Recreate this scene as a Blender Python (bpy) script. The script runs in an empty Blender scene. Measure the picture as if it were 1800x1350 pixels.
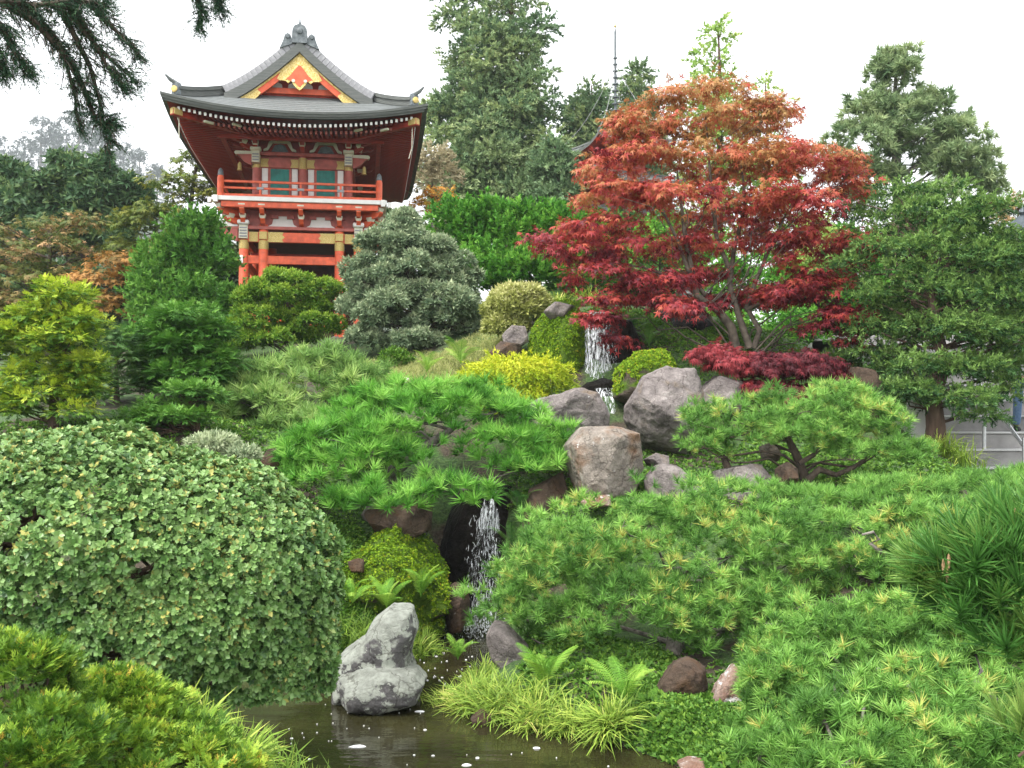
import bpy, bmesh, math, random
import numpy as np
from mathutils import Vector, Matrix
R = math.radians
rng = np.random.default_rng(11)
random.seed(5)
C = bpy.context.scene.collection
SC = bpy.context.scene

# ------------------------------------------------------------------ camera
EYE = np.array([0.0, 0.0, 2.6]); FPX = 1750.0; PITCH = math.atan(65/1750)
cam = bpy.data.cameras.new('camera'); cam.lens = 35; cam.sensor_width = 36
cam.clip_start = 0.05; cam.clip_end = 3000
cam_o = bpy.data.objects.new('camera', cam); C.objects.link(cam_o)
cam_o.location = EYE; cam_o.rotation_euler = (math.pi/2 + PITCH, 0, 0)
SC.camera = cam_o
# ------------------------------------------------------------------ sky (high fog) and sun
SUN_EL, SUN_AZ = R(56), R(-130)         # azimuth measured from +Y towards +X; the sun stands high behind the left shoulder
world = bpy.data.worlds.new('World'); SC.world = world; world.use_nodes = True
nt = world.node_tree; nt.nodes.clear()
sky = nt.nodes.new('ShaderNodeTexSky'); sky.sky_type = 'NISHITA'; sky.sun_disc = False
sky.sun_elevation = SUN_EL; sky.sun_rotation = SUN_AZ
sky.air_density = 1.0; sky.dust_density = 4.0; sky.ozone_density = 1.0
hs = nt.nodes.new('ShaderNodeHueSaturation'); hs.inputs['Saturation'].default_value = 0.12
mx = nt.nodes.new('ShaderNodeMix'); mx.data_type = 'RGBA'; mx.inputs[0].default_value = 0.62
mx.inputs[7].default_value = (9.6, 9.7, 9.9, 1)      # even fog deck
bg = nt.nodes.new('ShaderNodeBackground'); bg.inputs['Strength'].default_value = 0.1
wo = nt.nodes.new('ShaderNodeOutputWorld')
nt.links.new(sky.outputs[0], hs.inputs['Color']); nt.links.new(hs.outputs[0], mx.inputs[6])
nt.links.new(mx.outputs[2], bg.inputs[0]); nt.links.new(bg.outputs[0], wo.inputs[0])
sun = bpy.data.lights.new('sun', 'SUN'); sun.energy = 1.5; sun.angle = R(25); sun.color = (1.0, 0.96, 0.9)
sun_o = bpy.data.objects.new('sun', sun); C.objects.link(sun_o)
sd = Vector((math.sin(SUN_AZ)*math.cos(SUN_EL), math.cos(SUN_AZ)*math.cos(SUN_EL), math.sin(SUN_EL)))
sun_o.rotation_euler = (-sd).to_track_quat('-Z', 'Y').to_euler()
sun_o.location = (-20, 10, 60)
vs = SC.view_settings; vs.view_transform = 'Standard'; vs.look = 'None'; vs.gamma = 1; vs.exposure = 1.8
vs.use_curve_mapping = False
SC.render.engine = 'CYCLES'
SC.cycles.max_bounces = 6; SC.cycles.transparent_max_bounces = 6; SC.cycles.volume_bounces = 1

_c, _s = math.cos(PITCH), math.sin(PITCH)
def P(px, py, Y):
    """world point seen at photograph pixel (1800x1350) at ground distance Y"""
    u = (px-900)/FPX; v = (675-py)/FPX
    d = np.array([u, _c - v*_s, _s + v*_c])
    return EYE + d*(Y/d[1])
def mpp(Y): return Y/FPX

# ------------------------------------------------------------------ helpers
def lin(c):
    return tuple(((v/255)/12.92 if v/255 <= 0.04045 else ((v/255+0.055)/1.055)**2.4) for v in c)
def tag(o, label=None, cat=None, group=None, kind=None):
    if label: o['label'] = label
    if cat: o['category'] = cat
    if group: o['group'] = group
    if kind: o['kind'] = kind
    return o
def empty(name, loc=(0, 0, 0), rz=0, parent=None):
    o = bpy.data.objects.new(name, None); C.objects.link(o); o.location = loc; o.rotation_euler = (0, 0, rz)
    o.empty_display_size = 0.1
    if parent: o.parent = parent
    return o
def link(name, me, mat, parent=None, loc=None):
    o = bpy.data.objects.new(name, me); C.objects.link(o)
    if mat is not None and not me.materials: me.materials.append(mat)
    if parent is not None: o.parent = parent
    if loc is not None: o.location = loc
    return o
def np_mesh(name, V, F, smooth=False, tint=None):
    V = np.ascontiguousarray(V, dtype=np.float32); F = np.ascontiguousarray(F, dtype=np.int32)
    me = bpy.data.meshes.new(name); n = len(F); k = F.shape[1]
    me.vertices.add(len(V)); me.vertices.foreach_set('co', V.ravel())
    me.loops.add(n*k); me.loops.foreach_set('vertex_index', F.ravel())
    me.polygons.add(n); me.polygons.foreach_set('loop_start', np.arange(0, n*k, k, dtype=np.int32))
    if smooth: me.polygons.foreach_set('use_smooth', np.ones(n, dtype=bool))
    if tint is not None:
        a = me.attributes.new('tint', 'FLOAT', 'POINT'); a.data.foreach_set('value', np.ascontiguousarray(tint, dtype=np.float32))
    me.update(calc_edges=True); me.validate()
    return me
class MB:
    """collects simple shapes into one mesh"""
    def __init__(s): s.v = []; s.f = []
    def add(s, vs, fs):
        b = len(s.v); s.v += [tuple(map(float, v)) for v in vs]; s.f += [tuple(int(i)+b for i in f) for f in fs]; return s
    def box(s, c, d, rot=None, bev=0.0):
        x, y, z = d[0]/2, d[1]/2, d[2]/2
        if bev > 0:
            b = min(bev, x*.49, y*.49, z*.49); vs = []; 
            for sx in (-1, 1):
                for sy in (-1, 1):
                    for sz in (-1, 1):
                        vs += [(sx*x, sy*(y-b), sz*(z-b)), (sx*(x-b), sy*y, sz*(z-b)), (sx*(x-b), sy*(y-b), sz*z)]
            idx = lambda sx, sy, sz, k: (((sx > 0)*4+(sy > 0)*2+(sz > 0))*3+k)
            fs = []
            for sx in (-1, 1): fs.append([idx(sx, a, b_, 0) for a, b_ in ((-1, -1), (1, -1), (1, 1), (-1, 1))][::sx])
            for sy in (-1, 1): fs.append([idx(a, sy, b_, 1) for a, b_ in ((-1, -1), (1, -1), (1, 1), (-1, 1))][::-sy])
            for sz in (-1, 1): fs.append([idx(a, b_, sz, 2) for a, b_ in ((-1, -1), (1, -1), (1, 1), (-1, 1))][::sz])
            for a in (-1, 1):
                for b_ in (-1, 1):
                    fs.append((idx(-1, a, b_, 1), idx(1, a, b_, 1), idx(1, a, b_, 2), idx(-1, a, b_, 2)))
                    fs.append((idx(a, -1, b_, 0), idx(a, 1, b_, 0), idx(a, 1, b_, 2), idx(a, -1, b_, 2)))
                    fs.append((idx(a, b_, -1, 0), idx(a, b_, 1, 0), idx(a, b_, 1, 1), idx(a, b_, -1, 1)))
                    for c_ in (-1, 1): fs.append((idx(a, b_, c_, 0), idx(a, b_, c_, 1), idx(a, b_, c_, 2)))
        else:
            vs = [(-x, -y, -z), (x, -y, -z), (x, y, -z), (-x, y, -z), (-x, -y, z), (x, -y, z), (x, y, z), (-x, y, z)]
            fs = [(0, 3, 2, 1), (4, 5, 6, 7), (0, 1, 5, 4), (1, 2, 6, 5), (2, 3, 7, 6), (3, 0, 4, 7)]
        if rot is not None: vs = [tuple(rot @ Vector(v)) for v in vs]
        return s.add([(v[0]+c[0], v[1]+c[1], v[2]+c[2]) for v in vs], fs)
    def prism(s, poly, y0, y1):
        """polygon in x,z extruded along y"""
        n = len(poly)
        vs = [(p[0], y0, p[1]) for p in poly]+[(p[0], y1, p[1]) for p in poly]
        fs = [tuple(range(n)), tuple(range(2*n-1, n-1, -1))]+[(i, i+n, (i+1) % n+n, (i+1) % n) for i in range(n)]
        return s.add(vs, fs)
    def tube(s, pts, rad, n=6, cap=True):
        V, F = tube(pts, rad, n, cap); return s.add(V, F)
    def lathe(s, prof, n=16, c=(0, 0, 0)):
        vs = []; fs = []
        for r, z in prof:
            for k in range(n):
                a = 2*math.pi*k/n; vs.append((c[0]+r*math.cos(a), c[1]+r*math.sin(a), c[2]+z))
        for i in range(len(prof)-1):
            for k in range(n): fs.append((i*n+k, i*n+(k+1) % n, (i+1)*n+(k+1) % n, (i+1)*n+k))
        fs.append(tuple(range(n))[::-1]); fs.append(tuple((len(prof)-1)*n+k for k in range(n)))
        return s.add(vs, fs)
    def grid(s, fn, nu, nv):
        vs = [fn(i/nu, j/nv) for j in range(nv+1) for i in range(nu+1)]
        fs = [(j*(nu+1)+i, j*(nu+1)+i+1, (j+1)*(nu+1)+i+1, (j+1)*(nu+1)+i) for j in range(nv) for i in range(nu)]
        return s.add(vs, fs)
    def mesh(s, name, smooth=False):
        me = bpy.data.meshes.new(name); me.from_pydata(s.v, [], s.f); 
        if smooth: me.polygons.foreach_set('use_smooth', [True]*len(me.polygons))
        me.update(); return me
    def build(s, name, mat, parent=None, smooth=False, loc=None):
        me = s.mesh(name, smooth)
        if smooth: me.set_sharp_from_angle(angle=R(40))
        return link(name, me, mat, parent, loc)
def tube(pts, rad, n=6, cap=True):
    pts = np.asarray(pts, float); m = len(pts)
    rad = np.full(m, rad) if np.isscalar(rad) else np.asarray(rad, float)
    T = np.gradient(pts, axis=0); T /= np.linalg.norm(T, axis=1)[:, None]+1e-9
    ref = np.array([0.0, 0, 1]) if abs(T[:, 2]).mean() < 0.8 else np.array([1.0, 0, 0])
    A = np.cross(T, ref); A /= np.linalg.norm(A, axis=1)[:, None]+1e-9; B = np.cross(T, A)
    a = np.arange(n)*2*math.pi/n
    V = (pts[:, None]+rad[:, None, None]*(np.cos(a)[None, :, None]*A[:, None]+np.sin(a)[None, :, None]*B[:, None])).reshape(-1, 3)
    i = np.arange(m-1)[:, None]*n; k = np.arange(n)[None]
    F = np.stack([i+k, i+(k+1) % n, i+n+(k+1) % n, i+n+k], -1).reshape(-1, 4).tolist()
    if cap: F += [list(range(n))[::-1], [(m-1)*n+j for j in range(n)]]
    return V, F
class QB:
    """quads from many tubes, numpy"""
    def __init__(s): s.V = []; s.F = []; s.n = 0
    def tube(s, pts, rad, n=5):
        V, F = tube(pts, rad, n, False); s.V.append(V); s.F.append(np.array(F)+s.n); s.n += len(V)
    def build(s, name, mat, parent, smooth=True):
        if not s.V: return None
        return link(name, np_mesh(name, np.concatenate(s.V), np.concatenate(s.F), smooth), mat, parent)

def _h(i, j, k):
    n = (i*374761393+j*668265263+k*2147483647 % 1274126177+k*1103515245) & 0x7fffffff
    n = ((n ^ (n >> 13))*1274126177) & 0x7fffffff
    n = ((n ^ (n >> 15))*668265263) & 0x7fffffff
    return ((n ^ (n >> 16)) & 0xffff)/65535.0
def vnoise(p):
    p = np.asarray(p, float); i = np.floor(p).astype(np.int64); f = p-i; u = f*f*(3-2*f); r = 0
    for a in (0, 1):
        for b in (0, 1):
            for c in (0, 1):
                w = (u[..., 0] if a else 1-u[..., 0])*(u[..., 1] if b else 1-u[..., 1])*(u[..., 2] if c else 1-u[..., 2])
                r = r+w*_h(i[..., 0]+a, i[..., 1]+b, i[..., 2]+c)
    return r*2-1
def fbm(p, o=4):
    p = np.asarray(p, float); r = 0; a = 1; t = 0
    for k in range(o): r = r+a*vnoise(p*2**k+17.3*k); t += a; a *= .5
    return r/t

# ------------------------------------------------------------------ materials
def newmat(name):
    m = bpy.data.materials.new(name); m.use_nodes = True
    return m, m.node_tree, m.node_tree.nodes['Principled BSDF']
def node(nt, typ, **kw):
    n = nt.nodes.new(typ)
    for k, v in kw.items(): setattr(n, k, v)
    return n
def ramp(nt, stops, interp='LINEAR'):
    r = nt.nodes.new('ShaderNodeValToRGB'); r.color_ramp.interpolation = interp
    e = r.color_ramp.elements
    while len(e) < len(stops): e.new(0.5)
    for k, (p, c) in enumerate(stops): e[k].position = p; e[k].color = (*c, 1)
    return r
def leafmat(name, stops, rough=0.5, tr=0.3, spec=0.22, gain=1.3):
    """leaf colour by the tint each leaf was born with; thin leaves let light through"""
    m, nt, b = newmat(name)
    at = node(nt, 'ShaderNodeAttribute', attribute_name='tint')
    r = ramp(nt, [(p, tuple(min(.6, v*gain*1.08) for v in c)) for p, c in stops]); nt.links.new(at.outputs['Fac'], r.inputs[0])
    nt.links.new(r.outputs[0], b.inputs['Base Color'])
    b.inputs['Roughness'].default_value = rough; b.inputs['Specular IOR Level'].default_value = spec
    t = node(nt, 'ShaderNodeBsdfTranslucent'); nt.links.new(r.outputs[0], t.inputs[0])
    mix = node(nt, 'ShaderNodeMixShader'); mix.inputs[0].default_value = tr*.75
    nt.links.new(b.outputs[0], mix.inputs[1]); nt.links.new(t.outputs[0], mix.inputs[2])
    nt.links.new(mix.outputs[0], nt.nodes['Material Output'].inputs[0])
    return m
def surf(name, c1, c2, scale=4, rough=0.6, bump=0.1, bscale=None, detail=6, spec=0.4, metal=0, stretch=None):
    """two-colour noise surface with fine relief"""
    m, nt, b = newmat(name)
    tc = node(nt, 'ShaderNodeTexCoord'); src = tc.outputs['Object']
    if stretch:
        mp = node(nt, 'ShaderNodeMapping'); mp.inputs['Scale'].default_value = stretch
        nt.links.new(src, mp.inputs[0]); src = mp.outputs[0]
    n = node(nt, 'ShaderNodeTexNoise'); n.inputs['Scale'].default_value = scale; n.inputs['Detail'].default_value = detail
    nt.links.new(src, n.inputs['Vector'])
    r = ramp(nt, [(0.3, c1), (0.7, c2)]); nt.links.new(n.outputs[0], r.inputs[0]); nt.links.new(r.outputs[0], b.inputs['Base Color'])
    b.inputs['Roughness'].default_value = rough; b.inputs['Specular IOR Level'].default_value = spec; b.inputs['Metallic'].default_value = metal
    if bump:
        n2 = node(nt, 'ShaderNodeTexNoise'); n2.inputs['Scale'].default_value = bscale or scale*4; n2.inputs['Detail'].default_value = 8
        nt.links.new(src, n2.inputs['Vector'])
        bp = node(nt, 'ShaderNodeBump'); bp.inputs['Strength'].default_value = bump; bp.inputs['Distance'].default_value = 0.05
        nt.links.new(n2.outputs[0], bp.inputs['Height']); nt.links.new(bp.outputs[0], b.inputs['Normal'])
    return m
def rockmat(name, cols, patch=None, patch_amt=0.5, patch_scale=3.0, stain=None, stain_amt=0.5, rough=0.85, bump=0.6, moss=None, moss_lo=0.3):
    """mottled stone; optional lichen patches, rust stain, moss on upward faces"""
    m, nt, b = newmat(name); L = nt.links.new
    tc = node(nt, 'ShaderNodeTexCoord')
    def nz(sc, det=8, ro=0.6, off=0):
        n = node(nt, 'ShaderNodeTexNoise'); n.inputs['Scale'].default_value = sc; n.inputs['Detail'].default_value = det; n.inputs['Roughness'].default_value = ro
        mp = node(nt, 'ShaderNodeMapping'); mp.inputs['Location'].default_value = (off, off*1.7, off*.3)
        L(tc.outputs['Object'], mp.inputs[0]); L(mp.outputs[0], n.inputs['Vector']); return n
    n1 = nz(5); k = len(cols)
    r = ramp(nt, [(0.3+0.4*i/(k-1), c) for i, c in enumerate(cols)]); L(n1.outputs[0], r.inputs[0]); col = r.outputs[0]
    n1b = nz(38, 6, .7, 2)
    mm = node(nt, 'ShaderNodeMix', data_type='RGBA', blend_type='OVERLAY'); mm.inputs[0].default_value = 0.6
    L(col, mm.inputs[6]); L(n1b.outputs[0], mm.inputs[7]); col = mm.outputs[2]
    def over(col, n, lo, hi, c):
        rr = ramp(nt, [(lo, (0, 0, 0)), (hi, (1, 1, 1))]); L(n.outputs[0], rr.inputs[0])
        mm = node(nt, 'ShaderNodeMix', data_type='RGBA'); L(rr.outputs[0], mm.inputs[0]); L(col, mm.inputs[6]); mm.inputs[7].default_value = (*c, 1)
        return mm.outputs[2]
    if stain: col = over(col, nz(2.4, 5, .6, 9), 1-stain_amt-.06, 1-stain_amt+.1, stain)
    if patch: col = over(col, nz(patch_scale, 10, .68, 4), 1-patch_amt, 1-patch_amt+.035, patch)
    if moss:
        g = node(nt, 'ShaderNodeNewGeometry'); sx = node(nt, 'ShaderNodeSeparateXYZ'); L(g.outputs['Normal'], sx.inputs[0])
        ad = node(nt, 'ShaderNodeMath', operation='MULTIPLY_ADD'); n3 = nz(4, 6, .6, 7); L(n3.outputs[0], ad.inputs[0]); ad.inputs[1].default_value = 1.2; L(sx.outputs[2], ad.inputs[2])
        rr = ramp(nt, [(0, (0, 0, 0)), (1, (1, 1, 1))]); mr = node(nt, 'ShaderNodeMapRange'); mr.inputs[1].default_value = moss_lo+.6; mr.inputs[2].default_value = moss_lo+.8
        L(ad.outputs[0], mr.inputs[0])
        n4 = nz(9, 8, .7, 1); r4 = ramp(nt, [(0.3, moss[0]), (0.7, moss[1])]); L(n4.outputs[0], r4.inputs[0])
        mm = node(nt, 'ShaderNodeMix', data_type='RGBA'); L(mr.outputs[0], mm.inputs[0]); L(col, mm.inputs[6]); L(r4.outputs[0], mm.inputs[7]); col = mm.outputs[2]
    # a few cracks: crooked cell borders, dark and recessed
    nd = nz(3, 4, .6, 5); mv = node(nt, 'ShaderNodeMix', data_type='RGBA'); mv.inputs[0].default_value = .25; L(tc.outputs['Object'], mv.inputs[6]); L(nd.outputs['Color'], mv.inputs[7])
    vo = node(nt, 'ShaderNodeTexVoronoi', feature='DISTANCE_TO_EDGE'); vo.inputs['Scale'].default_value = 3.4; L(mv.outputs[2], vo.inputs['Vector'])
    cr = ramp(nt, [(0, (.35, .33, .31)), (.022, (1, 1, 1))]); L(vo.outputs['Distance'], cr.inputs[0])
    mc = node(nt, 'ShaderNodeMix', data_type='RGBA', blend_type='MULTIPLY'); mc.inputs[0].default_value = .8; L(col, mc.inputs[6]); L(cr.outputs[0], mc.inputs[7]); col = mc.outputs[2]
    L(col, b.inputs['Base Color']); b.inputs['Roughness'].default_value = rough; b.inputs['Specular IOR Level'].default_value = 0.3
    n2 = nz(22, 12, .75, 3); bp = node(nt, 'ShaderNodeBump'); bp.inputs['Strength'].default_value = min(1, bump*1.5); bp.inputs['Distance'].default_value = 0.09
    L(n2.outputs[0], bp.inputs['Height']); L(bp.outputs[0], b.inputs['Normal'])
    return m

M = {}
M['bark'] = surf('bark', (.035, .025, .018), (.10, .075, .055), 14, .9, .5, 30, stretch=(1, 1, .3))
M['bark_grey'] = surf('bark_grey', (.07, .06, .05), (.2, .18, .155), 16, .9, .5, 40, stretch=(1, 1, .4))
M['bark_red'] = surf('bark_red', (.05, .03, .022), (.14, .09, .065), 12, .9, .6, 26, stretch=(1, 1, .25))
M['bark_maple'] = surf('bark_maple', (.05, .04, .03), (.16, .13, .10), 9, .85, .3, 25)
# ------------------------------------------------------------------ foliage shapes (verts, tris, per-vertex tint offset)
def _tpl(vs, fs, t=None):
    v = np.array(vs, float); return v, np.array(fs, int), (np.zeros(len(v)) if t is None else np.array(t, float))
def rotm(axis, a):
    return np.array(Matrix.Rotation(a, 3, Vector(axis)))
def leaf(L, W, fold=0.25, curl=0.15):
    """obovate leaf along +x, face up"""
    pts = [(0, 0, 0), (.58*L, .5*W, fold*.5*W), (L, 0, -curl*L*.4), (.58*L, -.5*W, fold*.5*W)]
    fs = [(0, 2, 1), (0, 3, 2)]
    return np.array(pts), fs
def t_rosette(n, L, W, elev=(10, 55), rnd=None, stem=0.4):
    V, F, T = [], [], []
    for k in range(n):
        p, f = leaf(L*rnd.uniform(.7, 1.1), W*rnd.uniform(.8, 1.1), rnd.uniform(.1, .45), rnd.uniform(-.1, .3))
        e = R(rnd.uniform(*elev)); a = 2.4*k+rnd.uniform(-.3, .3)
        p = p @ rotm((1, 0, 0), rnd.uniform(-.5, .5)).T @ rotm((0, 1, 0), -e).T @ rotm((0, 0, 1), a).T
        p[:, 2] += stem*L*(k/n-.6)
        F += [tuple(i+len(V) for i in g) for g in f]; V += p.tolist(); T += [rnd.uniform(-.18, .18)]*len(p)
    return _tpl(V, F, T)
def t_needles(n, L, w, spread=78, shoot=0.3, rnd=None, bud=False):
    """pine shoot: stiff needles fanning from a short shoot along +z"""
    V, F, T = [], [], []
    for k in range(n):
        z0 = shoot*L*rnd.random(); th = R(spread)*math.sqrt(rnd.random())*(1.1-.5*z0/(shoot*L+1e-6)); ph = rnd.random()*6.283
        d = np.array([math.sin(th)*math.cos(ph), math.sin(th)*math.sin(ph), math.cos(th)])
        s = np.cross(d, [rnd.uniform(-1, 1), rnd.uniform(-1, 1), rnd.uniform(-1, 1)]); s /= np.linalg.norm(s)+1e-9
        l = L*rnd.uniform(.75, 1.1); b = np.array([0, 0, z0]); tip = b+d*l; tip[2] -= .06*l*math.sin(th)
        i = len(V); V += [b-s*w*.5, b+s*w*.5, b+d*l*.6+s*w*.5, tip, b+d*l*.6-s*w*.5]; F += [(i, i+1, i+2), (i, i+2, i+4), (i+4, i+2, i+3)]
        t = rnd.uniform(-.14, .14); T += [t-.06, t-.06, t, t+.08, t]
    return _tpl(V, F, T)
def t_needles_thin(n, L, w, spread=78, shoot=0.3, rnd=None):
    V, F, T = [], [], []
    for k in range(n):
        z0 = shoot*L*rnd.random(); th = R(spread)*math.sqrt(rnd.random()); ph = rnd.random()*6.283
        d = np.array([math.sin(th)*math.cos(ph), math.sin(th)*math.sin(ph), math.cos(th)])
        s = np.cross(d, [rnd.uniform(-1, 1), rnd.uniform(-1, 1), rnd.uniform(-1, 1)]); s /= np.linalg.norm(s)+1e-9
        l = L*rnd.uniform(.7, 1.1); b = np.array([0, 0, z0])
        i = len(V); V += [b-s*w*.5, b+s*w*.5, b+d*l]; F += [(i, i+1, i+2)]; t = rnd.uniform(-.14, .14); T += [t]*3
    return _tpl(V, F, T)
def t_fan(L, W, nb, rnd, curl=.25, lw=.16, one=False):
    """flat cypress spray along +x: a rib with side branchlets of scale leaves"""
    V, F, T = [], [], []
    def blade(p, a, l, w, t):
        d = np.array([math.cos(a), math.sin(a), 0]); s = np.array([-d[1], d[0], 0])
        i = len(V); m = p+d*l*.55; q = p+d*l; k = -curl/L
        for c in ((p-s*w*.8, p+d*l*.2+s*w*.8, q) if one else (p, m+s*w, q, m-s*w)): V.append((c[0], c[1], c[2]+k*(c[0]**2+c[1]**2)*.5+rnd.uniform(-.02, .02)*L))
        if one: F.append((i, i+1, i+2)); T.extend([t-.08, t-.04, t+.14])
        else: F.extend([(i, i+1, i+2), (i, i+2, i+3)]); T.extend([t-.12, t, t+.14, t])
    t0 = rnd.uniform(-.1, .1)
    for k in range(nb):
        x = L*(.08+.8*k/nb); sd = 1 if k % 2 else -1; l = W*(.55+.6*math.sin(math.pi*min(.95, .25+.7*k/nb)))*rnd.uniform(.75, 1.15)
        a = sd*R(rnd.uniform(30, 55)); p = np.array([x, 0, 0]); blade(p, a, l, L*lw*.5, t0+rnd.uniform(-.08, .08))
        q = p+np.array([math.cos(a), math.sin(a), 0])*l*.45; blade(q, a-sd*R(38), l*.6, L*lw*.42, t0+rnd.uniform(-.08, .08))
    blade(np.array([.55*L, 0, 0]), 0, .45*L, L*lw*.5, t0+.05)
    return _tpl(V, F, T)
def t_clump(n, L, W, spread, rnd, up=.6, one=False):
    """twig tip with small leaves"""
    V, F, T = [], [], []
    for k in range(n):
        th = math.acos(1-rnd.random()*(1.0+.5*(1-up))); ph = rnd.random()*6.283
        d = np.array([math.sin(th)*math.cos(ph), math.sin(th)*math.sin(ph), math.cos(th)])
        s = np.cross(d, [rnd.uniform(-1, 1), rnd.uniform(-1, 1), rnd.uniform(-1, 1)]); s /= np.linalg.norm(s)+1e-9
        b = d*spread*rnd.uniform(.0, .6); l = L*rnd.uniform(.7, 1.15); w = W*rnd.uniform(.75, 1.1); i = len(V); t = rnd.uniform(-.2, .2)
        if one: V += [b-s*w*.55, b+s*w*.55, b+d*l]; F += [(i, i+1, i+2)]; T += [t-.05, t-.05, t+.08]; continue
        V += [b, b+d*l*.55+s*w*.5, b+d*l, b+d*l*.55-s*w*.5]; F += [(i, i+1, i+2), (i, i+2, i+3)]
        T += [t-.05, t, t+.08, t]
    return _tpl(V, F, T)
def t_palm(nl, L, rnd, lobes=7, lw=.22, droop=.35, ext=1.0):
    """twig with palmate maple leaves hanging outward, layered flat; grows along +x"""
    V, F, T = [], [], []
    for k in range(nl):
        s = L*rnd.uniform(.75, 1.15); c = np.array([rnd.uniform(-.3, 1.6)*ext*L, rnd.uniform(-1, 1)*ext*L, rnd.uniform(-.25, .25)*L])
        base_a = math.atan2(c[1], c[0]+.8*L)+rnd.uniform(-.5, .5); tilt = rnd.uniform(.1, .75); roll = rnd.uniform(-.5, .5)
        Rm = rotm((0, 0, 1), base_a) @ rotm((0, 1, 0), tilt) @ rotm((1, 0, 0), roll); t = rnd.uniform(-.2, .2)
        for j in range(lobes):
            u = j/(lobes-1)*2-1; a = u*R(112); l = s*(1-.5*abs(u)**1.5); d = np.array([math.cos(a), math.sin(a), 0]); q = np.array([-d[1], d[0], 0])
            pts = [d*l*.12+q*l*lw, d*l*.12-q*l*lw, d*l-np.array([0, 0, droop*l*.6])]
            i = len(V); V += [c+Rm @ p for p in pts]; F += [(i, i+1, i+2)]; T += [t-.02, t-.02, t+.05]
    return _tpl(V, F, T)
def t_frond(L, n, rnd, arch=.9, wid=.2):
    """fern frond: arching rib along +x with paired toothed pinnae"""
    V, F, T = [], [], []
    pos = lambda s: np.array([L*(s-.18*arch*s*s), 0, L*(arch*.55*s-.62*arch*s*s)])
    for k in range(n):
        s = .12+.86*k/n; p = pos(s); q = pos(s+.02); d = q-p; d /= np.linalg.norm(d); up = np.array([-d[2], 0, d[0]])
        l = L*wid*math.sin(math.pi*min(1, .18+.82*(1-s)**.8))**.8*(1.15-s*.75)
        for sd in (-1, 1):
            dr = np.array([d[0]*.35, sd*.93, d[2]*.35])-up*.18; w = d*L*.36/n
            tip = p+dr*l; i = len(V); V += [p-w*.5, p+w*.6, p+dr*l*.6+w*.55, tip, p+dr*l*.6-w*.3]
            F += [(i, i+1, i+2), (i, i+2, i+4), (i+4, i+2, i+3)]; t = rnd.uniform(-.1, .1); T += [t, t, t, t+.1, t]
    for k in range(6):
        a, b = pos(k/6), pos((k+1)/6); i = len(V); w = L*.008; V += [a+(0, w, 0), a-(0, w, 0), b-(0, w, 0), b+(0, w, 0)]; F += [(i, i+1, i+2), (i, i+2, i+3)]; T += [-.2]*4
    return _tpl(V, F, T)
def t_grass(n, L, w, rnd, lean=1.0):
    """tuft of arching blades along +z"""
    V, F, T = [], [], []
    for k in range(n):
        a = rnd.random()*6.283; l = L*rnd.uniform(.55, 1.1); e = rnd.uniform(.25, 1.0)*lean; d = np.array([math.cos(a), math.sin(a), 0]); s = np.array([-d[1], d[0], 0])
        b = d*rnd.random()*L*.12+s*rnd.uniform(-.1, .1)*L; i = len(V); t = rnd.uniform(-.22, .22)
        for j, u in enumerate((0, .35, .7, 1)):
            c = b+d*l*e*u*u*.95+np.array([0, 0, l*(u-.62*e*u*u*u)]); ww = w*(1-.1*u) if j < 3 else 0
            if j < 3: V += [c-s*ww*.5, c+s*ww*.5]; T += [t-.1+.2*u]*2
            else: V += [c]; T += [t+.15]
        F += [(i, i+1, i+3), (i, i+3, i+2), (i+2, i+3, i+5), (i+2, i+5, i+4), (i+4, i+5, i+6)]
    return _tpl(V, F, T)
def t_brush(n, L, w, rnd, len_=1.0):
    """feathery conifer shoot along +x with short needles all round, drooping a little"""
    V, F, T = [], [], []
    for k in range(n):
        x = rnd.random(); a = rnd.random()*6.283; e = R(rnd.uniform(25, 60)); p = np.array([x*L*len_, 0, -.12*L*x*x])
        d = np.array([math.cos(e), math.sin(e)*math.cos(a), math.sin(e)*math.sin(a)]); s = np.cross(d, [rnd.uniform(-1, 1), rnd.uniform(-1, 1), 1.]); s /= np.linalg.norm(s)+1e-9
        l = L*.42*rnd.uniform(.6, 1.1)*(1.1-.4*x); i = len(V); V += [p-s*w*.5, p+s*w*.5, p+d*l]; F += [(i, i+1, i+2)]; t = rnd.uniform(-.15, .15); T += [t-.05, t-.05, t+.1]
    return _tpl(V, F, T)
_r = np.random.default_rng(3)
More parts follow.
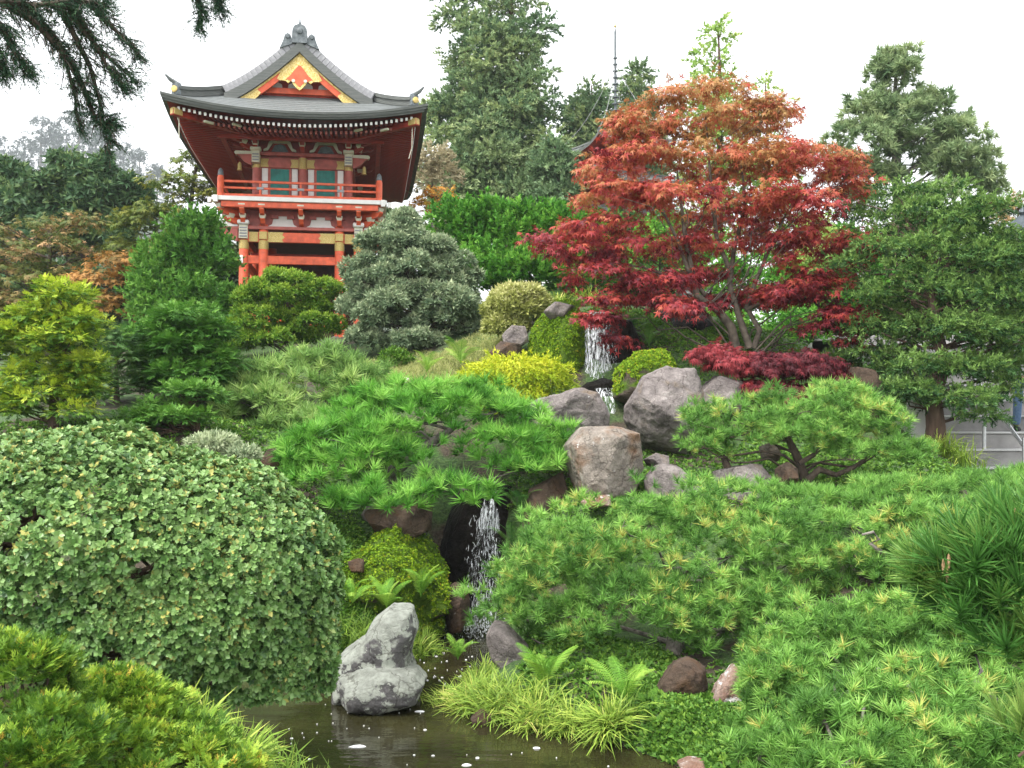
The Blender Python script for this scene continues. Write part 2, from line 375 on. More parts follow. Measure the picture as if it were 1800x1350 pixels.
TP = {
 'rosette': [t_rosette(7, .046, .032, rnd=_r) for _ in range(8)],
 'pine': [t_needles_thin(32, .155, .0135, 76, .35, _r) for _ in range(6)],
 'pine_long': [t_needles_thin(38, .195, .0135, 70, .3, _r) for _ in range(6)],
 'pine_near': [t_needles(70, .15, .0055, 66, .6, _r) for _ in range(4)],
 'pine_fine': [t_needles_thin(24, .2, .022, 75, .4, _r) for _ in range(6)],
 'pine_far': [t_needles_thin(22, .27, .05, 80, .5, _r) for _ in range(5)],
 'fan': [t_fan(.2, .11, 8, _r, lw=.14, one=True) for _ in range(6)],
 'fan_small': [t_fan(.11, .065, 6, _r, lw=.15, one=True) for _ in range(6)],
 'juniper': [t_fan(.085, .05, 6, _r, curl=.05, lw=.16, one=True) for _ in range(6)],
 'clump': [t_clump(10, .06, .03, .06, _r) for _ in range(6)],
 'clump_s': [t_clump(8, .066, .032, .06, _r, one=True) for _ in range(6)],
 'clump_far': [t_clump(9, .22, .12, .22, _r, one=True) for _ in range(6)],
 'clump_vfar': [t_clump(8, 1.5, .8, 1.6, _r, one=True) for _ in range(5)],
 'cover': [t_clump(5, .04, .036, .05, _r, one=True) for _ in range(5)],
 'palm': [t_palm(8, .1, _r, lobes=5, lw=.15, droop=.5, ext=1.35) for _ in range(8)],
 'palm_lace': [t_palm(7, .1, _r, lobes=7, lw=.1, droop=.7) for _ in range(6)],
 'palm_far': [t_palm(6, .15, _r, lobes=5, lw=.2) for _ in range(6)],
 'brush': [t_brush(19, .5, .085, _r) for _ in range(6)],
 'brush_s': [t_brush(14, .34, .058, _r) for _ in range(6)],
 'feather': [t_brush(17, .2, .024, _r) for _ in range(6)],
 'cedar': [t_brush(15, .13, .0085, _r, 1.3) for _ in range(6)],
 'thread': [t_brush(12, .2, .022, _r) for _ in range(6)],
 'frond': [t_frond(.5, 24, _r, a, .24) for a in (.7, .9, 1.1, 1.3)],
 'grass': [t_grass(26, .34, .008, _r) for _ in range(5)],
 'grass_s': [t_clump(9, .13, .018, .05, _r, one=True) for _ in range(5)],
}
def unit(v): return v/(np.linalg.norm(v, axis=-1, keepdims=True)+1e-9)
def frames_z(n):
    """frames with local z along n, random spin"""
    n = unit(n); a = unit(np.cross(n, rng.normal(size=n.shape))); b = np.cross(n, a)
    return np.stack([a, b, n], -1)
def frames_x(d, up):
    """frames with local x along d, local z near up"""
    d = unit(d); y = unit(np.cross(up, d)); z = np.cross(d, y)
    return np.stack([d, y, z], -1)
def bake(tpls, pos, fr, sc, tint):
    """one vertex/face/tint set from many placed templates"""
    Vs, Fs, Ts = [], [], []; off = 0; which = rng.integers(0, len(tpls), len(pos))
    for k, (v, f, t) in enumerate(tpls):
        ii = np.nonzero(which == k)[0]
        if not len(ii): continue
        W = np.einsum('nij,vj->nvi', fr[ii], v)*sc[ii][:, None, None]+pos[ii][:, None]
        Vs.append(W.reshape(-1, 3)); Fs.append((f[None]+(np.arange(len(ii))*len(v))[:, None, None]+off).reshape(-1, f.shape[1])); off += len(ii)*len(v)
        Ts.append(np.clip(tint[ii][:, None]+t[None], 0.01, .99).ravel())
    return np.concatenate(Vs), np.concatenate(Fs), np.concatenate(Ts)
TRI = [0]
def fol(name, tpls, pos, fr, sc, tint, mat, parent, kind=None):
    V, F, T = bake(tpls, pos, fr, sc, tint); TRI[0] += len(F)
    o = link(name, np_mesh(name, V, F, tint=T), mat, parent)
    if kind: o['kind'] = kind
    return o
_parts_cache = {}
def fol_parts(name, key, pos, fr, sc, tint, mat, parent):
    """each placed template an object of its own, mesh data shared"""
    tpls = TP[key]
    for i in range(len(pos)):
        k = int(rng.integers(0, min(4, len(tpls)))); q = min(3, max(0, int(tint[i]*4))); ck = (key, k, q, mat.name)
        if ck not in _parts_cache:
            v, f, t = tpls[k]; me = np_mesh(name, v, f, tint=np.clip((q+.5)/4+t, .01, .99)); me.materials.append(mat); _parts_cache[ck] = me
        o = bpy.data.objects.new(name, _parts_cache[ck]); C.objects.link(o); o.parent = parent
        m = np.eye(4); m[:3, :3] = fr[i]*sc[i]; m[:3, 3] = pos[i]; o.matrix_local = Matrix(m.tolist())
def lobes_px(L):
    """(px,py,Y,rx_px,rz_px[,depth ratio]) -> rows of centre xyz, radii xyz"""
    out = []
    for a in L:
        px, py, Y, rx, rz = a[:5]; dr = a[5] if len(a) > 5 else 1.0; k = mpp(Y)
        out.append(np.concatenate([P(px, py, Y), [rx*k, rx*k*dr, rz*k]]))
    return np.array(out)
def sph(n, zmin=-1.0):
    z = rng.uniform(zmin, 1, n); a = rng.uniform(0, 2*math.pi, n); r = np.sqrt(1-z*z)
    return np.stack([r*np.cos(a), r*np.sin(a), z], -1)
def subpads(L, n, r, zmin=-.25, flat=.7, jit=.12, front=.0, inset=.8):
    """n small leaf pads spread over the skins of the big lobes, by area"""
    area = np.array([l[3]*l[5] for l in L]); k = rng.choice(len(L), n*2, p=area/area.sum()); d = sph(n*2, zmin)
    rr = rng.uniform(r[0], r[1], n*2); L = np.asarray(L); Rd = L[k, 3:6]
    sc = np.maximum(.25, 1-inset*rr[:, None]/Rd); c = L[k, :3]+d*Rd*sc*(1+rng.normal(0, jit, (n*2, 1)))
    keep = np.ones(n*2, bool)
    for j in range(len(L)):
        q = np.linalg.norm((c-L[j, :3])/(L[j, 3:6]), axis=1); keep &= ~((q < .55) & (k != j))
    if front: keep &= (d[:, 1] < .3) | (rng.random(n*2) > front)
    c, rr = c[keep][:n], rr[keep][:n]
    return np.concatenate([c, np.stack([rr, rr, rr*flat], -1)], 1)
def on_pads(pads, dens, zmin=-.3, depth=.35, lump=.12, lf=3.0, cullback=.35, drop_in=.6, big=None):
    """points and outward normals over pads; dens = points per square metre of pad skin"""
    pads = np.asarray(pads); ar = 4*math.pi*(((pads[:, 3]*pads[:, 4])**1.6+(pads[:, 3]*pads[:, 5])**1.6+(pads[:, 4]*pads[:, 5])**1.6)/3)**(1/1.6)*(1-zmin)/2
    N = np.maximum(3, rng.poisson(ar*dens)); k = np.repeat(np.arange(len(pads)), N); n = len(k); d = sph(n, zmin)
    Rd = pads[k, 3:6]; rad = 1-depth*rng.random(n)**2
    if lump: rad = rad*(1+lump*fbm(d*lf+pads[k, :3]*1.3, 2))
    p = pads[k, :3]+d*Rd*rad[:, None]; nn = unit(d/Rd)
    keep = np.ones(n, bool)
    if cullback:
        v = unit(p-EYE); keep &= ((nn*v).sum(1) < .3) | (rng.random(n) > min(.85, cullback+.35))
    if drop_in and len(pads) < 60:
        for j in range(len(pads)):
            q = np.linalg.norm((p-pads[j, :3])/pads[j, 3:6], axis=1); keep &= ~((q < drop_in) & (k != j))
    return p[keep], nn[keep], k[keep]
def trunk_branches(qb, trunk, trad, pads, rb=.5, wig=.08, tip=.006, up=.35, maxn=160):
    """limbs from the trunk line out to the pads"""
    trunk = np.asarray(trunk, float); m = len(trunk)
    qb.tube(trunk, trad, 8)
    idx = np.arange(len(pads)) if len(pads) <= maxn else rng.choice(len(pads), maxn, replace=False)
    s = np.linspace(0, 1, 24); tp = np.stack([np.interp(s*(m-1), np.arange(m), trunk[:, c]) for c in range(3)], -1); tr = np.interp(s*(m-1), np.arange(m), np.asarray(trad, float))
    for i in idx:
        c = pads[i, :3]; h = np.hypot(tp[:, 0]-c[0], tp[:, 1]-c[1]); z = c[2]-up*h
        j = int(np.argmin(np.abs(tp[:, 2]-z)+.15*h)); a = tp[j]; u = np.linspace(0, 1, 6)[:, None]
        mid = (a+c)/2+rng.normal(0, wig, 3)*np.linalg.norm(c-a)+np.array([0, 0, .06*np.linalg.norm(c-a)])
        pts = (1-u)**2*a+2*u*(1-u)*mid+u*u*c; pts[1:-1] += rng.normal(0, wig*.5, (4, 3))*np.linalg.norm(c-a)
        r0 = min(tr[j]*rb, .006+.013*np.linalg.norm(c-a)); qb.tube(pts, np.linspace(r0, tip, 6), 5)
    return idx
def twigs(qb, pads, pos, k, n, r=.005):
    """short twigs inside the pads to the leaves"""
    if not len(pos): return
    for i in rng.choice(len(pos), min(n, len(pos)), replace=False):
        c = pads[k[i], :3]; p = pos[i]; m = (c+p)/2+rng.normal(0, .04, 3)*np.linalg.norm(p-c); qb.tube(np.array([c, m, p]), [r*1.6, r*1.2, r*.6], 4)
def plant(name, label, cat, base, pads, key, mat, dens, sc=(.8, 1.2), mode='z', upk=.6, zmin=-.3, depth=.35, lump=.12, lf=3., tint=None, trunk=None, trad=.05,
          bark='bark', ntw=0, group=None, crown='crown', cull=.35, nparts=0, partname='leaf', rb=.5, branches=True, drop_in=.6, tw_r=.005, hang=0., maxn=60, up=.35, tsd=.2):
    root = empty(name, tuple(base)); tag(root, label, cat, group); b = np.asarray(base, float)
    pads = np.asarray(pads); p, n, k = on_pads(pads, dens, zmin, depth, lump, lf, cull, drop_in)
    ti = np.clip(rng.normal(.5, tsd, len(p)), 0.02, .98) if tint is None else tint(p, n, k, pads)
    if mode == 'z':
        dd = unit(n+np.array([0, 0, upk])+rng.normal(0, .18, n.shape)); fr = frames_z(dd)
    else:
        out = n*np.array([1, 1, .35])+rng.normal(0, .3, n.shape)-np.array([0, 0, hang]); upv = unit(n*.6+np.array([0, 0, upk+.4])+rng.normal(0, .2, n.shape)); fr = frames_x(out, upv)
    s = rng.uniform(sc[0], sc[1], len(p)); q = p-b
    if nparts:
        v = unit(p-EYE); score = -(n*v).sum(1)*.8-np.linalg.norm((p-pads[k, :3])/pads[k, 3:6]-0, axis=1)*0+np.linalg.norm((p-pads[k, :3])/pads[k, 3:6], axis=1)*1.5+rng.random(len(p))*.4-.03*np.linalg.norm(p-EYE, axis=1)
        o = np.argsort(-score); a, r_ = o[:nparts], o[nparts:]
        fol_parts(partname, key, q[a], fr[a], s[a], ti[a], mat, root); fol(crown, TP[key], q[r_], fr[r_], s[r_], ti[r_], mat, root, 'stuff')
    else: fol(crown, TP[key], q, fr, s, ti, mat, root)
    if trunk is not None:
        qb = QB(); t = np.asarray(trunk, float)-b; pl = pads.copy(); pl[:, :3] -= b
        if np.isscalar(trad): trad = np.linspace(trad, trad*.35, len(t))
        ix = trunk_branches(qb, t, trad, pl if branches else pl[:0], rb, maxn=maxn, up=up)
        if ntw: on = np.isin(k, ix); twigs(qb, pl, q[on], k[on], ntw, tw_r)
        qb.build('trunk', M[bark], root)
    return root
# ------------------------------------------------------------------ the land
_cp = []
def G(px, py, Y, dz=0): p = P(px, py, Y); _cp.append((p[0], p[1], p[2]+dz))
def W3(x, y, z): _cp.append((x, y, z))
for x in (-12, -8, -4, 0, 4, 8, 12):
    W3(x, -6, .95); W3(x, 0, .95)
for x in (-3.6, -2.2, -.8, .5): W3(x, 3.6, .85)
for x, y in ((-4.6, 6), (-3, 5.6), (-1.5, 5.2), (0, 5.4), (.9, 6.2), (-5, 7.5), (-3.4, 7.5), (-1.8, 7), (-.3, 7.3), (.5, 7.6), (-4.6, 9.2), (-3, 9.4), (-1.6, 9), (-.9, 9.9), (-.6, 11), (-.6, 11.9), (-.35, 12.3), (-.9,12.1)): W3(x, y, -.5)
for x, y in ((-6.5, 6), (-6.5, 8.5), (-5.6, 10.4), (-4, 10.9)): W3(x, y, .3)
G(640, 1130, 10.9); G(580, 1090, 11.2); G(690, 1000, 11.8); G(600, 960, 12.2); G(520, 900, 12.6); G(780, 930, 13.3); G(860, 850, 13.4); G(900, 900, 12.9); G(560, 1120, 10.6); G(440, 880, 11.4)
for x, y in ((1.75, 7.3), (1.2, 8.2), (.5, 8.9), (-.1, 9.6), (.1, 10.4), (.2, 11.4)): W3(x, y, .22)
G(1205, 1210, 8.8); G(1275, 1230, 8.4); G(1060, 1130, 9.8); W3(.6, 10.8, .4); G(960, 930, 12.1); G(1060, 880, 12.4); G(1180, 880, 12.3); W3(1.9, 9.9, .4); W3(1.0, 10.4, .4); W3(2.7, 10.3, .55); G(1450, 1000, 10, -.25); G(1600, 1000, 10); G(1750, 980, 10.5); W3(2.2, 7.6, .2); W3(2.8, 7, .2); W3(3.6, 6.9, .25); W3(3.2, 5, .35); W3(4.6, 5, .6); W3(2.2, 6.2, .12); W3(1.7, 6.7, .12); W3(3.2, 3.6, .8); W3(6, 4, .9)
G(1400, 860, 12.6); G(1300, 850, 12.6); G(1550, 860, 12.8); G(1700, 850, 13.5); G(1635, 785, 15); G(1850, 860, 14.6); G(1740, 858, 15.2); G(2000, 850, 14)
G(1000, 800, 13.9); G(1130, 800, 14.0); G(1075, 750, 15.3); G(960, 720, 15.2); G(900, 700, 16); G(1180, 700, 15.6); G(1300, 690, 16); G(1420, 690, 16.2); G(1520, 700, 16.5); G(1050, 680, 16.3)
G(1040, 555, 17.8); G(960, 560, 18.2); G(905, 600, 18.4); G(1130, 570, 17.6); G(1250, 590, 17.4); G(1300, 605, 17.2); G(1400, 600, 19)
G(740, 668, 18.2); G(820, 655, 18.2); G(660, 672, 18); G(560, 700, 16.6); G(450, 740, 15.4); G(760, 740, 15); G(660, 800, 14); G(560, 830, 13.6); G(330, 760, 13.5); G(200, 750, 13.6); G(80, 752, 13.6); G(-100, 760, 13.6); G(-300, 800, 13); G(320, 690, 16.2)
G(700, 620, 21); G(520, 620, 22.5); G(850, 540, 22.5)
for x, y, z in ((-14, 20, 3.2), (-10, 22, 4), (-6, 26, 4.7), (-6, 30, 4.86), (-6, 36, 4.9), (-10, 32, 4.8), (-16, 30, 4.4), (-20, 40, 4.6), (0, 24, 5.1), (0, 32, 5.3), (6, 24, 4.8), (6, 34, 5.2), (12, 22, 3.6), (14, 34, 4.8), (8.5, 18.5, 1.5), (12, 17.5, 1.5), (8.2, 16.2, 1.35), (10, 20, 1.8), (0, 45, 5.4), (-12, 50, 5), (14, 50, 5), (-30, 20, 3), (30, 20, 3), (30, 50, 5), (-30, 60, 5), (0, 70, 5.5), (30, 70, 5.5), (-16, 8, 1.2), (14, 8, 1.2), (20, 0, 1)): W3(x, y, z)
_cp = np.array(_cp)
_D = np.sqrt(((_cp[:, None, :2]-_cp[None, :, :2])**2).sum(-1)+.02)
_w = np.linalg.solve(_D+np.eye(len(_cp))*.04, _cp[:, 2]-2.5)
HILL = (-275., 660., 143., 210.)     # far fog-wrapped hill: x, y, height, half width
def ground_z(x, y):
    x = np.atleast_1d(np.asarray(x, float)); y = np.atleast_1d(np.asarray(y, float))
    xc, yc = np.clip(x, -30, 30), np.clip(y, -6, 70); out = np.empty(len(x))
    for s in range(0, len(x), 4000):
        e = slice(s, s+4000); d = np.sqrt((xc[e, None]-_cp[None, :, 0])**2+(yc[e, None]-_cp[None, :, 1])**2+.02); out[e] = 2.5+d @ _w
    near = np.clip(1-np.hypot(x, y-12)/40, 0, 1)
    out += near*.05*fbm(np.stack([x*1.3, y*1.3, x*0], -1), 3)
    h = np.exp(-(((x-HILL[0])/HILL[3])**2+((y-HILL[1])/170)**2)); return out+HILL[2]*h*np.clip((y-100)/220, 0, 1)
def gz(x, y): return float(ground_z([x], [y])[0])
def axis(a, b, d, far0, far1, g):
    c = list(np.arange(a, b, d)); s = d; x = b
    while x < far1: c.append(x); s *= g; x += s
    c.append(far1); s = d; x = a-d
    while x > far0: c.insert(0, x); s *= g; x -= s
    c.insert(0, far0); return np.array(c)
xs = axis(-8, 9, .17, -600, 500, 1.18); ys = axis(3, 20, .17, -20, 900, 1.15)
X, Y_ = np.meshgrid(xs, ys); Z = ground_z(X.ravel(), Y_.ravel())
nx, ny = len(xs), len(ys); i = np.arange(nx-1)[None]+np.arange(ny-1)[:, None]*nx
F = np.stack([i, i+1, i+1+nx, i+nx], -1).reshape(-1, 4)
def groundmat():
    m, nt, b = newmat('garden_soil'); L = nt.links.new
    tc = node(nt, 'ShaderNodeTexCoord')
    n1 = node(nt, 'ShaderNodeTexNoise'); n1.inputs['Scale'].default_value = 1.1; n1.inputs['Detail'].default_value = 8; L(tc.outputs['Object'], n1.inputs[0])
    n2 = node(nt, 'ShaderNodeTexNoise'); n2.inputs['Scale'].default_value = 26; n2.inputs['Detail'].default_value = 8; L(tc.outputs['Object'], n2.inputs[0])
    soil = ramp(nt, [(.3, (.022, .016, .010)), (.7, (.075, .056, .036))]); L(n2.outputs[0], soil.inputs[0])
    green = ramp(nt, [(.3, (.02, .05, .012)), (.7, (.07, .13, .03))]); L(n2.outputs[0], green.inputs[0])
    f = ramp(nt, [(.42, (0, 0, 0)), (.52, (1, 1, 1))]); L(n1.outputs[0], f.inputs[0])
    mm = node(nt, 'ShaderNodeMix', data_type='RGBA'); L(f.outputs[0], mm.inputs[0]); L(soil.outputs[0], mm.inputs[6]); L(green.outputs[0], mm.inputs[7]); L(mm.outputs[2], b.inputs['Base Color'])
    b.inputs['Roughness'].default_value = .95
    bp = node(nt, 'ShaderNodeBump'); bp.inputs['Strength'].default_value = .8; bp.inputs['Distance'].default_value = .06; L(n2.outputs[0], bp.inputs['Height']); L(bp.outputs[0], b.inputs['Normal'])
    return m
M['soil'] = groundmat()
g = link('ground', np_mesh('ground', np.stack([X.ravel(), Y_.ravel(), Z], -1), F, True), M['soil']); tag(g, kind='structure')
# pond
def watermat():
    m, nt, b = newmat('pond_water'); L = nt.links.new
    tc = node(nt, 'ShaderNodeTexCoord'); n = node(nt, 'ShaderNodeTexNoise'); n.inputs['Scale'].default_value = 1.6; n.inputs['Detail'].default_value = 4; L(tc.outputs['Object'], n.inputs[0])
    r = ramp(nt, [(.35, (.016, .015, .006)), (.65, (.034, .032, .012))]); L(n.outputs[0], r.inputs[0]); L(r.outputs[0], b.inputs['Base Color'])
    b.inputs['Roughness'].default_value = .02; b.inputs['IOR'].default_value = 1.33
    mp = node(nt, 'ShaderNodeMapping'); mp.inputs['Scale'].default_value = (1, 2.6, 1); L(tc.outputs['Object'], mp.inputs[0])
    n2 = node(nt, 'ShaderNodeTexNoise'); n2.inputs['Scale'].default_value = 2.4; n2.inputs['Detail'].default_value = 3; L(mp.outputs[0], n2.inputs[0])
    bp = node(nt, 'ShaderNodeBump'); bp.inputs['Strength'].default_value = .16; bp.inputs['Distance'].default_value = .05; L(n2.outputs[0], bp.inputs['Height']); L(bp.outputs[0], b.inputs['Normal'])
    return m
M['water'] = watermat()
mb = MB(); mb.grid(lambda u, v: (-8+11*u, 4+9.2*v, 0), 22, 20)
w = mb.build('pond_water', M['water'], None, True); tag(w, kind='structure')

# ------------------------------------------------------------------ stones
_ico = {}
def ico(n):
    if n not in _ico:
        bm = bmesh.new(); bmesh.ops.create_icosphere(bm, subdivisions=n, radius=1); bm.verts.ensure_lookup_table()
        _ico[n] = (np.array([v.co[:] for v in bm.verts]), np.array([[v.index for v in f.verts] for f in bm.faces])); bm.free()
    return _ico[n]
def rock_geo(poly, Y, depth, seed, sub=5, rough=.07, cuts=9, p=2.8, back=0.0):
    rs = np.random.default_rng(seed); d, F = ico(sub); k = mpp(Y)
    poly = np.array(poly, float); c = (poly.min(0)+poly.max(0))/2; C3 = P(c[0], c[1], Y+back)
    q = (poly-c)*[k, -k]; ang = np.arctan2(q[:, 1], q[:, 0]); o = np.argsort(ang); q = q[o]; ang = ang[o]
    th = np.arctan2(d[:, 2], d[:, 0]); Rr = np.empty(len(d)); n = len(q)
    qa = np.vstack([q[-1:], q, q[:1]]); aa = np.concatenate([[ang[-1]-2*math.pi], ang, [ang[0]+2*math.pi]])
    j = np.clip(np.searchsorted(aa, th)-1, 0, n); A, B = qa[j], qa[j+1]
    dr = np.stack([np.cos(th), np.sin(th)], -1); e = B-A; den = dr[:, 0]*e[:, 1]-dr[:, 1]*e[:, 0]
    Rr = np.abs((A[:, 0]*e[:, 1]-A[:, 1]*e[:, 0])/np.where(np.abs(den) < 1e-6, 1e-6, den)); 
    rho = np.hypot(d[:, 0], d[:, 2]); s = 1/((rho**p+np.abs(d[:, 1])**p)**(1/p))
    size = np.abs(q).max(); Rr = np.minimum(Rr, size*1.6)
    V = np.stack([Rr*dr[:, 0]*rho*s, depth*d[:, 1]*s, Rr*dr[:, 1]*rho*s], -1)
    for _ in range(cuts):
        nrm = unit(rs.normal(size=3)*[1, 1.2, .8]+[0, -.5, .1]); h = V @ nrm; m = h.max()*rs.uniform(.66, .88); over = np.maximum(0, h-m); V -= np.outer(over*.82, nrm)
    off = rs.uniform(0, 50, 3); N = unit(V); sz = np.linalg.norm(V, axis=1).mean()
    V += N*(sz*rough*(1.1*fbm(V/sz*1.6+off, 4)+.55*(np.abs(fbm(V/sz*3.4+off*2, 3))*-2+.3)+.34*fbm(V/sz*9+off, 3)))[:, None]
    return C3, V, F
def rock(name, label, poly, Y, depth, mat, seed=1, sub=5, group=None, cat='rock', **kw):
    C3, V, F = rock_geo(poly, Y, depth, seed, sub, **kw)
    base = np.array([C3[0], C3[1], C3[2]+V[:, 2].min()]); V[:, 2] -= V[:, 2].min()
    o = link(name, np_mesh(name, V, F, True), mat, None, tuple(base)); tag(o, label, cat, group); TRI[0] += len(F); return o
def ell(cx, cy, rx, ry, n=10, rot=0, sq=.15, seed=0):
    r_ = np.random.default_rng(seed); return [(cx+rx*math.cos(a)*(1+r_.uniform(-sq, sq)), cy+ry*math.sin(a)*(1+r_.uniform(-sq, sq))) for a in np.arange(n)*2*math.pi/n]
M['stone'] = rockmat('grey_stone', [(.12, .105, .10), (.235, .205, .195), (.37, .33, .31)], (.62, .62, .6), .33, 5, (.24, .18, .12), .38)
M['stone_rust'] = rockmat('rusty_stone', [(.16, .14, .12), (.30, .26, .22), (.43, .38, .33)], (.75, .75, .73), .37, 5, (.24, .14, .08), .43)
M['stone_lichen'] = rockmat('lichen_stone', [(.07, .065, .065), (.13, .12, .125), (.2, .19, .19)], (.42, .46, .38), .53, 5.5, (.12, .10, .05), .3)
M['stone_dark'] = rockmat('wet_shaded_stone', [(.004, .0035, .003), (.010, .008, .0065), (.02, .016, .012)], None, rough=.55)  # wet stone; cave shade is also put into the near-black colour
M['stone_brown'] = rockmat('brown_stone', [(.05, .035, .025), (.10, .068, .048), (.15, .105, .075)], (.3, .27, .23), .34, 6, (.13, .065, .03), .42)
M['stone_pale'] = rockmat('pale_veined_stone', [(.2, .12, .09), (.42, .31, .26), (.6, .52, .48)], (.75, .72, .7), .42, 6, (.3, .14, .08), .46)
MG = ((.045, .10, .008), (.13, .22, .015))
M['stone_moss'] = rockmat('mossy_stone', [(.07, .055, .04), (.13, .10, .075), (.19, .15, .115)], None, moss=MG, moss_lo=-.15)
M['stone_moss2'] = rockmat('moss_covered_stone', [(.07, .055, .04), (.13, .10, .075), (.19, .15, .115)], None, moss=MG, moss_lo=-.75)

M['stone_lichen'] = rockmat('lichen_stone', [(.08, .075, .075), (.14, .135, .135), (.2, .19, .19)], (.5, .53, .46), .5, 8, (.12, .10, .05), .28, moss=((.2, .21, .18), (.5, .53, .46)), moss_lo=.22)
LP = [rock_geo([(586, 1238), (588, 1198), (606, 1178), (650, 1170), (704, 1172), (732, 1180), (748, 1196), (734, 1228), (665, 1244)], 9.2, .36, 4, 6, .06, 2, 4.2), rock_geo([(588, 1230), (590, 1180), (602, 1148), (640, 1122), (656, 1092), (688, 1067), (724, 1070), (735, 1100), (722, 1150), (736, 1200), (725, 1230), (660, 1236)], 9.55, .42, 8, 6, .06, 0, 3.4)]
V = np.concatenate([v+(c-LP[0][0]) for c, v, f in LP]); nF = np.cumsum([0]+[len(v) for c, v, f in LP]); F = np.concatenate([f+nF[i] for i, (c, v, f) in enumerate(LP)]); z0 = V[:, 2].min(); V[:, 2] -= z0; Ca = LP[0][0]
o = link('boulder', np_mesh('boulder', V, F, True), M['stone_lichen'], None, (Ca[0], Ca[1], Ca[2]+z0)); tag(o, 'lichen-white stepped boulder standing in the pond on the left', 'rock')
rock('boulder', 'grey boulder with rounded top beside the pool right of the lower fall', [(850, 1110), (868, 1092), (892, 1098), (925, 1135), (948, 1170), (945, 1225), (910, 1235), (882, 1190), (862, 1150)], 9.9, .35, M['stone'], 5, 5)
rock('boulder', 'square rust-streaked boulder below the two large grey ones', [(992, 785), (1020, 752), (1075, 750), (1120, 762), (1128, 820), (1118, 866), (1060, 876), (1012, 872), (998, 830)], 12.4, .5, M['stone_rust'], 12, 6, cuts=4, p=4.5, rough=.06)
rock('boulder', 'long sloping grey boulder under the yellow-green mound', [(895, 725), (950, 700), (1020, 682), (1050, 690), (1070, 730), (1068, 770), (1000, 790), (960, 790), (920, 760)], 13.9, .6, M['stone'], 7, 6)
rock('boulder', 'tallest grey boulder leaning at the right of the fall', [(1098, 715), (1130, 662), (1170, 645), (1218, 648), (1235, 690), (1230, 750), (1205, 800), (1160, 800), (1102, 770)], 14.0, .6, M['stone'], 9, 6)
rock('boulder', 'low grey boulder behind the tallest one under purple maple', [(1225, 668), (1260, 660), (1300, 670), (1315, 700), (1290, 730), (1230, 730)], 15.2, .5, M['stone'], 11, 5)
rock('boulder', 'flat grey-brown boulder between the rusty boulder and bonsai pine', [(1128, 830), (1160, 815), (1215, 822), (1235, 850), (1215, 880), (1140, 880)], 12.2, .4, M['stone'], 13, 5)
rock('stone', 'small dark slab lying above the flat grey-brown boulder', [(1132, 808), (1155, 796), (1178, 802), (1180, 818), (1140, 822)], 12.7, .25, M['stone'], 14, 5)
rock('boulder', 'grey-brown boulder half hidden under the bonsai pine', [(1255, 830), (1290, 812), (1340, 818), (1360, 850), (1330, 885), (1260, 885)], 12.5, .4, M['stone'], 15, 5)
rock('stone', 'pale-faced stone wedged against the leaning pine trunk', [(1362, 820), (1385, 812), (1402, 825), (1400, 850), (1370, 855)], 12.2, .2, M['stone_brown'], 16, 5)
rock('stone', 'small ochre stone showing between the bonsai pine trunks', [(1335, 785), (1360, 775), (1378, 800), (1370, 812), (1340, 805)], 12.9, .2, M['stone_rust'], 17, 5)
rock('stone', 'flat pinkish stone at the foot of the rusty boulder', [(1020, 882), (1045, 870), (1072, 870), (1075, 888), (1030, 895)], 11.9, .2, M['stone_pale'], 18, 5)
rock('stone', 'flat grey stone at the foot of the rusty boulder', [(1090, 885), (1115, 875), (1138, 880), (1135, 898), (1095, 900)], 11.9, .2, M['stone'], 19, 5)
rock('boulder', 'brown veined boulder on the bank under the round pine', [(1152, 1190), (1180, 1165), (1210, 1155), (1238, 1170), (1240, 1215), (1222, 1255), (1185, 1245), (1160, 1225)], 8.7, .25, M['stone_brown'], 21, 5, rough=.1)
rock('boulder', 'pale streaked knobbly stone standing beside the brown veined boulder', [(1245, 1240), (1262, 1205), (1290, 1170), (1310, 1172), (1308, 1230), (1285, 1272), (1255, 1268)], 8.4, .18, M['stone_pale'], 23, 5, rough=.13, cuts=5)
rock('boulder', 'smooth dark boulder between two ferns on the bank', [(1002, 1195), (1030, 1182), (1070, 1180), (1095, 1195), (1090, 1230), (1010, 1235)], 9.2, .3, M['stone_brown'], 24, 5)
rock('stone', 'small wet brown stone at the pond edge under grass', [(828, 1262), (845, 1248), (865, 1255), (868, 1282), (835, 1282)], 8.7, .14, M['stone_brown'], 25, 5)
rock('stone', 'pale flat stone at the bottom edge by the pond corner', [(1190, 1345), (1212, 1336), (1240, 1338), (1255, 1352), (1200, 1366)], 7.4, .16, M['stone_pale'], 26, 5)
rock('stone', 'speckled brown block at the foot of the lower fall', [(782, 1035), (800, 1025), (825, 1032), (826, 1070), (812, 1110), (785, 1112)], 11.9, .22, M['stone_brown'], 27, 5)
rock('stone', 'small red-brown stone poking out of the moss mound', [(608, 988), (625, 980), (640, 985), (640, 1006), (620, 1005)], 11.3, .12, M['stone_brown'], 28, 4)
rock('boulder', 'moss-covered boulder hanging beside the lower fall', [(600, 1090), (590, 1000), (640, 945), (700, 930), (755, 950), (785, 1000), (788, 1060), (770, 1110), (680, 1125)], 12.0, .75, M['stone_moss2'], 31, 5, rough=.22, cuts=6)
rock('boulder', 'dark brown overhanging boulder under the long-needled pine', [(640, 900), (700, 875), (760, 885), (770, 925), (720, 948), (660, 935)], 12.3, .5, M['stone_brown'], 32, 5)
rock('rock_face', 'wet rock face coloured black for cave shade behind the lower fall', [(768, 905), (800, 868), (900, 850), (950, 900), (930, 1010), (900, 1120), (820, 1130), (785, 1060)], 13.2, .55, M['stone_dark'], 33, 5)
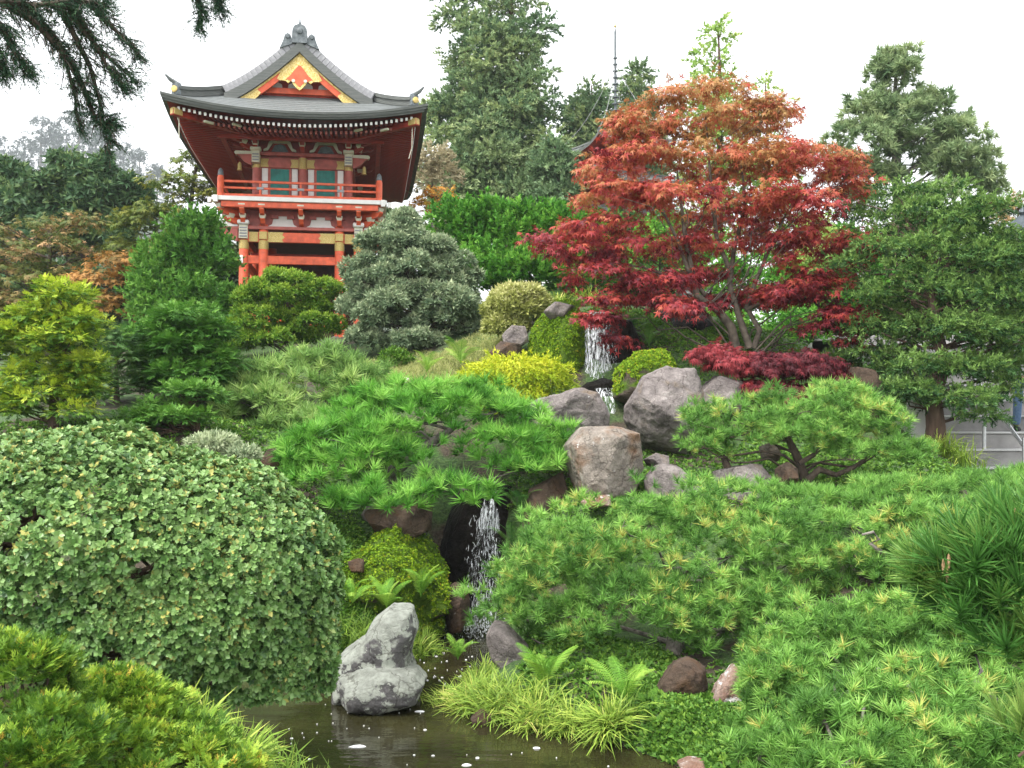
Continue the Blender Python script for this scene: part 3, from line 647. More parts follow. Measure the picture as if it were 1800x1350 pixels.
rock('rock_face', 'brown earth-stained rock right of the lower fall', [(930, 860), (990, 830), (1010, 900), (960, 960), (910, 960)], 12.6, .4, M['stone_brown'], 34, 5)
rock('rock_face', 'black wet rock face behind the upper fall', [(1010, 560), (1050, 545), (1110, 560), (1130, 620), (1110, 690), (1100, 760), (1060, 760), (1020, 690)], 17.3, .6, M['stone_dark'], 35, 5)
rock('boulder', 'mossy boulder on the left side of the upper fall', [(935, 575), (960, 535), (1000, 532), (1028, 560), (1030, 620), (1022, 690), (960, 690), (925, 650)], 17.2, .7, M['stone_moss2'], 36, 5)
rock('stone', 'bare grey stone capping the mossy boulder by the upper fall', [(955, 548), (975, 530), (1010, 538), (1008, 555), (970, 565)], 16.9, .25, M['stone'], 37, 5)
rock('boulder', 'domed mossy boulder on the right side of the upper fall', [(1078, 700), (1085, 650), (1120, 622), (1165, 618), (1200, 640), (1195, 690), (1140, 725)], 15.6, .6, M['stone_moss'], 38, 5, cuts=3)
rock('boulder', 'dark boulder behind the maple trunk', [(1120, 560), (1170, 535), (1240, 545), (1260, 600), (1230, 660), (1140, 640)], 18.2, .7, M['stone_dark'], 39, 5)
rock('stone', 'round grey stone in front of the variegated mound', [(882, 590), (900, 572), (925, 575), (932, 600), (905, 615), (885, 608)], 17.3, .3, M['stone'], 40, 5)
rock('stone', 'low brown stone below the round grey one', [(855, 625), (880, 600), (915, 605), (925, 630), (860, 635)], 16.9, .3, M['stone_brown'], 41, 5)
rock('stone', 'white and pink stone lying on the small lawn', [(680, 675), (695, 660), (715, 662), (730, 675), (700, 690)], 16.6, .18, M['stone_pale'], 42, 5)
rock('boulder', 'dark pointed boulder right of the purple maple', [(1475, 690), (1500, 645), (1530, 650), (1560, 700), (1545, 740), (1485, 735)], 15.4, .5, M['stone_brown'], 43, 5)
rock('stone', 'brown stone on bare soil left of the long-needled pine', [(455, 800), (480, 785), (495, 795), (492, 825), (462, 822)], 13.4, .2, M['stone_brown'], 44, 5)
rock('stone', 'dark little stone wet at the lip of the upper fall', [(1012, 695), (1030, 672), (1062, 664), (1096, 674), (1098, 725), (1030, 725)], 16.25, .35, M['stone_dark'], 45, 5)

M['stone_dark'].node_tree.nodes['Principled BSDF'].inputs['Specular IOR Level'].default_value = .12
# ------------------------------------------------------------------ falling water
def fallmat():
    m, nt, b = newmat('falling_water'); tp = node(nt, 'ShaderNodeBsdfTransparent'); mixs = node(nt, 'ShaderNodeMixShader'); mixs.inputs[0].default_value = .5; nt.links.new(tp.outputs[0], mixs.inputs[1]); nt.links.new(b.outputs[0], mixs.inputs[2]); nt.links.new(mixs.outputs[0], nt.nodes['Material Output'].inputs[0]); b.inputs['Base Color'].default_value = (.86, .89, .92, 1); b.inputs['Roughness'].default_value = .25
    b.inputs['Transmission Weight'].default_value = .12; b.inputs['IOR'].default_value = 1.33; return m
M['fall'] = fallmat()
def strands(px0, px1, py0, py1, Y0, Y1, n, wid, drop, spread=0.):
    """strands and drops of falling water between two lines"""
    V, F = [], []; off = 0
    for k in range(n):
        u = rng.random(); px = px0+(px1-px0)*u; s0 = rng.random()**drop; s1 = min(1, s0+rng.uniform(.05, .5)*(1 if drop < 1.5 else .13))
        m = 6; s = np.linspace(s0, s1, m); cx = px+np.cumsum(rng.normal(0, .5, m))+(u-.5)*spread*s
        pts = np.array([P(a, py0+(py1-py0)*b, Y0+(Y1-Y0)*math.sqrt(b)-.02) for a, b in zip(cx, s)])
        r_ = wid*rng.uniform(.4, 1.2)*np.sin(np.linspace(.25, 2.9, m))*rng.uniform(.6, 1.3, m); v, f = tube(pts, r_, 4, False)
        V.append(v); F.append(np.array(f)+off); off += len(v)
    return V, F, off
def drops(c, ext, n, r0, r1, off, el=2.):
    v0, f0 = ico(1); V, F = [], []
    for k in range(n):
        p = c+rng.normal(0, 1, 3)*ext; V.append(v0*[1, 1, rng.uniform(1, el)]*rng.uniform(r0, r1)+p); F.append(f0+off); off += len(v0)
    return V, F
def sheetmat(name, sx, sz, lo, hi, amax):
    """thin falling water: streaks of white, clear between"""
    m, nt, b = newmat(name); L = nt.links.new; b.inputs['Base Color'].default_value = (.84, .88, .92, 1); b.inputs['Roughness'].default_value = .2
    tc = node(nt, 'ShaderNodeTexCoord'); mp = node(nt, 'ShaderNodeMapping'); mp.inputs['Scale'].default_value = (sx, sx, sz); L(tc.outputs['Object'], mp.inputs[0])
    n = node(nt, 'ShaderNodeTexNoise'); n.inputs['Scale'].default_value = 1; n.inputs['Detail'].default_value = 5; n.inputs['Roughness'].default_value = .65; n.inputs['Distortion'].default_value = .5; L(mp.outputs[0], n.inputs[0])
    r = ramp(nt, [(lo, (0, 0, 0)), (hi, (amax,)*3)]); L(n.outputs[0], r.inputs[0]); tp = node(nt, 'ShaderNodeBsdfTransparent'); mx_ = node(nt, 'ShaderNodeMixShader'); L(r.outputs[0], mx_.inputs[0]); L(tp.outputs[0], mx_.inputs[1]); L(b.outputs[0], mx_.inputs[2]); L(mx_.outputs[0], nt.nodes['Material Output'].inputs[0])
    return m
M['sheet'] = sheetmat('falling_sheet', 34, 3.0, .46, .66, .85); M['spray'] = sheetmat('falling_spray', 60, 11, .54, .66, .8)
def fall_sheet(name, rows, mat, par, nu=14):
    """curved sheet through rows of (px0, px1, py, Y)"""
    b = np.array(par.location); mb = MB(); n = len(rows)-1; ph = rng.random()*6
    def fn(u, v):
        i = min(int(v*n), n-1); t = v*n-i; r0, r1 = np.array(rows[i], float), np.array(rows[i+1], float); r_ = r0+(r1-r0)*t
        p = P(r_[0]+(r_[1]-r_[0])*u, r_[2], r_[3]-.05*math.sin(math.pi*u)+.025*math.sin(9*u+ph+3*v))-b; return tuple(p)
    mb.grid(fn, nu, n*4); return mb.build(name, M[mat], par, True)
root = empty('waterfall', tuple(P(1060, 745, 16))); tag(root, 'upper waterfall dropping between two mossy boulders', 'waterfall'); b = np.array(root.location)
fall_sheet('water_sheet', [(1034, 1064, 548, 17.05), (1030, 1066, 556, 16.85), (1027, 1070, 600, 16.72), (1028, 1074, 650, 16.62), (1030, 1078, 674, 16.58)], 'sheet', root)
fall_sheet('water_sheet', [(1036, 1056, 549, 17.0), (1034, 1056, 558, 16.78), (1033, 1060, 610, 16.62), (1038, 1070, 672, 16.5)], 'sheet', root)
fall_sheet('water_spray', [(1050, 1078, 560, 16.8), (1056, 1084, 620, 16.7), (1058, 1086, 676, 16.6)], 'spray', root)
fall_sheet('water_runnel', [(1046, 1078, 682, 15.85), (1056, 1080, 700, 15.72), (1064, 1084, 745, 15.6)], 'sheet', root)
V, F = drops(P(1052, 672, 16.5)-b, np.array([.14, .08, .05]), 160, .004, .011, 0, 2.); s_ = link('splash', np_mesh('splash', np.concatenate(V), np.concatenate(F), True), M['fall'], root); s_['kind'] = 'stuff'
root = empty('waterfall', tuple(P(850, 1110, 12.2))); tag(root, 'lower waterfall breaking into drops in front of the black rock', 'waterfall'); b = np.array(root.location)
fall_sheet('water_sheet', [(856, 872, 846, 12.62), (850, 874, 880, 12.55), (838, 878, 930, 12.5)], 'sheet', root)
fall_sheet('water_spray', [(846, 878, 900, 12.52), (826, 880, 980, 12.45), (816, 880, 1060, 12.4), (812, 884, 1100, 12.36)], 'spray', root)
fall_sheet('water_spray', [(850, 876, 890, 12.46), (834, 872, 980, 12.36), (828, 874, 1095, 12.28)], 'spray', root)
V2, F2, o2 = strands(826, 872, 905, 1085, 12.4, 12.25, 110, .0045, 1.6, 44)
s_ = link('water_drops', np_mesh('w', np.concatenate(V2)-b, np.concatenate(F2), True), M['fall'], root); s_['kind'] = 'stuff'
V, F = drops(np.zeros(3)+[0, .02, .03], np.array([.2, .18, .05]), 420, .003, .009, 0, 2.2)
s_ = link('splash', np_mesh('splash', np.concatenate(V), np.concatenate(F), True), M['fall'], root); s_['kind'] = 'stuff'
# foam on the pond
M['foam'] = surf('foam', (.7, .7, .7), (.9, .9, .9), 60, .6, .2, 80)
def fleck(x, y, r, e, mb):
    n = 9; a0 = rng.random()*6; c = math.cos(a0*0); pts = []
    for k in range(n): a = 2*math.pi*k/n; q = r*rng.uniform(.8, 1.15); pts.append((x+q*math.cos(a)*e, y+q*math.sin(a)))
    mb.add([(p[0], p[1], .002) for p in pts]+[(x+(p[0]-x)*.7, y+(p[1]-y)*.7, .009) for p in pts]+[(x, y, .011)], [(k, (k+1) % n, n+(k+1) % n, n+k) for k in range(n)]+[(n+k, n+(k+1) % n, 2*n) for k in range(n)])
mb = MB()
for k in range(95):
    y = rng.uniform(6.6, 9.3); x = rng.uniform(-2.0, 1.0)+.2*rng.normal()
    if x > 1.1-(y-7.3)*1.05: continue
    fleck(x, y, .004+.013*rng.random()**5, rng.uniform(1, 1.6), mb)
for k in range(60): fleck(rng.uniform(-1.3, -.4), rng.uniform(9.6, 11.6), .004+.01*rng.random()**3, 1.4, mb)
f_ = mb.build('foam_flecks', M['foam'], None, True); tag(f_, 'tiny white foam flecks drifting on the pond', 'foam', kind='stuff')
for px, py, r_, e, lb in ((630, 1305, .035, 2.2, 'largest white foam patch on open pond water'), (820, 1337, .028, 1.5, 'white foam patch at the bottom edge of the pond'), (943, 1308, .02, 1.4, 'round foam patch below the bank grass'), (695, 1232, .06, 2.2, 'white foam patch against the right side of the lichen boulder'), (738, 1245, .03, 1.6, 'small foam patch in the narrow between boulder and grass')):
    Y = 2.6*FPX/(py-740); q = P(px, py, Y); mb = MB(); fleck(0, 0, r_, e, mb); tag(mb.build('foam_patch', M['foam'], None, True, (q[0], q[1], 0)), lb, 'foam', 'foam patches')
# ------------------------------------------------------------------ painted materials of the gate
def paint(name, c, rough=.5, wear=.28):
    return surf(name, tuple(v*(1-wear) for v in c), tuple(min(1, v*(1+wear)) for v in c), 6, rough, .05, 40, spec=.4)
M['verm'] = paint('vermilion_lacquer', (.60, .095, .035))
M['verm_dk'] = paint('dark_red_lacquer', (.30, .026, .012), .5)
M['rose'] = paint('faded_rose_lacquer', (.36, .085, .065), .5)
M['white'] = paint('white_plaster', (.72, .71, .68), .7, .06)
M['cream'] = paint('cream_paint', (.60, .58, .46), .6, .1)
M['teal'] = paint('teal_shutter_paint', (.012, .17, .14), .5)
M['inner_dk'] = paint('dark_recess_wood', (.075, .022, .014), .7)  # dark red-brown for the gate's inner wall and ceiling
M['roof'] = surf('copper_shingle', (.10, .11, .11), (.165, .18, .175), 9, .55, .3, 30, stretch=(1, 1, 6))
M['roof_edge'] = surf('weathered_bark_edge', (.075, .085, .08), (.145, .15, .14), 5, .8, .5, 30, stretch=(.6, .6, 14))
M['tile'] = surf('grey_verge_tile', (.2, .2, .21), (.32, .32, .33), 8, .6, .2, 30)
M['onig'] = surf('bronze_ridge_ornament', (.06, .075, .08), (.16, .18, .19), 10, .5, .4, 24)
m, nt, b_ = newmat('gilt_fitting')
n_ = node(nt, 'ShaderNodeTexVoronoi'); n_.inputs['Scale'].default_value = 22
r_ = ramp(nt, [(0, (.22, .13, .02)), (.35, (.5, .36, .09)), (.8, (.62, .5, .22))]); nt.links.new(n_.outputs[0], r_.inputs[0]); nt.links.new(r_.outputs[0], b_.inputs['Base Color'])
b_.inputs['Metallic'].default_value = .45; b_.inputs['Roughness'].default_value = .38
bp_ = node(nt, 'ShaderNodeBump'); bp_.inputs['Strength'].default_value = .5; bp_.inputs['Distance'].default_value = .02; nt.links.new(n_.outputs[0], bp_.inputs['Height']); nt.links.new(bp_.outputs[0], b_.inputs['Normal'])
M['gold'] = m

def rz_(a): return Matrix.Rotation(a, 3, 'Z')
def ry_(a): return Matrix.Rotation(a, 3, 'Y')
def rx_(a): return Matrix.Rotation(a, 3, 'X')
def bx(name, c, d, mat, par, rot=None, bev=.008):
    return MB().box(c, d, rot, bev).build(name, M[mat], par)
def share(name, me, par, loc, rz=0, rx=0, ry=0, sc=(1, 1, 1)):
    o = bpy.data.objects.new(name, me); C.objects.link(o); o.parent = par; o.location = loc; o.rotation_euler = (rx, ry, rz); o.scale = sc; return o
def mm_(mb, name, mat, smooth=False):
    me = mb.mesh(name, smooth); me.materials.append(M[mat]); 
    if smooth: me.set_sharp_from_angle(angle=R(40))
    return me
YAW = R(8.4)
gb = P(529, 600, 28.2); GZ = 4.91
gate = empty('temple_gate', (gb[0], gb[1], GZ), YAW)
tag(gate, 'red two-storey temple gate with curved grey roof and gilt fittings', 'temple gate')
W_, YF, YB, ZE = 3.39, -2.6, 8.2, 5.74
YC = (YF+YB)/2
def hroof(d): return .52*d+.03*d*d
def lift(d, al): return .36*(1-min(al/3.39, 1))**2.2*math.exp(-d/1.2)
def ztop(x, y):
    dx = W_-abs(x); dy = min(y-YF, YB-y); d = max(0, min(dx, dy)); return ZE+hroof(d)+lift(d, max(dx, dy))
VIN = 1.75
def skirt(side, off, shrink=0.0, nv=6, nu=30, v1=VIN, flat=None):
    """one slope of the lower roof as a curved sheet"""
    def fn(u, v):
        d = shrink+(v1-shrink)*v
        if side in 'fb':
            x = (W_-d)*(2*u-1); y = YF+d if side == 'f' else YB-d
        else:
            y = YF+d+(YB-YF-2*d)*u; x = -(W_-d) if side == 'l' else W_-d
        z = ztop(x, y) if flat is None else ZE+lift(0 if flat else d, max(W_-abs(x), min(y-YF, YB-y)))+flat*d
        return (x, y, z+off)
    return fn
# columns with gilt caps
colm = mm_(MB().lathe([(.15, 0), (.15, .06), (.132, .1), (.132, 3.2), (.11, 3.25)], 20), 'column', 'verm', True)
capm = mm_(MB().lathe([(.137, 2.54), (.142, 2.56), (.142, 2.76), (.137, 2.79)], 20), 'gilt_cap', 'gold', True)
for y in (0, 2.7, 5.4):
    for x in (-1.6, -1.06, 1.06, 1.6):
        c = share('column', colm, gate, (x, y, 0)); share('gilt_cap', capm, c, (0, 0, 0))
        MB().lathe([(.24, -.25), (.24, .05), (.2, .09)], 14).build('plinth_stone', M['stone'], c, True)
for y in (0, 5.4):
    bx('tie_beam', (0, y, 2.245), (3.62, .12, .23), 'verm', gate)
    bx('head_beam', (0, y, 2.89), (3.5, .14, .28), 'verm', gate)
    bx('cap_beam', (0, y, 3.14), (3.9, .3, .09), 'rose', gate)
for x in (-1.6, 1.6):
    bx('tie_beam', (x, 2.7, 2.245), (.12, 5.28, .225), 'verm', gate)
    bx('head_beam', (x, 2.7, 2.89), (.14, 5.26, .275), 'verm', gate)
    bx('cap_beam', (x*1.03, 2.7, 3.135), (.3, 5.1, .085), 'rose', gate)
bx('door_wall', (0, 3.4, 1.4), (3.1, .08, 2.5), 'inner_dk', gate)
bx('ceiling', (0, 2.7, 3.05), (3.1, 5.2, .05), 'inner_dk', gate)
bx('inner_beam', (0, 1.35, 2.55), (3.1, .12, .2), 'verm_dk', gate)
for s in (-1, 1):                 # gilt plates on the head beam, notched towards the middle
    MB().prism([(s*.94, 2.75), (s*.50, 2.75), (s*.54, 2.82), (s*.47, 2.89), (s*.54, 2.96), (s*.50, 3.03), (s*.94, 3.03)], -.085, -.072).build('gilt_plate', M['gold'], gate)
    bx('gilt_plate', (s*1.33, -.078, 2.89), (.24, .014, .275), 'gold', gate)
    bx('gilt_boss', (s*1.06, -.14, 2.92), (.22, .05, .22), 'gold', gate)
    # capital with carved white-topped noses on the outer columns
    k = bx('capital', (s*1.6, -.06, 3.02), (.24, .3, .4), 'cream', gate)
    MB().box((s*1.6, -.2, 3.27), (.32, .22, .12), None, .04).build('capital_top', M['white'], k)
    for q in range(4): bx('carved_band', (s*1.6, -.217, 2.88+q*.08), (.2, .02, .04), 'tile', k)
    MB().prism([(s*1.76, 3.24), (s*2.3, 3.24), (s*2.32, 3.16), (s*2.18, 3.0), (s*1.98, 2.82), (s*1.76, 2.74)], -.14, .02).build('carved_nose', M['rose'], gate)
    MB().prism([(s*1.76, 3.25), (s*2.32, 3.25), (s*2.36, 3.2), (s*2.33, 3.15), (s*1.76, 3.16)], -.16, .04).build('nose_cap', M['white'], gate)
bx('name_plaque', (-1.66, -.14, 2.24), (.11, .02, .22), 'white', gate)
bx('red_base_board', (.25, -.9, .32), (1.6, .1, .30), 'verm', gate)
for x in (-.6, 1.15): bx('red_base_post', (x, -.9, .3), (.14, .16, .7), 'verm', gate)
# bracket storey below the balcony
bx('frieze_wall', (0, .05, 3.42), (3.3, .1, .5), 'rose', gate)
for x in (-.53, .53):
    MB().prism([(x-.42, 3.2), (x+.42, 3.2), (x+.3, 3.27), (x+.24, 3.5), (x-.24, 3.5), (x-.3, 3.27)], -.02, -.012).build('white_panel', M['white'], gate)
def bracket(x, y, z, h, reach, rz, mats=('verm', 'cream')):
    """stepped bracket arm with bearing blocks, projecting towards -y"""
    mb = MB()
    prof = [(0, 0), (0, h*.42), (-reach*.55, h*.42), (-reach*.6, h*.3), (-reach*.45, h*.08), (-reach*.2, 0)]
    prof2 = [(0, h*.5), (0, h*.9), (-reach, h*.9), (-reach*1.04, h*.78), (-reach*.88, h*.56), (-reach*.6, h*.5)]
    for pr in (prof, prof2):
        n = len(pr); mb.add([(-.06, p[0], p[1]) for p in pr]+[(.06, p[0], p[1]) for p in pr], [tuple(range(n)), tuple(range(2*n-1, n-1, -1))]+[(i, i+n, (i+1) % n+n, (i+1) % n) for i in range(n)])
    me = mm_(mb, 'bracket_arm', mats[0]); par = share('bracket', me, gate, (x, y, z), rz)
    for yy, zz in ((-reach*.5, h*.46), (-reach*.92, h*.95)):
        q = MB(); q.add([(-.06, yy-.06, zz-.05), (.06, yy-.06, zz-.05), (.06, yy+.06, zz-.05), (-.06, yy+.06, zz-.05), (-.09, yy-.09, zz+.03), (.09, yy-.09, zz+.03), (.09, yy+.09, zz+.03), (-.09, yy+.09, zz+.03), (-.09, yy-.09, zz+.07), (.09, yy-.09, zz+.07), (.09, yy+.09, zz+.07), (-.09, yy+.09, zz+.07)],
              [(3, 2, 1, 0), (8, 9, 10, 11)]+[(a, (a+1) % 4, 4+(a+1) % 4, 4+a) for a in range(4)]+[(4+a, 4+(a+1) % 4, 8+(a+1) % 4, 8+a) for a in range(4)])
        q.build('bearing_block', M[mats[1]], par)
    return par
for x in (-1.6, -1.06, 0, 1.06, 1.6): bracket(x, -.02, 3.2, .46, .62, 0)
for s in (-1, 1):
    bracket(s*1.66, 0, 3.2, .46, .8, s*R(45))
    for y in (.7, 1.9, 3.1, 4.3, 5.4): bracket(s*1.66, y, 3.2, .46, .62, s*R(90))
for x in (-1.33, -.53, .53, 1.33):
    for q in (-1, 1): bx('cross_block', (x+q*.22, -.05, 3.47), (.2, .1, .1), 'rose', gate)
# balcony
bx('balcony_floor', (0, 2.7, 3.80), (4.6, 6.7, .08), 'verm', gate)
bx('edge_beam', (0, -.6, 3.68), (4.3, .16, .16), 'verm', gate)
for s in (-1, 1): bx('edge_beam', (s*2.08, 2.7, 3.68), (.16, 6.4, .155), 'verm', gate)
bx('white_edge', (0, -.70, 3.83), (4.78, .1, .12), 'white', gate)
for s in (-1, 1):
    bx('white_edge', (s*2.34, 2.7, 3.83), (.1, 6.68, .115), 'white', gate)
    bx('beam_end', (s*2.28, -.74, 3.80), (.12, .12, .19), 'white', gate); bx('beam_end', (s*2.46, -.6, 3.78), (.1, .14, .15), 'white', gate)
pm = mm_(MB().lathe([(.09, 0), (.09, .56), (.075, .58), (.075, .6)], 14), 'railing_post', 'verm', True)
fm = mm_(MB().lathe([(.08, .6), (.085, .63), (.07, .68), (.072, .72), (.05, .77), (.01, .81)], 14), 'finial', 'onig', True)
for x in (-2.17, 2.17):
    for y in (-.62, 6.0):
        o = share('railing_post', pm, gate, (x, y, 3.87)); share('finial', fm, o, (0, 0, 0))
for z, t in ((4.32, .055), (4.14, .05), (3.94, .06)):
    for y in (-.62, 6.0): bx('rail', (0, y, z), (4.5 if z > 4.3 else 4.3, t, t*1.2), 'verm', gate)
    for s in (-1, 1): bx('rail', (s*2.17, 2.69, z-.003), (t, 6.5, t*1.2), 'verm', gate)
for x in (-1.1, 0, 1.1):
    bx('rail_joint', (x, -.62, 4.14), (.2, .062, .075), 'tile', gate)
    bx('rail_strut', (x, -.62, 4.04), (.06, .045, .5), 'verm', gate)
# upper storey
bx('upper_wall', (0, 2.7, 4.7), (2.6, 4.7, 1.6), 'rose', gate)
for x in (-1.3, 0, 1.3):
    for y in (.28, 5.1):
        c = MB().lathe([(.115, 3.85), (.115, 5.3)], 16).build('upper_column', M['rose'], gate, True, (x, y, 0))
        MB().lathe([(.12, 4.93), (.125, 4.95), (.125, 5.22), (.12, 5.25)], 16).build('gilt_cap', M['gold'], c, True)
for s in (-1, 1):
    x = s*.65
    fr = bx('door_frame', (x, .32, 4.42), (.66, .07, 1.12), 'rose', gate)
    bx('shutter', (x, .285, 4.4), (.52, .03, 1.06), 'teal', fr)
    for k in range(6): bx('shutter_batten', (x-.22+k*.088, .266, 4.4), (.012, .012, 1.05), 'teal', fr, None, .002)
    for q in (-1, 1): bx('white_panel', (x+q*.42, .33, 4.42), (.17, .05, 1.1), 'white', gate)
    bx('lintel', (x, .27, 5.08), (1.2, .1, .26), 'rose', gate)
    for q in (-1, 1): MB().prism([(x+q*.53, 4.96), (x+q*.3, 4.96), (x+q*.34, 5.08), (x+q*.3, 5.2), (x+q*.53, 5.2)], .205, .215).build('gilt_plate', M['gold'], gate)
    # frog-leg strut above the lintel, in cream with a dark carving inside
    leg = [(x-.46, 5.42), (x-.34, 5.44), (x-.26, 5.56), (x-.2, 5.66), (x+.2, 5.66), (x+.26, 5.56), (x+.34, 5.44), (x+.46, 5.42), (x+.46, 5.47), (x+.36, 5.52), (x+.3, 5.7), (x+.22, 5.74), (x-.22, 5.74), (x-.3, 5.7), (x-.36, 5.52), (x-.46, 5.47)]
    MB().prism(leg, .2, .26).build('frog_leg_strut', M['cream'], gate)
    MB().prism([(x-.24, 5.42), (x+.24, 5.42), (x+.14, 5.6), (x, 5.64), (x-.14, 5.6)], .24, .27).build('carving', M['onig'], gate)
    k = bx('capital', (s*1.3, .12, 5.2), (.22, .3, .34), 'cream', gate)
    MB().box((s*1.3, 0, 5.41), (.3, .26, .1), None, .035).build('capital_top', M['cream'], k)
    for q in range(3): bx('carved_band', (s*1.3, -.037, 5.1+q*.08), (.18, .02, .04), 'tile', k)
    MB().prism([(s*1.42, 5.36), (s*1.85, 5.36), (s*1.87, 5.29), (s*1.75, 5.2), (s*1.62, 5.06), (s*1.42, 4.98)], .1, .24).build('carved_nose', M['rose'], gate)
    MB().prism([(s*1.42, 5.37), (s*1.87, 5.37), (s*1.91, 5.33), (s*1.88, 5.27), (s*1.42, 5.29)], .08, .26).build('nose_cap', M['cream'], gate)
bx('upper_beam', (0, .22, 5.33), (3.0, .2, .1), 'rose', gate)
for s in (-1, 1): bx('upper_beam', (s*1.36, 2.7, 5.33), (.2, 4.7, .095), 'rose', gate)
bx('bracket_wall', (0, 2.7, 5.66), (2.5, 4.8, .6), 'verm_dk', gate)
for x in (-1.3, 0, 1.3):
    bracket(x, .2, 5.38, .34, .62, 0, ('verm_dk', 'cream')); bracket(x, -.1, 5.52, .34, .75, 0, ('verm_dk', 'cream'))
for s in (-1, 1):
    bracket(s*1.3, .2, 5.40, .34, .95, s*R(45), ('verm_dk', 'cream')); bracket(s*1.55, -.05, 5.54, .34, 1.2, s*R(45), ('verm_dk', 'cream'))
    for y in (.3, 2.7, 5.1): bracket(s*1.3, y, 5.38, .34, .62, s*R(90), ('verm_dk', 'cream')); bracket(s*1.6, y, 5.52, .34, .75, s*R(90), ('verm_dk', 'cream'))
for y in (-.55, 5.95): bx('eave_purlin', (0, y, 5.60), (4.6, .13, .13), 'verm_dk', gate)
for s in (-1, 1): bx('eave_purlin', (s*2.15, 2.7, 5.60), (.13, 6.6, .125), 'verm_dk', gate)
for s in (-1, 1): bx('cloud_panel', (s*.65, -.42, 5.66), (.5, .03, .06), 'cream', gate)
# soffit, rafters
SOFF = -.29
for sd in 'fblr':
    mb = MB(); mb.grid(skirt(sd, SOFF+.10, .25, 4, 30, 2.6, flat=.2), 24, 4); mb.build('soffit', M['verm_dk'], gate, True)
def rafter(x, y, rz, ln, zoff, slope, al, end=None):
    z = ZE+SOFF+zoff+lift(0, al); o = share('rafter', raf_m, gate, (x, y, z), rz, slope, 0, (1, ln, 1)); share('rafter_end', end or rafe_m, o, (0, 0, 0), 0, 0, 0, (1, 1/ln, 1))
raf_m = mm_(MB().box((0, .5, 0), (.06, 1, .075)), 'rafter', 'verm_dk'); rafe_m = mm_(MB().box((0, -.008, 0), (.062, .016, .078)), 'rafter_end', 'white')
rafd_m = mm_(MB().box((0, -.008, 0), (.062, .016, .078)), 'rafter_end', 'rose')  # second-row ends in rose: eave shade on cream put into the colour
n = 46
for k in range(n):
    x = -3.0+6.0*k/(n-1); rafter(x, YF+.28, 0, 1.9 if abs(x) < 2.2 else max(.5, 3.3-abs(x)+.35), 0, R(9), W_-abs(x)-.25)
    if abs(x) < 2.62: rafter(x, YF+.8, 0, 1.3 if abs(x) < 2 else max(.4, 3.-abs(x)), -.02, R(10), max(.0, W_-abs(x)), rafd_m)
n = 62
for k in range(n):
    y = YF+.5+(YB-YF-1)*k/(n-1)
    for s in (-1, 1): rafter(s*(W_-.28), y, s*R(90), max(.5, min(1.9, y-YF-.1, YB-y-.1)), 0, R(9), min(y-YF, YB-y)-.1)
for s in (-1, 1):                 # hip rafters with gilt ends
    z = ZE+SOFF+lift(0, .2)-.02; a = R(45)*s
    MB().box((s*(W_-1.25), YF+1.25, z-.08), (.15, 2.9, .17), rz_(a), .01).build('hip_rafter', M['verm_dk'], gate)
    MB().box((s*(W_-.33), YF+.33, z-.06), (.18, .3, .2), rz_(a), .03).build('gilt_hip_end', M['gold'], gate)
    for q, hh in ((.8, .12), (1.5, .06)): MB().box((s*(W_-q-.3), YF+.42+q*.2, z-.22), (.08, .28, .06), rz_(a), .01).build('gilt_clip', M['cream'], gate)
    mb = MB(); mb.tube([(s*(W_-.36), YF+.5, z-.15), (s*(W_-.37), YF+.5, z-.7), (s*(W_-.45), YF+.5, z-1.0)], .012, 5); mb.build('hanging_cord', M['cream'], gate)
    MB().lathe([(.02, 0), (.05, -.05), (.06, -.2), (.075, -.24), (.02, -.25)], 10).build('wind_bell', M['gold'], gate, True, (s*1.75, .1, 5.05))
# lower roof: thick shingle edge in layers, then the slopes
for sd in 'fblr':
    mb = MB()
    rings = [(.12, -.21), (.06, -.195), (.05, -.135), (.015, -.13), (.005, -.065), (-.02, -.06), (-.03, 0)]
    def ring(j, sd=sd):
        d, o = rings[j]; return [skirt(sd, o, d, v1=d)(u/40, 0) for u in range(41)]
    vs = [p for j in range(len(rings)) for p in ring(j)]
    mb.add(vs, [(j*41+i, j*41+i+1, (j+1)*41+i+1, (j+1)*41+i) for j in range(len(rings)-1) for i in range(40)])
    mb.build('eave_edge', M['roof_edge'], gate)
    mb = MB(); mb.grid(skirt(sd, 0, -.03), 40, 8)
    # shingle courses as shallow steps
    mb.build('roof_slope', M['roof'], gate, True)
    mb = MB(); mb.grid(skirt(sd, -.21, .12, v1=.5), 30, 2); mb.build('eave_board', M['verm_dk'], gate, True)
for sd in 'flr':
    for k in range(1, 8):
        d = .2*k; mb = MB()
        lo = [skirt(sd, .004, d, v1=d)(u/30, 0) for u in range(31)]; hi = [skirt(sd, .012, d, v1=d)(u/30, 0) for u in range(31)]; bk = [skirt(sd, .004, d+.17, v1=d+.17)(u/30, 0) for u in range(31)]
        mb.add(lo+hi+bk, [(i, i+1, 32+i, 31+i) for i in range(30)]+[(31+i, 32+i, 63+i, 62+i) for i in range(30)]); mb.build('shingle_course', M['roof'], gate)
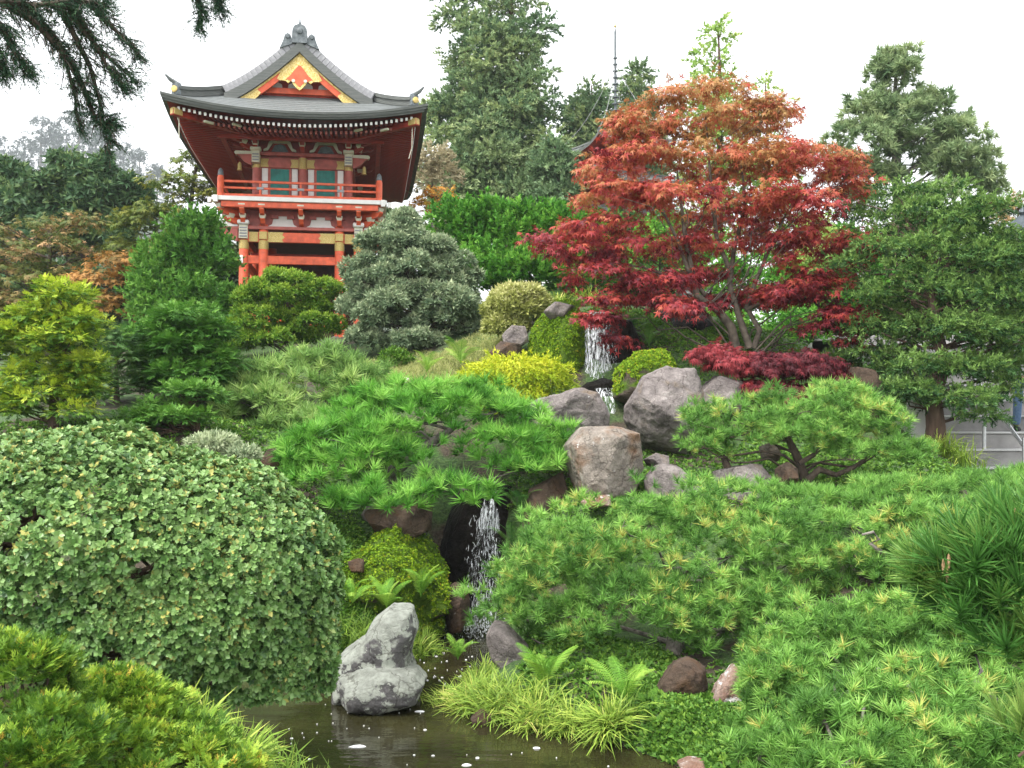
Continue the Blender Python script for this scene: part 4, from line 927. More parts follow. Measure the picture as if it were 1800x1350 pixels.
# gable roof
GY0, GY1 = YF+1.15, YB-1.15
XG = W_-1.42
def gp(x): return ZE+.70+1.62*max(0., 1-abs(x)/2.3)**1.42
gx = np.linspace(-XG, XG, 33)
def gslab(y0, y1, t0, t1, mat, name, par=gate, x0=0, x1=XG, smooth=True):
    for s in (-1, 1):
        xs_ = np.linspace(x0, x1, 15)*s; up = [(x, gp(x)+t1) for x in xs_]; dn = [(x, gp(x)+t0) for x in xs_][::-1]
        MB().prism(up+dn, y0, y1).build(name, M[mat], par)
gslab(GY0, GY1, .02, .12, 'roof', 'gable_roof_slope')
gslab(GY0-.12, GY0+.35, -.36, -.06, 'roof_edge', 'verge_edge')
gslab(GY1-.35, GY1+.12, -.30, .12, 'roof_edge', 'verge_edge')
tile_m = mm_(MB().box((0, 0, 0), (.165, .34, .26), None, .02), 'verge_tile', 'tile')
for s in (-1, 1):
    for k in range(15):
        x = .16+(XG-.16)*(k+.5)/15; sl = math.atan2(gp(x+.05)-gp(x-.05), .1)
        share('verge_tile', tile_m, gate, (s*x, GY0+.12, gp(x)+.06), 0, 0, -sl*s)
    gxp = np.linspace(.1, XG+.05, 12); mb = MB(); mb.tube([(s*x, GY0+.38, gp(x)+.17) for x in gxp], .11, 8); mb.build('verge_ridge', M['roof_edge'], gate, True)
# bargeboards and gable wall
def gb_(x): return gp(x)-.25
for s in (-1, 1):
    xs_ = np.linspace(0, XG-.18, 14)*s
    MB().prism([(x, gb_(x)-.12) for x in xs_]+[(x, gb_(x)-.12-.26+.02*abs(x)) for x in xs_][::-1], GY0+.0, GY0+.06).build('bargeboard', M['verm'], gate)
    MB().prism([(x, gb_(x)-.115) for x in xs_]+[(x, gb_(x)-.17) for x in xs_][::-1], GY0-.03, GY0-.004).build('gilt_strip', M['gold'], gate)
    xe = np.linspace(XG-.85, XG-.2, 8)*s
    MB().prism([(x, gb_(x)-.175) for x in xe]+[(x, gb_(x)-.39) for x in xe][::-1]+[(xe[0]-s*.1, gb_(xe[0])-.26)], GY0-.02, GY0-.006).build('gilt_plate', M['gold'], gate)
    xe = np.linspace(.0, .5, 8)*s
    MB().prism([(x, gb_(x)-.175) for x in xe]+[(xe[-1]+s*.1, gb_(.6)-.28)]+[(x, gb_(x)-.42) for x in xe][::-1], GY0-.02, GY0-.006).build('gilt_plate', M['gold'], gate)
bossm = mm_(MB().lathe([(.07, 0), (.07, .03), (.04, .04)], 14), 'gilt_boss', 'gold', True)
gwy = YF+1.55
mb = MB(); mb.prism([(-1.75, ZE+.86)]+[(x, gp(x)-.2) for x in np.linspace(-1.72, 1.72, 19)]+[(1.75, ZE+.86)], gwy, gwy+.08); mb.build('gable_wall', M['verm_dk'], gate)
bx('gable_beam', (0, gwy-.05, ZE+1.0), (2.6, .14, .16), 'verm', gate); bx('gable_beam', (0, gwy-.04, ZE+1.33), (1.7, .12, .1), 'verm', gate)
for x in (-.62, -.2, .2, .62): MB().prism([(x-.14, ZE+1.09), (x+.14, ZE+1.09), (x+.12, ZE+1.2), (x, ZE+1.27), (x-.12, ZE+1.2)], gwy-.03, gwy-.018).build('white_panel', M['white'], gate)
zt = gp(0)
pend = [(-.05, -.42), (.05, -.42), (.2, -.6), (.34, -.78), (.5, -.92), (.36, -.94), (.3, -1.0), (.22, -.92), (.17, -1.02), (.06, -1.14), (0, -1.18), (-.06, -1.14), (-.17, -1.02), (-.22, -.92), (-.3, -1.0), (-.36, -.94), (-.5, -.92), (-.34, -.78), (-.2, -.6)]
zt -= .22
pd = MB().prism([(x, zt+z+.0) for x, z in pend], GY0-.06, GY0-.03).build('gable_pendant', M['gold'], gate)
MB().prism([(x*.72, zt-.8+(z+.8)*.76) for x, z in pend], GY0-.075, GY0-.062).build('pendant_field', M['verm'], pd)
for q in (-1, 1): MB().lathe([(.05, 0), (.04, .02)], 10).build('pendant_curl', M['cream'], pd, True, (q*.16, GY0-.07, zt-.93)).rotation_euler = (R(90), 0, 0)
zt += .22
# ridge with end ornaments
bx('ridge', (0, (GY0+GY1)/2, zt+.08), (.3, GY1-GY0-.1, .24), 'roof_edge', gate, None, .03)
bx('ridge_cap', (0, (GY0+GY1)/2, zt+.22), (.36, GY1-GY0-.05, .05), 'roof', gate, None, .02)
for y in (GY0-.06, GY1+.06):
    o = MB().prism([(-.2, zt-.12), (-.21, zt+.08), (-.19, zt+.26), (-.14, zt+.35), (0, zt+.41), (.14, zt+.35), (.19, zt+.26), (.21, zt+.08), (.2, zt-.12)], y-.08, y+.1).build('ridge_end_ornament', M['onig'], gate)
    MB().lathe([(.09, 0), (.08, .05), (.04, .07)], 12).build('crest', M['onig'], o, True, (0, y-.08, zt+.2)).rotation_euler = (R(90), 0, 0)
    for s in (-1, 1):
        MB().prism([(s*.2, zt-.14), (s*.21, zt+.0), (s*.24, zt+.1), (s*.32, zt+.15), (s*.4, zt+.1), (s*.43, zt-.03), (s*.48, zt-.16), (s*.53, zt-.27), (s*.3, zt-.18)], y-.04, y+.06).build('side_scroll', M['onig'], o)
        MB().lathe([(.06, 0), (.05, .03), (.02, .035)], 12).build('scroll_boss', M['onig'], o, True, (s*.32, y-.05, zt+.05)).rotation_euler = (R(90), 0, 0)
    MB().lathe([(.025, zt+.38), (.04, zt+.43), (.02, zt+.49), (.006, zt+.68)], 8).build('spike', M['onig'], o, True, (0, y, 0))
# corner ridges with round gilt ends
for s in (-1, 1):
    for y0, sg in ((YF, 1), (YB, -1)):
        ds = np.linspace(.32, 1.65, 9); pts = [(s*(W_-d), y0+sg*d, ztop(s*(W_-d), y0+sg*d)) for d in ds]
        mb = MB()
        for wv, z0, z1 in ((.11, -.02, .13), (.15, .13, .18), (.08, .18, .24)):
            a = np.array(pts); t = np.array([s*-1, sg*1.]); nrm = np.array([-t[1], t[0]])/math.sqrt(2)*wv
            vs = []
            for p in a: vs += [(p[0]+nrm[0], p[1]+nrm[1], p[2]+z0), (p[0]-nrm[0], p[1]-nrm[1], p[2]+z0), (p[0]-nrm[0], p[1]-nrm[1], p[2]+z1), (p[0]+nrm[0], p[1]+nrm[1], p[2]+z1)]
            m_ = len(a); mb.add(vs, [(i*4+k, i*4+(k+1) % 4, i*4+4+(k+1) % 4, i*4+4+k) for i in range(m_-1) for k in range(4)]+[(3, 2, 1, 0), (m_*4-4, m_*4-3, m_*4-2, m_*4-1)])
        o = mb.build('hip_ridge', M['roof_edge'], gate)
        p = pts[0]; MB().box((p[0], p[1], p[2]+.14), (.26, .16, .36), rz_(R(45)*s*sg), .04).build('hip_end_tile', M['onig'], o)
        q = (p[0]+s*.03, p[1]-sg*.11, p[2]+.12); e = MB().lathe([(.085, 0), (.085, .03), (.05, .045)], 14).build('gilt_disc', M['gold'], o, True, q); e.rotation_euler = (R(90)*sg, 0, R(18)*s)
        tipv = [(p[0], p[1], p[2]+.3), (p[0]+s*.14, p[1]-sg*.1, p[2]+.37), (p[0]+s*.25, p[1]-sg*.17, p[2]+.47)]; mb = MB(); mb.tube(tipv, [.06, .05, .02], 6); mb.build('upturned_tip', M['roof'], o, True)
for x, z in ((0, zt-.3),): o = share('gilt_boss', bossm, gate, (x, GY0-.03, z), 0, R(90))

# ------------------------------------------------------------------ five-storey pagoda behind the maple
pg_ = P(1083, 480, 40.); PG = empty('pagoda', (pg_[0], pg_[1], 5.2), R(24)); tag(PG, 'tall red pagoda with a thin spire, mostly hidden behind the maple', 'pagoda')
for k in range(5):
    hw = 1.75+.42*k; ez = 8.2-k*1.5; b_w = hw*.5
    bx('storey', (0, 0, ez-.75), (b_w*2, b_w*2, 1.5), 'verm_dk', PG)
    for z in (ez-.3, ez-1.2): bx('ring_beam', (0, 0, z), (b_w*2+.12, b_w*2+.12, .12), 'verm', PG)
    bx('balcony', (0, 0, ez-1.42), (b_w*2+.7, b_w*2+.7, .06), 'verm', PG)
    for j in range(4):
        rr = rz_(R(90)*j); win = MB().box(rr @ Vector((0, -b_w-.02, ez-.8)), (b_w*.8, .04, .6), rr, .01).build('door', M['verm'], PG)
    rise = 1.0 if k == 0 else .62; inn = .08 if k == 0 else b_w*.85
    for j in range(4):
        rr = rz_(R(90)*j); mb = MB()
        def fn(u, v, rr=rr, o=0): 
            a = 2*u-1; d = hw+(inn-hw)*v; z = ez+rise*(v**1.35)+.32*abs(a)**3*(1-v)**1.5+o; p = rr @ Vector((a*d, -d, z)); return tuple(p)
        mb.grid(fn, 14, 6); mb.build('roof_slope', M['roof'], PG, True)
        mb = MB(); mb.grid(lambda u, v: fn(u, v*.7, rr, -.16-.35*v*.7) if v else fn(u, 0, rr, -.13), 14, 3); mb.build('soffit', M['verm_dk'], PG, True)
        mb = MB(); mb.grid(lambda u, v: fn(u, 0, rr, -.13*v), 14, 1); mb.build('eave_edge', M['roof_edge'], PG)
        c0, c1 = Vector(fn(1, 0)), Vector(fn(1, 1)); mb = MB(); mb.tube([tuple(c0.lerp(c1, t)*1.0) if t in (0, 1) else fn(1, t) for t in (0, .2, .4, .6, .8, 1)], .07, 6); mb.build('hip_ridge', M['roof_edge'], PG, True)
sp = MB().lathe([(.3, 9.2), (.34, 9.3), (.2, 9.4), (.14, 9.6), (.05, 9.7), (.045, 13.2), (.02, 13.4)], 10).build('spire', M['onig'], PG, True)
for k in range(9): MB().lathe([(.05, -.03), (.15-.008*k, -.02), (.15-.008*k, .02), (.05, .03)], 12).build('spire_ring', M['onig'], sp, True, (0, 0, 10.0+.27*k))
MB().lathe([(.0, 0), (.06, .06), (.02, .16), (.0, .2)], 8).build('jewel', M['gold'], sp, True, (0, 0, 13.4))
for j in range(4):
    a = R(45+90*j); e = Vector((1.75*1.414*math.cos(a), 1.75*1.414*math.sin(a), 8.6)); mb = MB(); t0 = Vector((0, 0, 11.9))
    mb.tube([tuple(t0.lerp(e, t)-Vector((0, 0, .5*math.sin(math.pi*t)))) for t in np.linspace(0, 1, 9)], .011, 4); mb.build('chain', M['tile'], PG)

# ------------------------------------------------------------------ concrete steps, rail, wall, lantern at the right
M['conc'] = surf('grey_concrete', (.20, .195, .19), (.32, .31, .30), 3, .85, .25, 60)
M['conc_pale'] = surf('pale_concrete', (.42, .42, .41), (.58, .58, .57), 2, .85, .2, 50)
M['steel'] = surf('galvanised_tube', (.45, .46, .47), (.6, .6, .61), 20, .35, .05, 60, metal=.7)
q = P(1640, 840, 15.4); st = empty('stairway', (q[0], q[1], q[2]-.3)); tag(st, 'grey concrete garden steps climbing at the right edge', 'steps')
for k in range(9):
    bx('tread', (2.6, .2+k*.42+1.0-.02, .15+k*.27-.6+.895), (5.2, 2.44, .03), 'conc_pale', st, None, .008)  # paler colour stands for the light on the step tops
    o = bx('step', (2.6, .2+k*.42+1.0, .15+k*.27-.6), (5.2, 2.4, 1.76), 'conc', st, None, .015)
bx('cheek_wall', (-.13, 2.6, .9), (.24, 4.8, 2.6), 'conc_pale', st)
q2 = P(1690, 640, 21); wl = bx('retaining_wall', (q2[0], q2[1], q2[2]-.7), (6.4, .3, 2.6), 'conc', None); tag(wl, 'pale concrete wall seen through the dark cypress', 'wall')
q3 = P(1440, 612, 21); wl = bx('retaining_wall', (q3[0], q3[1], q3[2]-.6), (1.6, .3, 1.5), 'white', None); tag(wl, 'white wall showing through the lower right of red maple', 'wall')
hr = empty('handrail', tuple(P(1730, 795, 15.2))); tag(hr, 'grey metal tube handrail beside the concrete steps', 'handrail')
h0 = np.array(hr.location)
for a, b2, r0, nm in ((P(1690, 632, 17.2), P(1815, 806, 14.9), .028, 'rail'), (P(1730, 690, 15.9), P(1730, 800, 15.9), .03, 'post'), (P(1800, 770, 15.1), P(1800, 850, 15.1), .03, 'post')):
    mb = MB(); mb.tube([a-h0, (a+b2)/2-h0, b2-h0], r0, 8); mb.build(nm, M['steel'], hr, True)
lp = P(1800, 470, 19); ln = empty('garden_lantern', (lp[0], lp[1], gz(lp[0], lp[1]))); tag(ln, 'dark bronze lantern with broad roof at the right edge', 'lantern')
zl = P(1800, 388, 19)[2]-ln.location[2]
M['bronze'] = surf('dark_bronze', (.03, .04, .05), (.09, .11, .125), 9, .45, .2, 30, metal=.4)
MB().lathe([(.34, -.2), (.34, .1), (.2, .16), (.09, .3), (.08, zl-.75), (.14, zl-.7), (.2, zl-.62)], 12).build('post', M['bronze'], ln, True)
MB().lathe([(.17, zl-.62), (.17, zl-.2)], 6).build('light_box', M['bronze'], ln)
MB().lathe([(.16, zl-.2), (.42, zl-.24), (.44, zl-.2), (.3, zl-.1), (.14, zl+.06), (.06, zl+.1)], 6).build('roof', M['bronze'], ln)
MB().lathe([(.05, zl+.1), (.08, zl+.16), (.05, zl+.22), (.01, zl+.32)], 10).build('finial', M['bronze'], ln, True)
for j in range(6):
    a = R(60*j+30); MB().box((.155*math.cos(a), .155*math.sin(a), zl-.41), (.015, .12, .3), rz_(a), .003).build('window', M['cream'], ln)
wp = P(122, 1165, 6.6); pp = MB(); pp.box((0, 0, .5), (.09, .09, 1.2), None, .008); pst = pp.build('timber_post', M['bark_grey'], None, False, (wp[0], wp[1], wp[2]-1.05)); tag(pst, 'weathered timber post with slanted grey cap under the big shrub', 'post')
MB().box((0, -.02, 1.12), (.13, .17, .035), rx_(R(20)), .006).build('cap', M['tile'], pst)
# ------------------------------------------------------------------ leaf colours (albedo; conifer and evergreen include some haze)
LM = {
 'shrub': leafmat('glossy_shrub_leaf', [(0, (.022, .065, .016)), (.5, (.088, .172, .044)), (.85, (.165, .265, .085)), (.95, (.17, .26, .085)), (1, (.34, .30, .08))], .36, .24, .36),
 'pine': leafmat('pine_needle', [(0, (.04, .105, .02)), (.5, (.11, .235, .045)), (.85, (.21, .36, .08)), (1, (.36, .33, .09))], .45, .35, gain=1.4),
 'pine_bright': leafmat('bright_pine_needle', [(0, (.035, .12, .016)), (.5, (.095, .25, .032)), (1, (.21, .39, .075))], .45, .35, gain=1.4),
 'pine_pale': leafmat('pale_pine_needle', [(0, (.06, .13, .03)), (.5, (.14, .24, .06)), (1, (.25, .34, .1))], .5, .35, gain=1.4),
 'pine_dark': leafmat('near_pine_needle', [(0, (.02, .07, .015)), (.5, (.06, .16, .03)), (1, (.18, .26, .06))], .4, .3),
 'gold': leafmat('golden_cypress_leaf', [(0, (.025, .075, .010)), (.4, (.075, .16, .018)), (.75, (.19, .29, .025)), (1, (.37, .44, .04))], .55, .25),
 'hinoki': leafmat('green_cypress_leaf', [(0, (.014, .045, .012)), (.5, (.05, .115, .03)), (1, (.14, .23, .055))], .55, .28),
 'hinoki_lt': leafmat('fresh_cypress_leaf', [(0, (.02, .07, .01)), (.5, (.06, .16, .022)), (1, (.13, .25, .04))], .55, .25),
 'yellow': leafmat('yellow_green_thread_leaf', [(0, (.07, .12, .006)), (.5, (.2, .28, .012)), (1, (.42, .46, .03))], .55, .3),
 'variegated': leafmat('variegated_leaf', [(0, (.10, .12, .025)), (.5, (.24, .26, .07)), (1, (.45, .42, .2))], .55, .25),
 'blue': leafmat('blue_grey_cypress_leaf', [(0, (.055, .095, .05)), (.5, (.145, .195, .11)), (1, (.31, .35, .21))], .65, .25),
 'azalea': leafmat('clipped_shrub_leaf', [(0, (.025, .075, .008)), (.5, (.08, .165, .015)), (1, (.2, .28, .03))], .5, .25),
 'hedge': leafmat('hedge_leaf', [(0, (.02, .08, .01)), (.5, (.06, .19, .02)), (1, (.15, .31, .04))], .55, .3),
 'juniper': leafmat('juniper_leaf', [(0, (.03, .08, .010)), (.4, (.075, .155, .018)), (.75, (.17, .27, .028)), (.93, (.29, .36, .04)), (1, (.34, .18, .04))], .5, .25),
 'conifer': leafmat('tall_conifer_leaf', [(0, (.06, .115, .055)), (.5, (.14, .21, .10)), (1, (.26, .31, .13))], .6, .3),  # leaf colour lightened to carry distant haze
 'fir': leafmat('far_pine_leaf', [(0, (.06, .11, .05)), (.5, (.14, .2, .09)), (1, (.25, .3, .14))], .6, .3),
 'evergreen': leafmat('dark_evergreen_leaf', [(0, (.022, .055, .024)), (.5, (.05, .10, .04)), (1, (.12, .17, .055))], .5, .2),  # leaf colour raised a little for haze in the background
 'maple_green': leafmat('green_maple_leaf', [(0, (.03, .06, .008)), (.5, (.085, .12, .018)), (1, (.2, .2, .035))], .55, .35),
 'maple_tan': leafmat('turning_maple_leaf', [(0, (.05, .08, .015)), (.4, (.11, .12, .03)), (.75, (.24, .17, .07)), (1, (.36, .22, .11))], .55, .35),
 'maple_rust': leafmat('rusty_maple_leaf', [(0, (.09, .07, .015)), (.5, (.25, .13, .035)), (1, (.38, .2, .06))], .55, .35),
 'maple_orange': leafmat('orange_maple_leaf', [(0, (.2, .14, .012)), (.5, (.42, .17, .02)), (1, (.5, .28, .04))], .55, .35),
 'maple_red': leafmat('red_maple_leaf', [(0, (.055, .010, .016)), (.22, (.14, .016, .024)), (.45, (.29, .034, .038)), (.66, (.37, .068, .042)), (.86, (.36, .13, .05)), (1, (.30, .18, .06))], .45, .4, .25, gain=1.12),
 'maple_purple': leafmat('purple_maple_leaf', [(0, (.035, .006, .010)), (.5, (.085, .012, .018)), (1, (.22, .03, .035))], .5, .3),
 'cover': leafmat('ground_cover_leaf', [(0, (.025, .07, .01)), (.5, (.065, .15, .02)), (1, (.16, .26, .035))], .55, .25),
 'moss': leafmat('moss_tuft', [(0, (.045, .10, .006)), (.5, (.12, .21, .010)), (.85, (.20, .27, .012)), (1, (.26, .20, .02))], .8, .2),
 'fern': leafmat('fern_pinna', [(0, (.05, .14, .015)), (.5, (.12, .26, .03)), (1, (.26, .38, .06))], .55, .35),
 'fern_dark': leafmat('dark_fern_pinna', [(0, (.012, .05, .01)), (.5, (.03, .10, .018)), (1, (.09, .19, .03))], .5, .3),
 'grass': leafmat('sedge_blade', [(0, (.05, .10, .012)), (.5, (.15, .24, .03)), (.85, (.32, .38, .07)), (1, (.42, .36, .13))], .5, .3),
 'lawn': leafmat('lawn_blade', [(0, (.09, .13, .03)), (.5, (.22, .25, .08)), (1, (.38, .37, .16))], .6, .3),
 'cedar': leafmat('cedar_needle', [(0, (.010, .03, .018)), (.5, (.022, .06, .03)), (1, (.06, .11, .045))], .5, .2),
 'ginkgo': leafmat('pale_green_leaf', [(0, (.10, .18, .03)), (.5, (.2, .32, .07)), (1, (.36, .45, .14))], .55, .4),
 'straw': leafmat('straw_leaf', [(0, (.2, .17, .1)), (1, (.4, .36, .24))], .7, .3),
 'eucalypt': leafmat('far_tree_leaf', [(0, (.03, .045, .04)), (1, (.09, .11, .09))], .7, .1),
}
def tz(lo, hi, z0, z1, sd=.15):
    """leaf tint rising with height on the plant, with scatter"""
    return lambda p, n, k, pads: np.clip(lo+(hi-lo)*np.clip((p[:, 2]-z0)/(z1-z0), 0, 1)+rng.normal(0, sd, len(p)), .02, .98)
def tpad(lo, hi, sd=.12):
    """tint varies from pad to pad, with scatter between leaves"""
    def f(p, n, k, pads):
        q = rng.uniform(lo, hi, len(pads)); return np.clip(q[k]+rng.normal(0, sd, len(p)), .02, .98)
    return f
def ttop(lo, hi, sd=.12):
    """higher tint towards the upper side of each pad; new growth on golden cypress"""
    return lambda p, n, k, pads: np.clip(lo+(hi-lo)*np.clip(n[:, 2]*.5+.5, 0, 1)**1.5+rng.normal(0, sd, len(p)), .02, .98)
def gpt(px, Y, dz=0):
    x = (px-900)/FPX*Y; return np.array([x, Y, gz(x, Y)+dz])

# ------------------------------------------------------------------ far: fog-wrapped trees on the hill, tall conifers
def far_tree(px, pytop, Y, h, w, name, label, mat, key, dens, nb, group=None, bark='bark_grey', sc=(.8, 1.3), shape=.5, tint=None, r=(.10, .2), flat=.8):
    top = P(px, pytop, Y); base = np.array([top[0], top[1], top[2]-h]); s = rng.random(nb)**.8; hh = .3+.7*s
    rad = w*(np.sin(math.pi*np.clip(hh-.12, 0, 1)**shape)*.9+.1)*np.sqrt(rng.random(nb)); a = rng.random(nb)*6.283
    c = base+np.stack([rad*np.cos(a), rad*np.sin(a), hh*h*.96], -1); rr = w*rng.uniform(r[0], r[1], nb)
    pads = np.concatenate([c, np.stack([rr, rr, rr*flat], -1)], 1)
    tr = np.array([base-[0, 0, 1], base+[.02*h*rng.normal(), 0, h*.35], base+[.03*h*rng.normal(), 0, h*.7], base+[0, 0, h*.95]])
    return plant(name, label, 'tree', base, pads, key, LM[mat], dens, sc, zmin=-.8, depth=.7, lump=.2, trunk=tr, trad=np.array([.022, .018, .012, .004])*h, bark=bark, group=group, maxn=60, tint=tint, drop_in=0)
fl = ((20, 262, 533, 38, 9.9, 'low fog-grey tree at the left edge'), (75, 205, 558, 48, 12.5, 'broad fog-grey tree near the left edge'), (135, 192, 545, 46, 12.5, 'tallest fog-grey tree, right of the broad one'), (190, 225, 539, 42, 11.2, 'fog-grey tree behind the hanging cedar tip'), (245, 262, 527, 37, 9.9, 'fog-grey tree nearest to the gate roof'), (-20, 215, 570, 47, 12.5, 'fog-grey tree cut by the left frame'), (45, 240, 582, 44, 11.2, 'pale fog-grey tree left of the broad one'), (105, 222, 576, 47, 11.2, 'pale fog-grey tree between the two tallest'), (165, 214, 582, 48, 11.2, 'pale fog-grey tree right of the tallest'), (215, 250, 576, 42, 11.2, 'pale fog-grey tree left of the gate side'), (275, 292, 533, 29, 8.6, 'lowest fog-grey tree against the gate eave'))
for px, py, Y, h, w, lb in fl:
    far_tree(px, py, Y, h, w, 'eucalyptus_tree', lb+' on the far hill', 'eucalypt', 'clump_vfar', .15, 60, 'fog-wrapped trees on the far hill', sc=(.6, 1.2), flat=.7, shape=.8, r=(.13, .26))

def conifer(name, label, px, pytop, pybase, Y, wpx, key, mat, dens, nw, trunk_r=.25, sc=(.8, 1.2), group=None, power=.8, padr=(.3, .5), low=.06, tint=None, flat=.7, droop=.1, per=5, bark='bark_red', mode='x', hang=.1, gap=0., cyl=0.):
    """whorled conifer: pads along tiered limbs, longer towards the ground"""
    top = P(px, pytop, Y); bz = P(px, pybase, Y)[2]; h = top[2]-bz; base = np.array([top[0], top[1], bz]); w = wpx*mpp(Y); pads = []
    for i in range(nw):
        f = low+(1-low)*(i+rng.random()*.8)/nw; ln = w*(cyl+(1-cyl)*(1-f)**power)+.12; a0 = rng.random()*6.283
        for j in range(per):
            if rng.random() < gap: continue
            a = a0+j*6.283/per+rng.normal(0, .25); l = ln*rng.uniform(.65, 1.12)
            for t in np.arange(.35, 1.01, max(.16, padr[0]*1.1/max(l, .1))):
                r = rng.uniform(*padr)*(1.1-.35*t)*(.45+.55*min(1, (1-f)*2.2+.15)); pads.append([base[0]+l*t*math.cos(a)+rng.normal(0, .06), base[1]+l*t*math.sin(a), bz+f*h-droop*l*t*t+rng.normal(0, .05)+.12*l*t, r, r, r*flat])
    pads.append([*(top-[0, 0, .2]), padr[0]*.5, padr[0]*.5, padr[0]*.9]); pads = np.array(pads)
    tr = np.array([base-[0, 0, .6], base+[0, 0, h*.3], base+[.01*h, 0, h*.65], base+[0, 0, h]])
    return plant(name, label, 'tree', base, pads, key, LM[mat], dens, sc, mode, .4, -.6, .6, .15, trunk=tr, trad=np.array([1, .8, .5, .12])*trunk_r, bark=bark, group=group, tint=tint, hang=hang, maxn=90, drop_in=0, cull=.45)
tc_ = tpad(.1, .9, .12)
conifer('redwood_tree', 'tall conifer with bare trunk showing right of the gate roof', 815, -70, 420, 46, 150, 'brush', 'conifer', 15, 14, .26, (.8, 1.2), 'tall conifers behind the hedge', .75, (.45, .95), .1, tc_, gap=.38)
conifer('redwood_tree', 'tall dense conifer in the middle of the skyline', 895, -90, 420, 44, 140, 'brush', 'conifer', 15, 16, .3, (.8, 1.2), 'tall conifers behind the hedge', .7, (.45, .95), .08, tc_, cyl=.1, gap=.32)
conifer('redwood_tree', 'shorter conifer in front of the two tall ones', 850, 215, 420, 40, 115, 'brush', 'fir', 13, 10, .22, (.8, 1.3), 'tall conifers behind the hedge', .6, (.5, .85), .05, tc_)
conifer('redwood_tree', 'broad conifer left of the pagoda spire', 1040, 150, 460, 47, 88, 'brush', 'conifer', 13, 10, .25, (.9, 1.4), 'tall conifers behind the hedge', .45, (.55, .95), .05, tc_)
conifer('redwood_tree', 'broad conifer right of the pagoda spire', 1122, 125, 460, 49, 76, 'brush', 'conifer', 13, 11, .25, (.9, 1.4), 'tall conifers behind the hedge', .5, (.55, .95), .05, tc_)
conifer('redwood_tree', 'low dark conifer at the foot of the pagoda', 975, 250, 470, 38, 60, 'brush', 'conifer', 13, 8, .2, (.8, 1.2), 'tall conifers behind the hedge', .5, (.45, .8), .05, tpad(.15, .5))
conifer('larch_tree', 'pale green thin tree rising behind the red maple', 1262, 35, 420, 36, 90, 'brush', 'ginkgo', 7, 13, .16, (.7, 1.2), None, .6, (.35, .6), .1, tpad(.4, .9), gap=.3, droop=-.35)
conifer('larch_tree', 'pale green feathery branches at the right of the maple top', 1345, 140, 420, 35, 70, 'brush', 'ginkgo', 6, 9, .12, (.7, 1.1), None, .5, (.3, .5), .1, tpad(.3, .9), gap=.35, droop=-.4)
# old pine at the right with open, cloudy crown
L = lobes_px([(1575, 135, 30, 48, 40), (1545, 190, 30, 55, 32), (1630, 185, 30, 45, 28), (1520, 250, 30, 70, 35), (1610, 245, 30, 70, 38), (1690, 220, 30, 32, 22), (1490, 290, 30, 45, 30), (1660, 290, 30, 65, 30), (1560, 310, 30, 45, 24), (1715, 310, 30, 48, 48), (1735, 365, 30, 30, 38), (1500, 350, 30, 40, 28), (1640, 350, 29, 50, 25), (1600, 215, 30, 60, 30), (1690, 265, 30, 50, 30), (1575, 120, 30, 28, 40)])
pads = subpads(L, 330, (.14, .33), -.8, .7, .28)
b0 = gpt(1578, 30)
plant('pine_tree', 'tall open-crowned pine on the skyline at the right', 'tree', b0, pads, 'pine_far', LM['fir'], 24, (.7, 1.1), zmin=-.5, depth=.5, tint=tpad(.3, .8), trunk=[b0-[0, 0, .3], P(1580, 460, 30), P(1578, 320, 30), P(1572, 200, 30), P(1575, 115, 30)], trad=[.24, .2, .16, .1, .03], bark='bark_grey', cull=.4)
# trees left of the gate
L = lobes_px([(90, 330, 36, 60, 45), (150, 310, 36, 50, 35), (60, 380, 36, 70, 50), (190, 350, 36, 60, 50), (170, 410, 36, 70, 50), (225, 340, 36, 30, 30), (180, 280, 36, 10, 22), (115, 285, 36, 22, 20), (5, 330, 36, 40, 60), (95, 430, 36, 110, 50)])
b0 = gpt(140, 36); pads = subpads(L, 170, (.22, .55), -.5, .9, .35)
plant('evergreen_tree', 'dark ragged evergreen behind the autumn maples at the left', 'tree', b0, pads, 'clump_far', LM['evergreen'], 24, (.8, 1.3), zmin=-.7, depth=.7, lump=.25, trunk=[b0, P(140, 420, 36), P(140, 300, 36)], trad=.2, cull=.4)
L = lobes_px([(345, 285, 33, 40, 32), (310, 330, 33, 60, 32), (370, 345, 33, 50, 40), (290, 380, 33, 70, 30), (360, 410, 33, 60, 35), (250, 400, 33, 60, 28), (330, 440, 33, 80, 40), (230, 440, 33, 40, 30), (385, 300, 33.5, 25, 45)])
b0 = gpt(330, 33); pads = subpads(L, 130, (.28, .5), -.4, .45)
plant('maple_tree', 'green layered maple touching the left side of the gate', 'tree', b0, pads, 'palm_far', LM['maple_green'], 13, (.8, 1.2), 'x', .9, -.5, .6, .2, tint=tpad(.25, .8), trunk=[b0, P(330, 450, 33), P(335, 360, 33), P(345, 290, 33)], trad=.14, cull=.4)
L = lobes_px([(60, 410, 26, 90, 40), (120, 450, 26, 90, 40), (20, 470, 26, 70, 50), (90, 500, 26, 90, 50), (-40, 420, 26, 50, 45), (150, 395, 26, 40, 22), (30, 540, 26, 90, 50)])
b0 = gpt(80, 26); pads = subpads(L, 130, (.22, .42), -.4, .4)
plant('maple_tree', 'green maple with tan turning leaf edges at the left edge', 'tree', b0, pads, 'palm_far', LM['maple_tan'], 17, (.65, 1.), 'x', .9, -.5, .6, .2, tint=tpad(.05, .85), trunk=[b0, P(85, 520, 26), P(88, 440, 26), P(90, 400, 26)], trad=.09, cull=.4)
L = lobes_px([(215, 465, 25, 60, 30), (250, 500, 25, 60, 35), (180, 495, 25, 50, 30), (220, 540, 25, 60, 35), (290, 470, 25.5, 30, 25)])
b0 = gpt(225, 25); pads = subpads(L, 80, (.2, .38), -.4, .4)
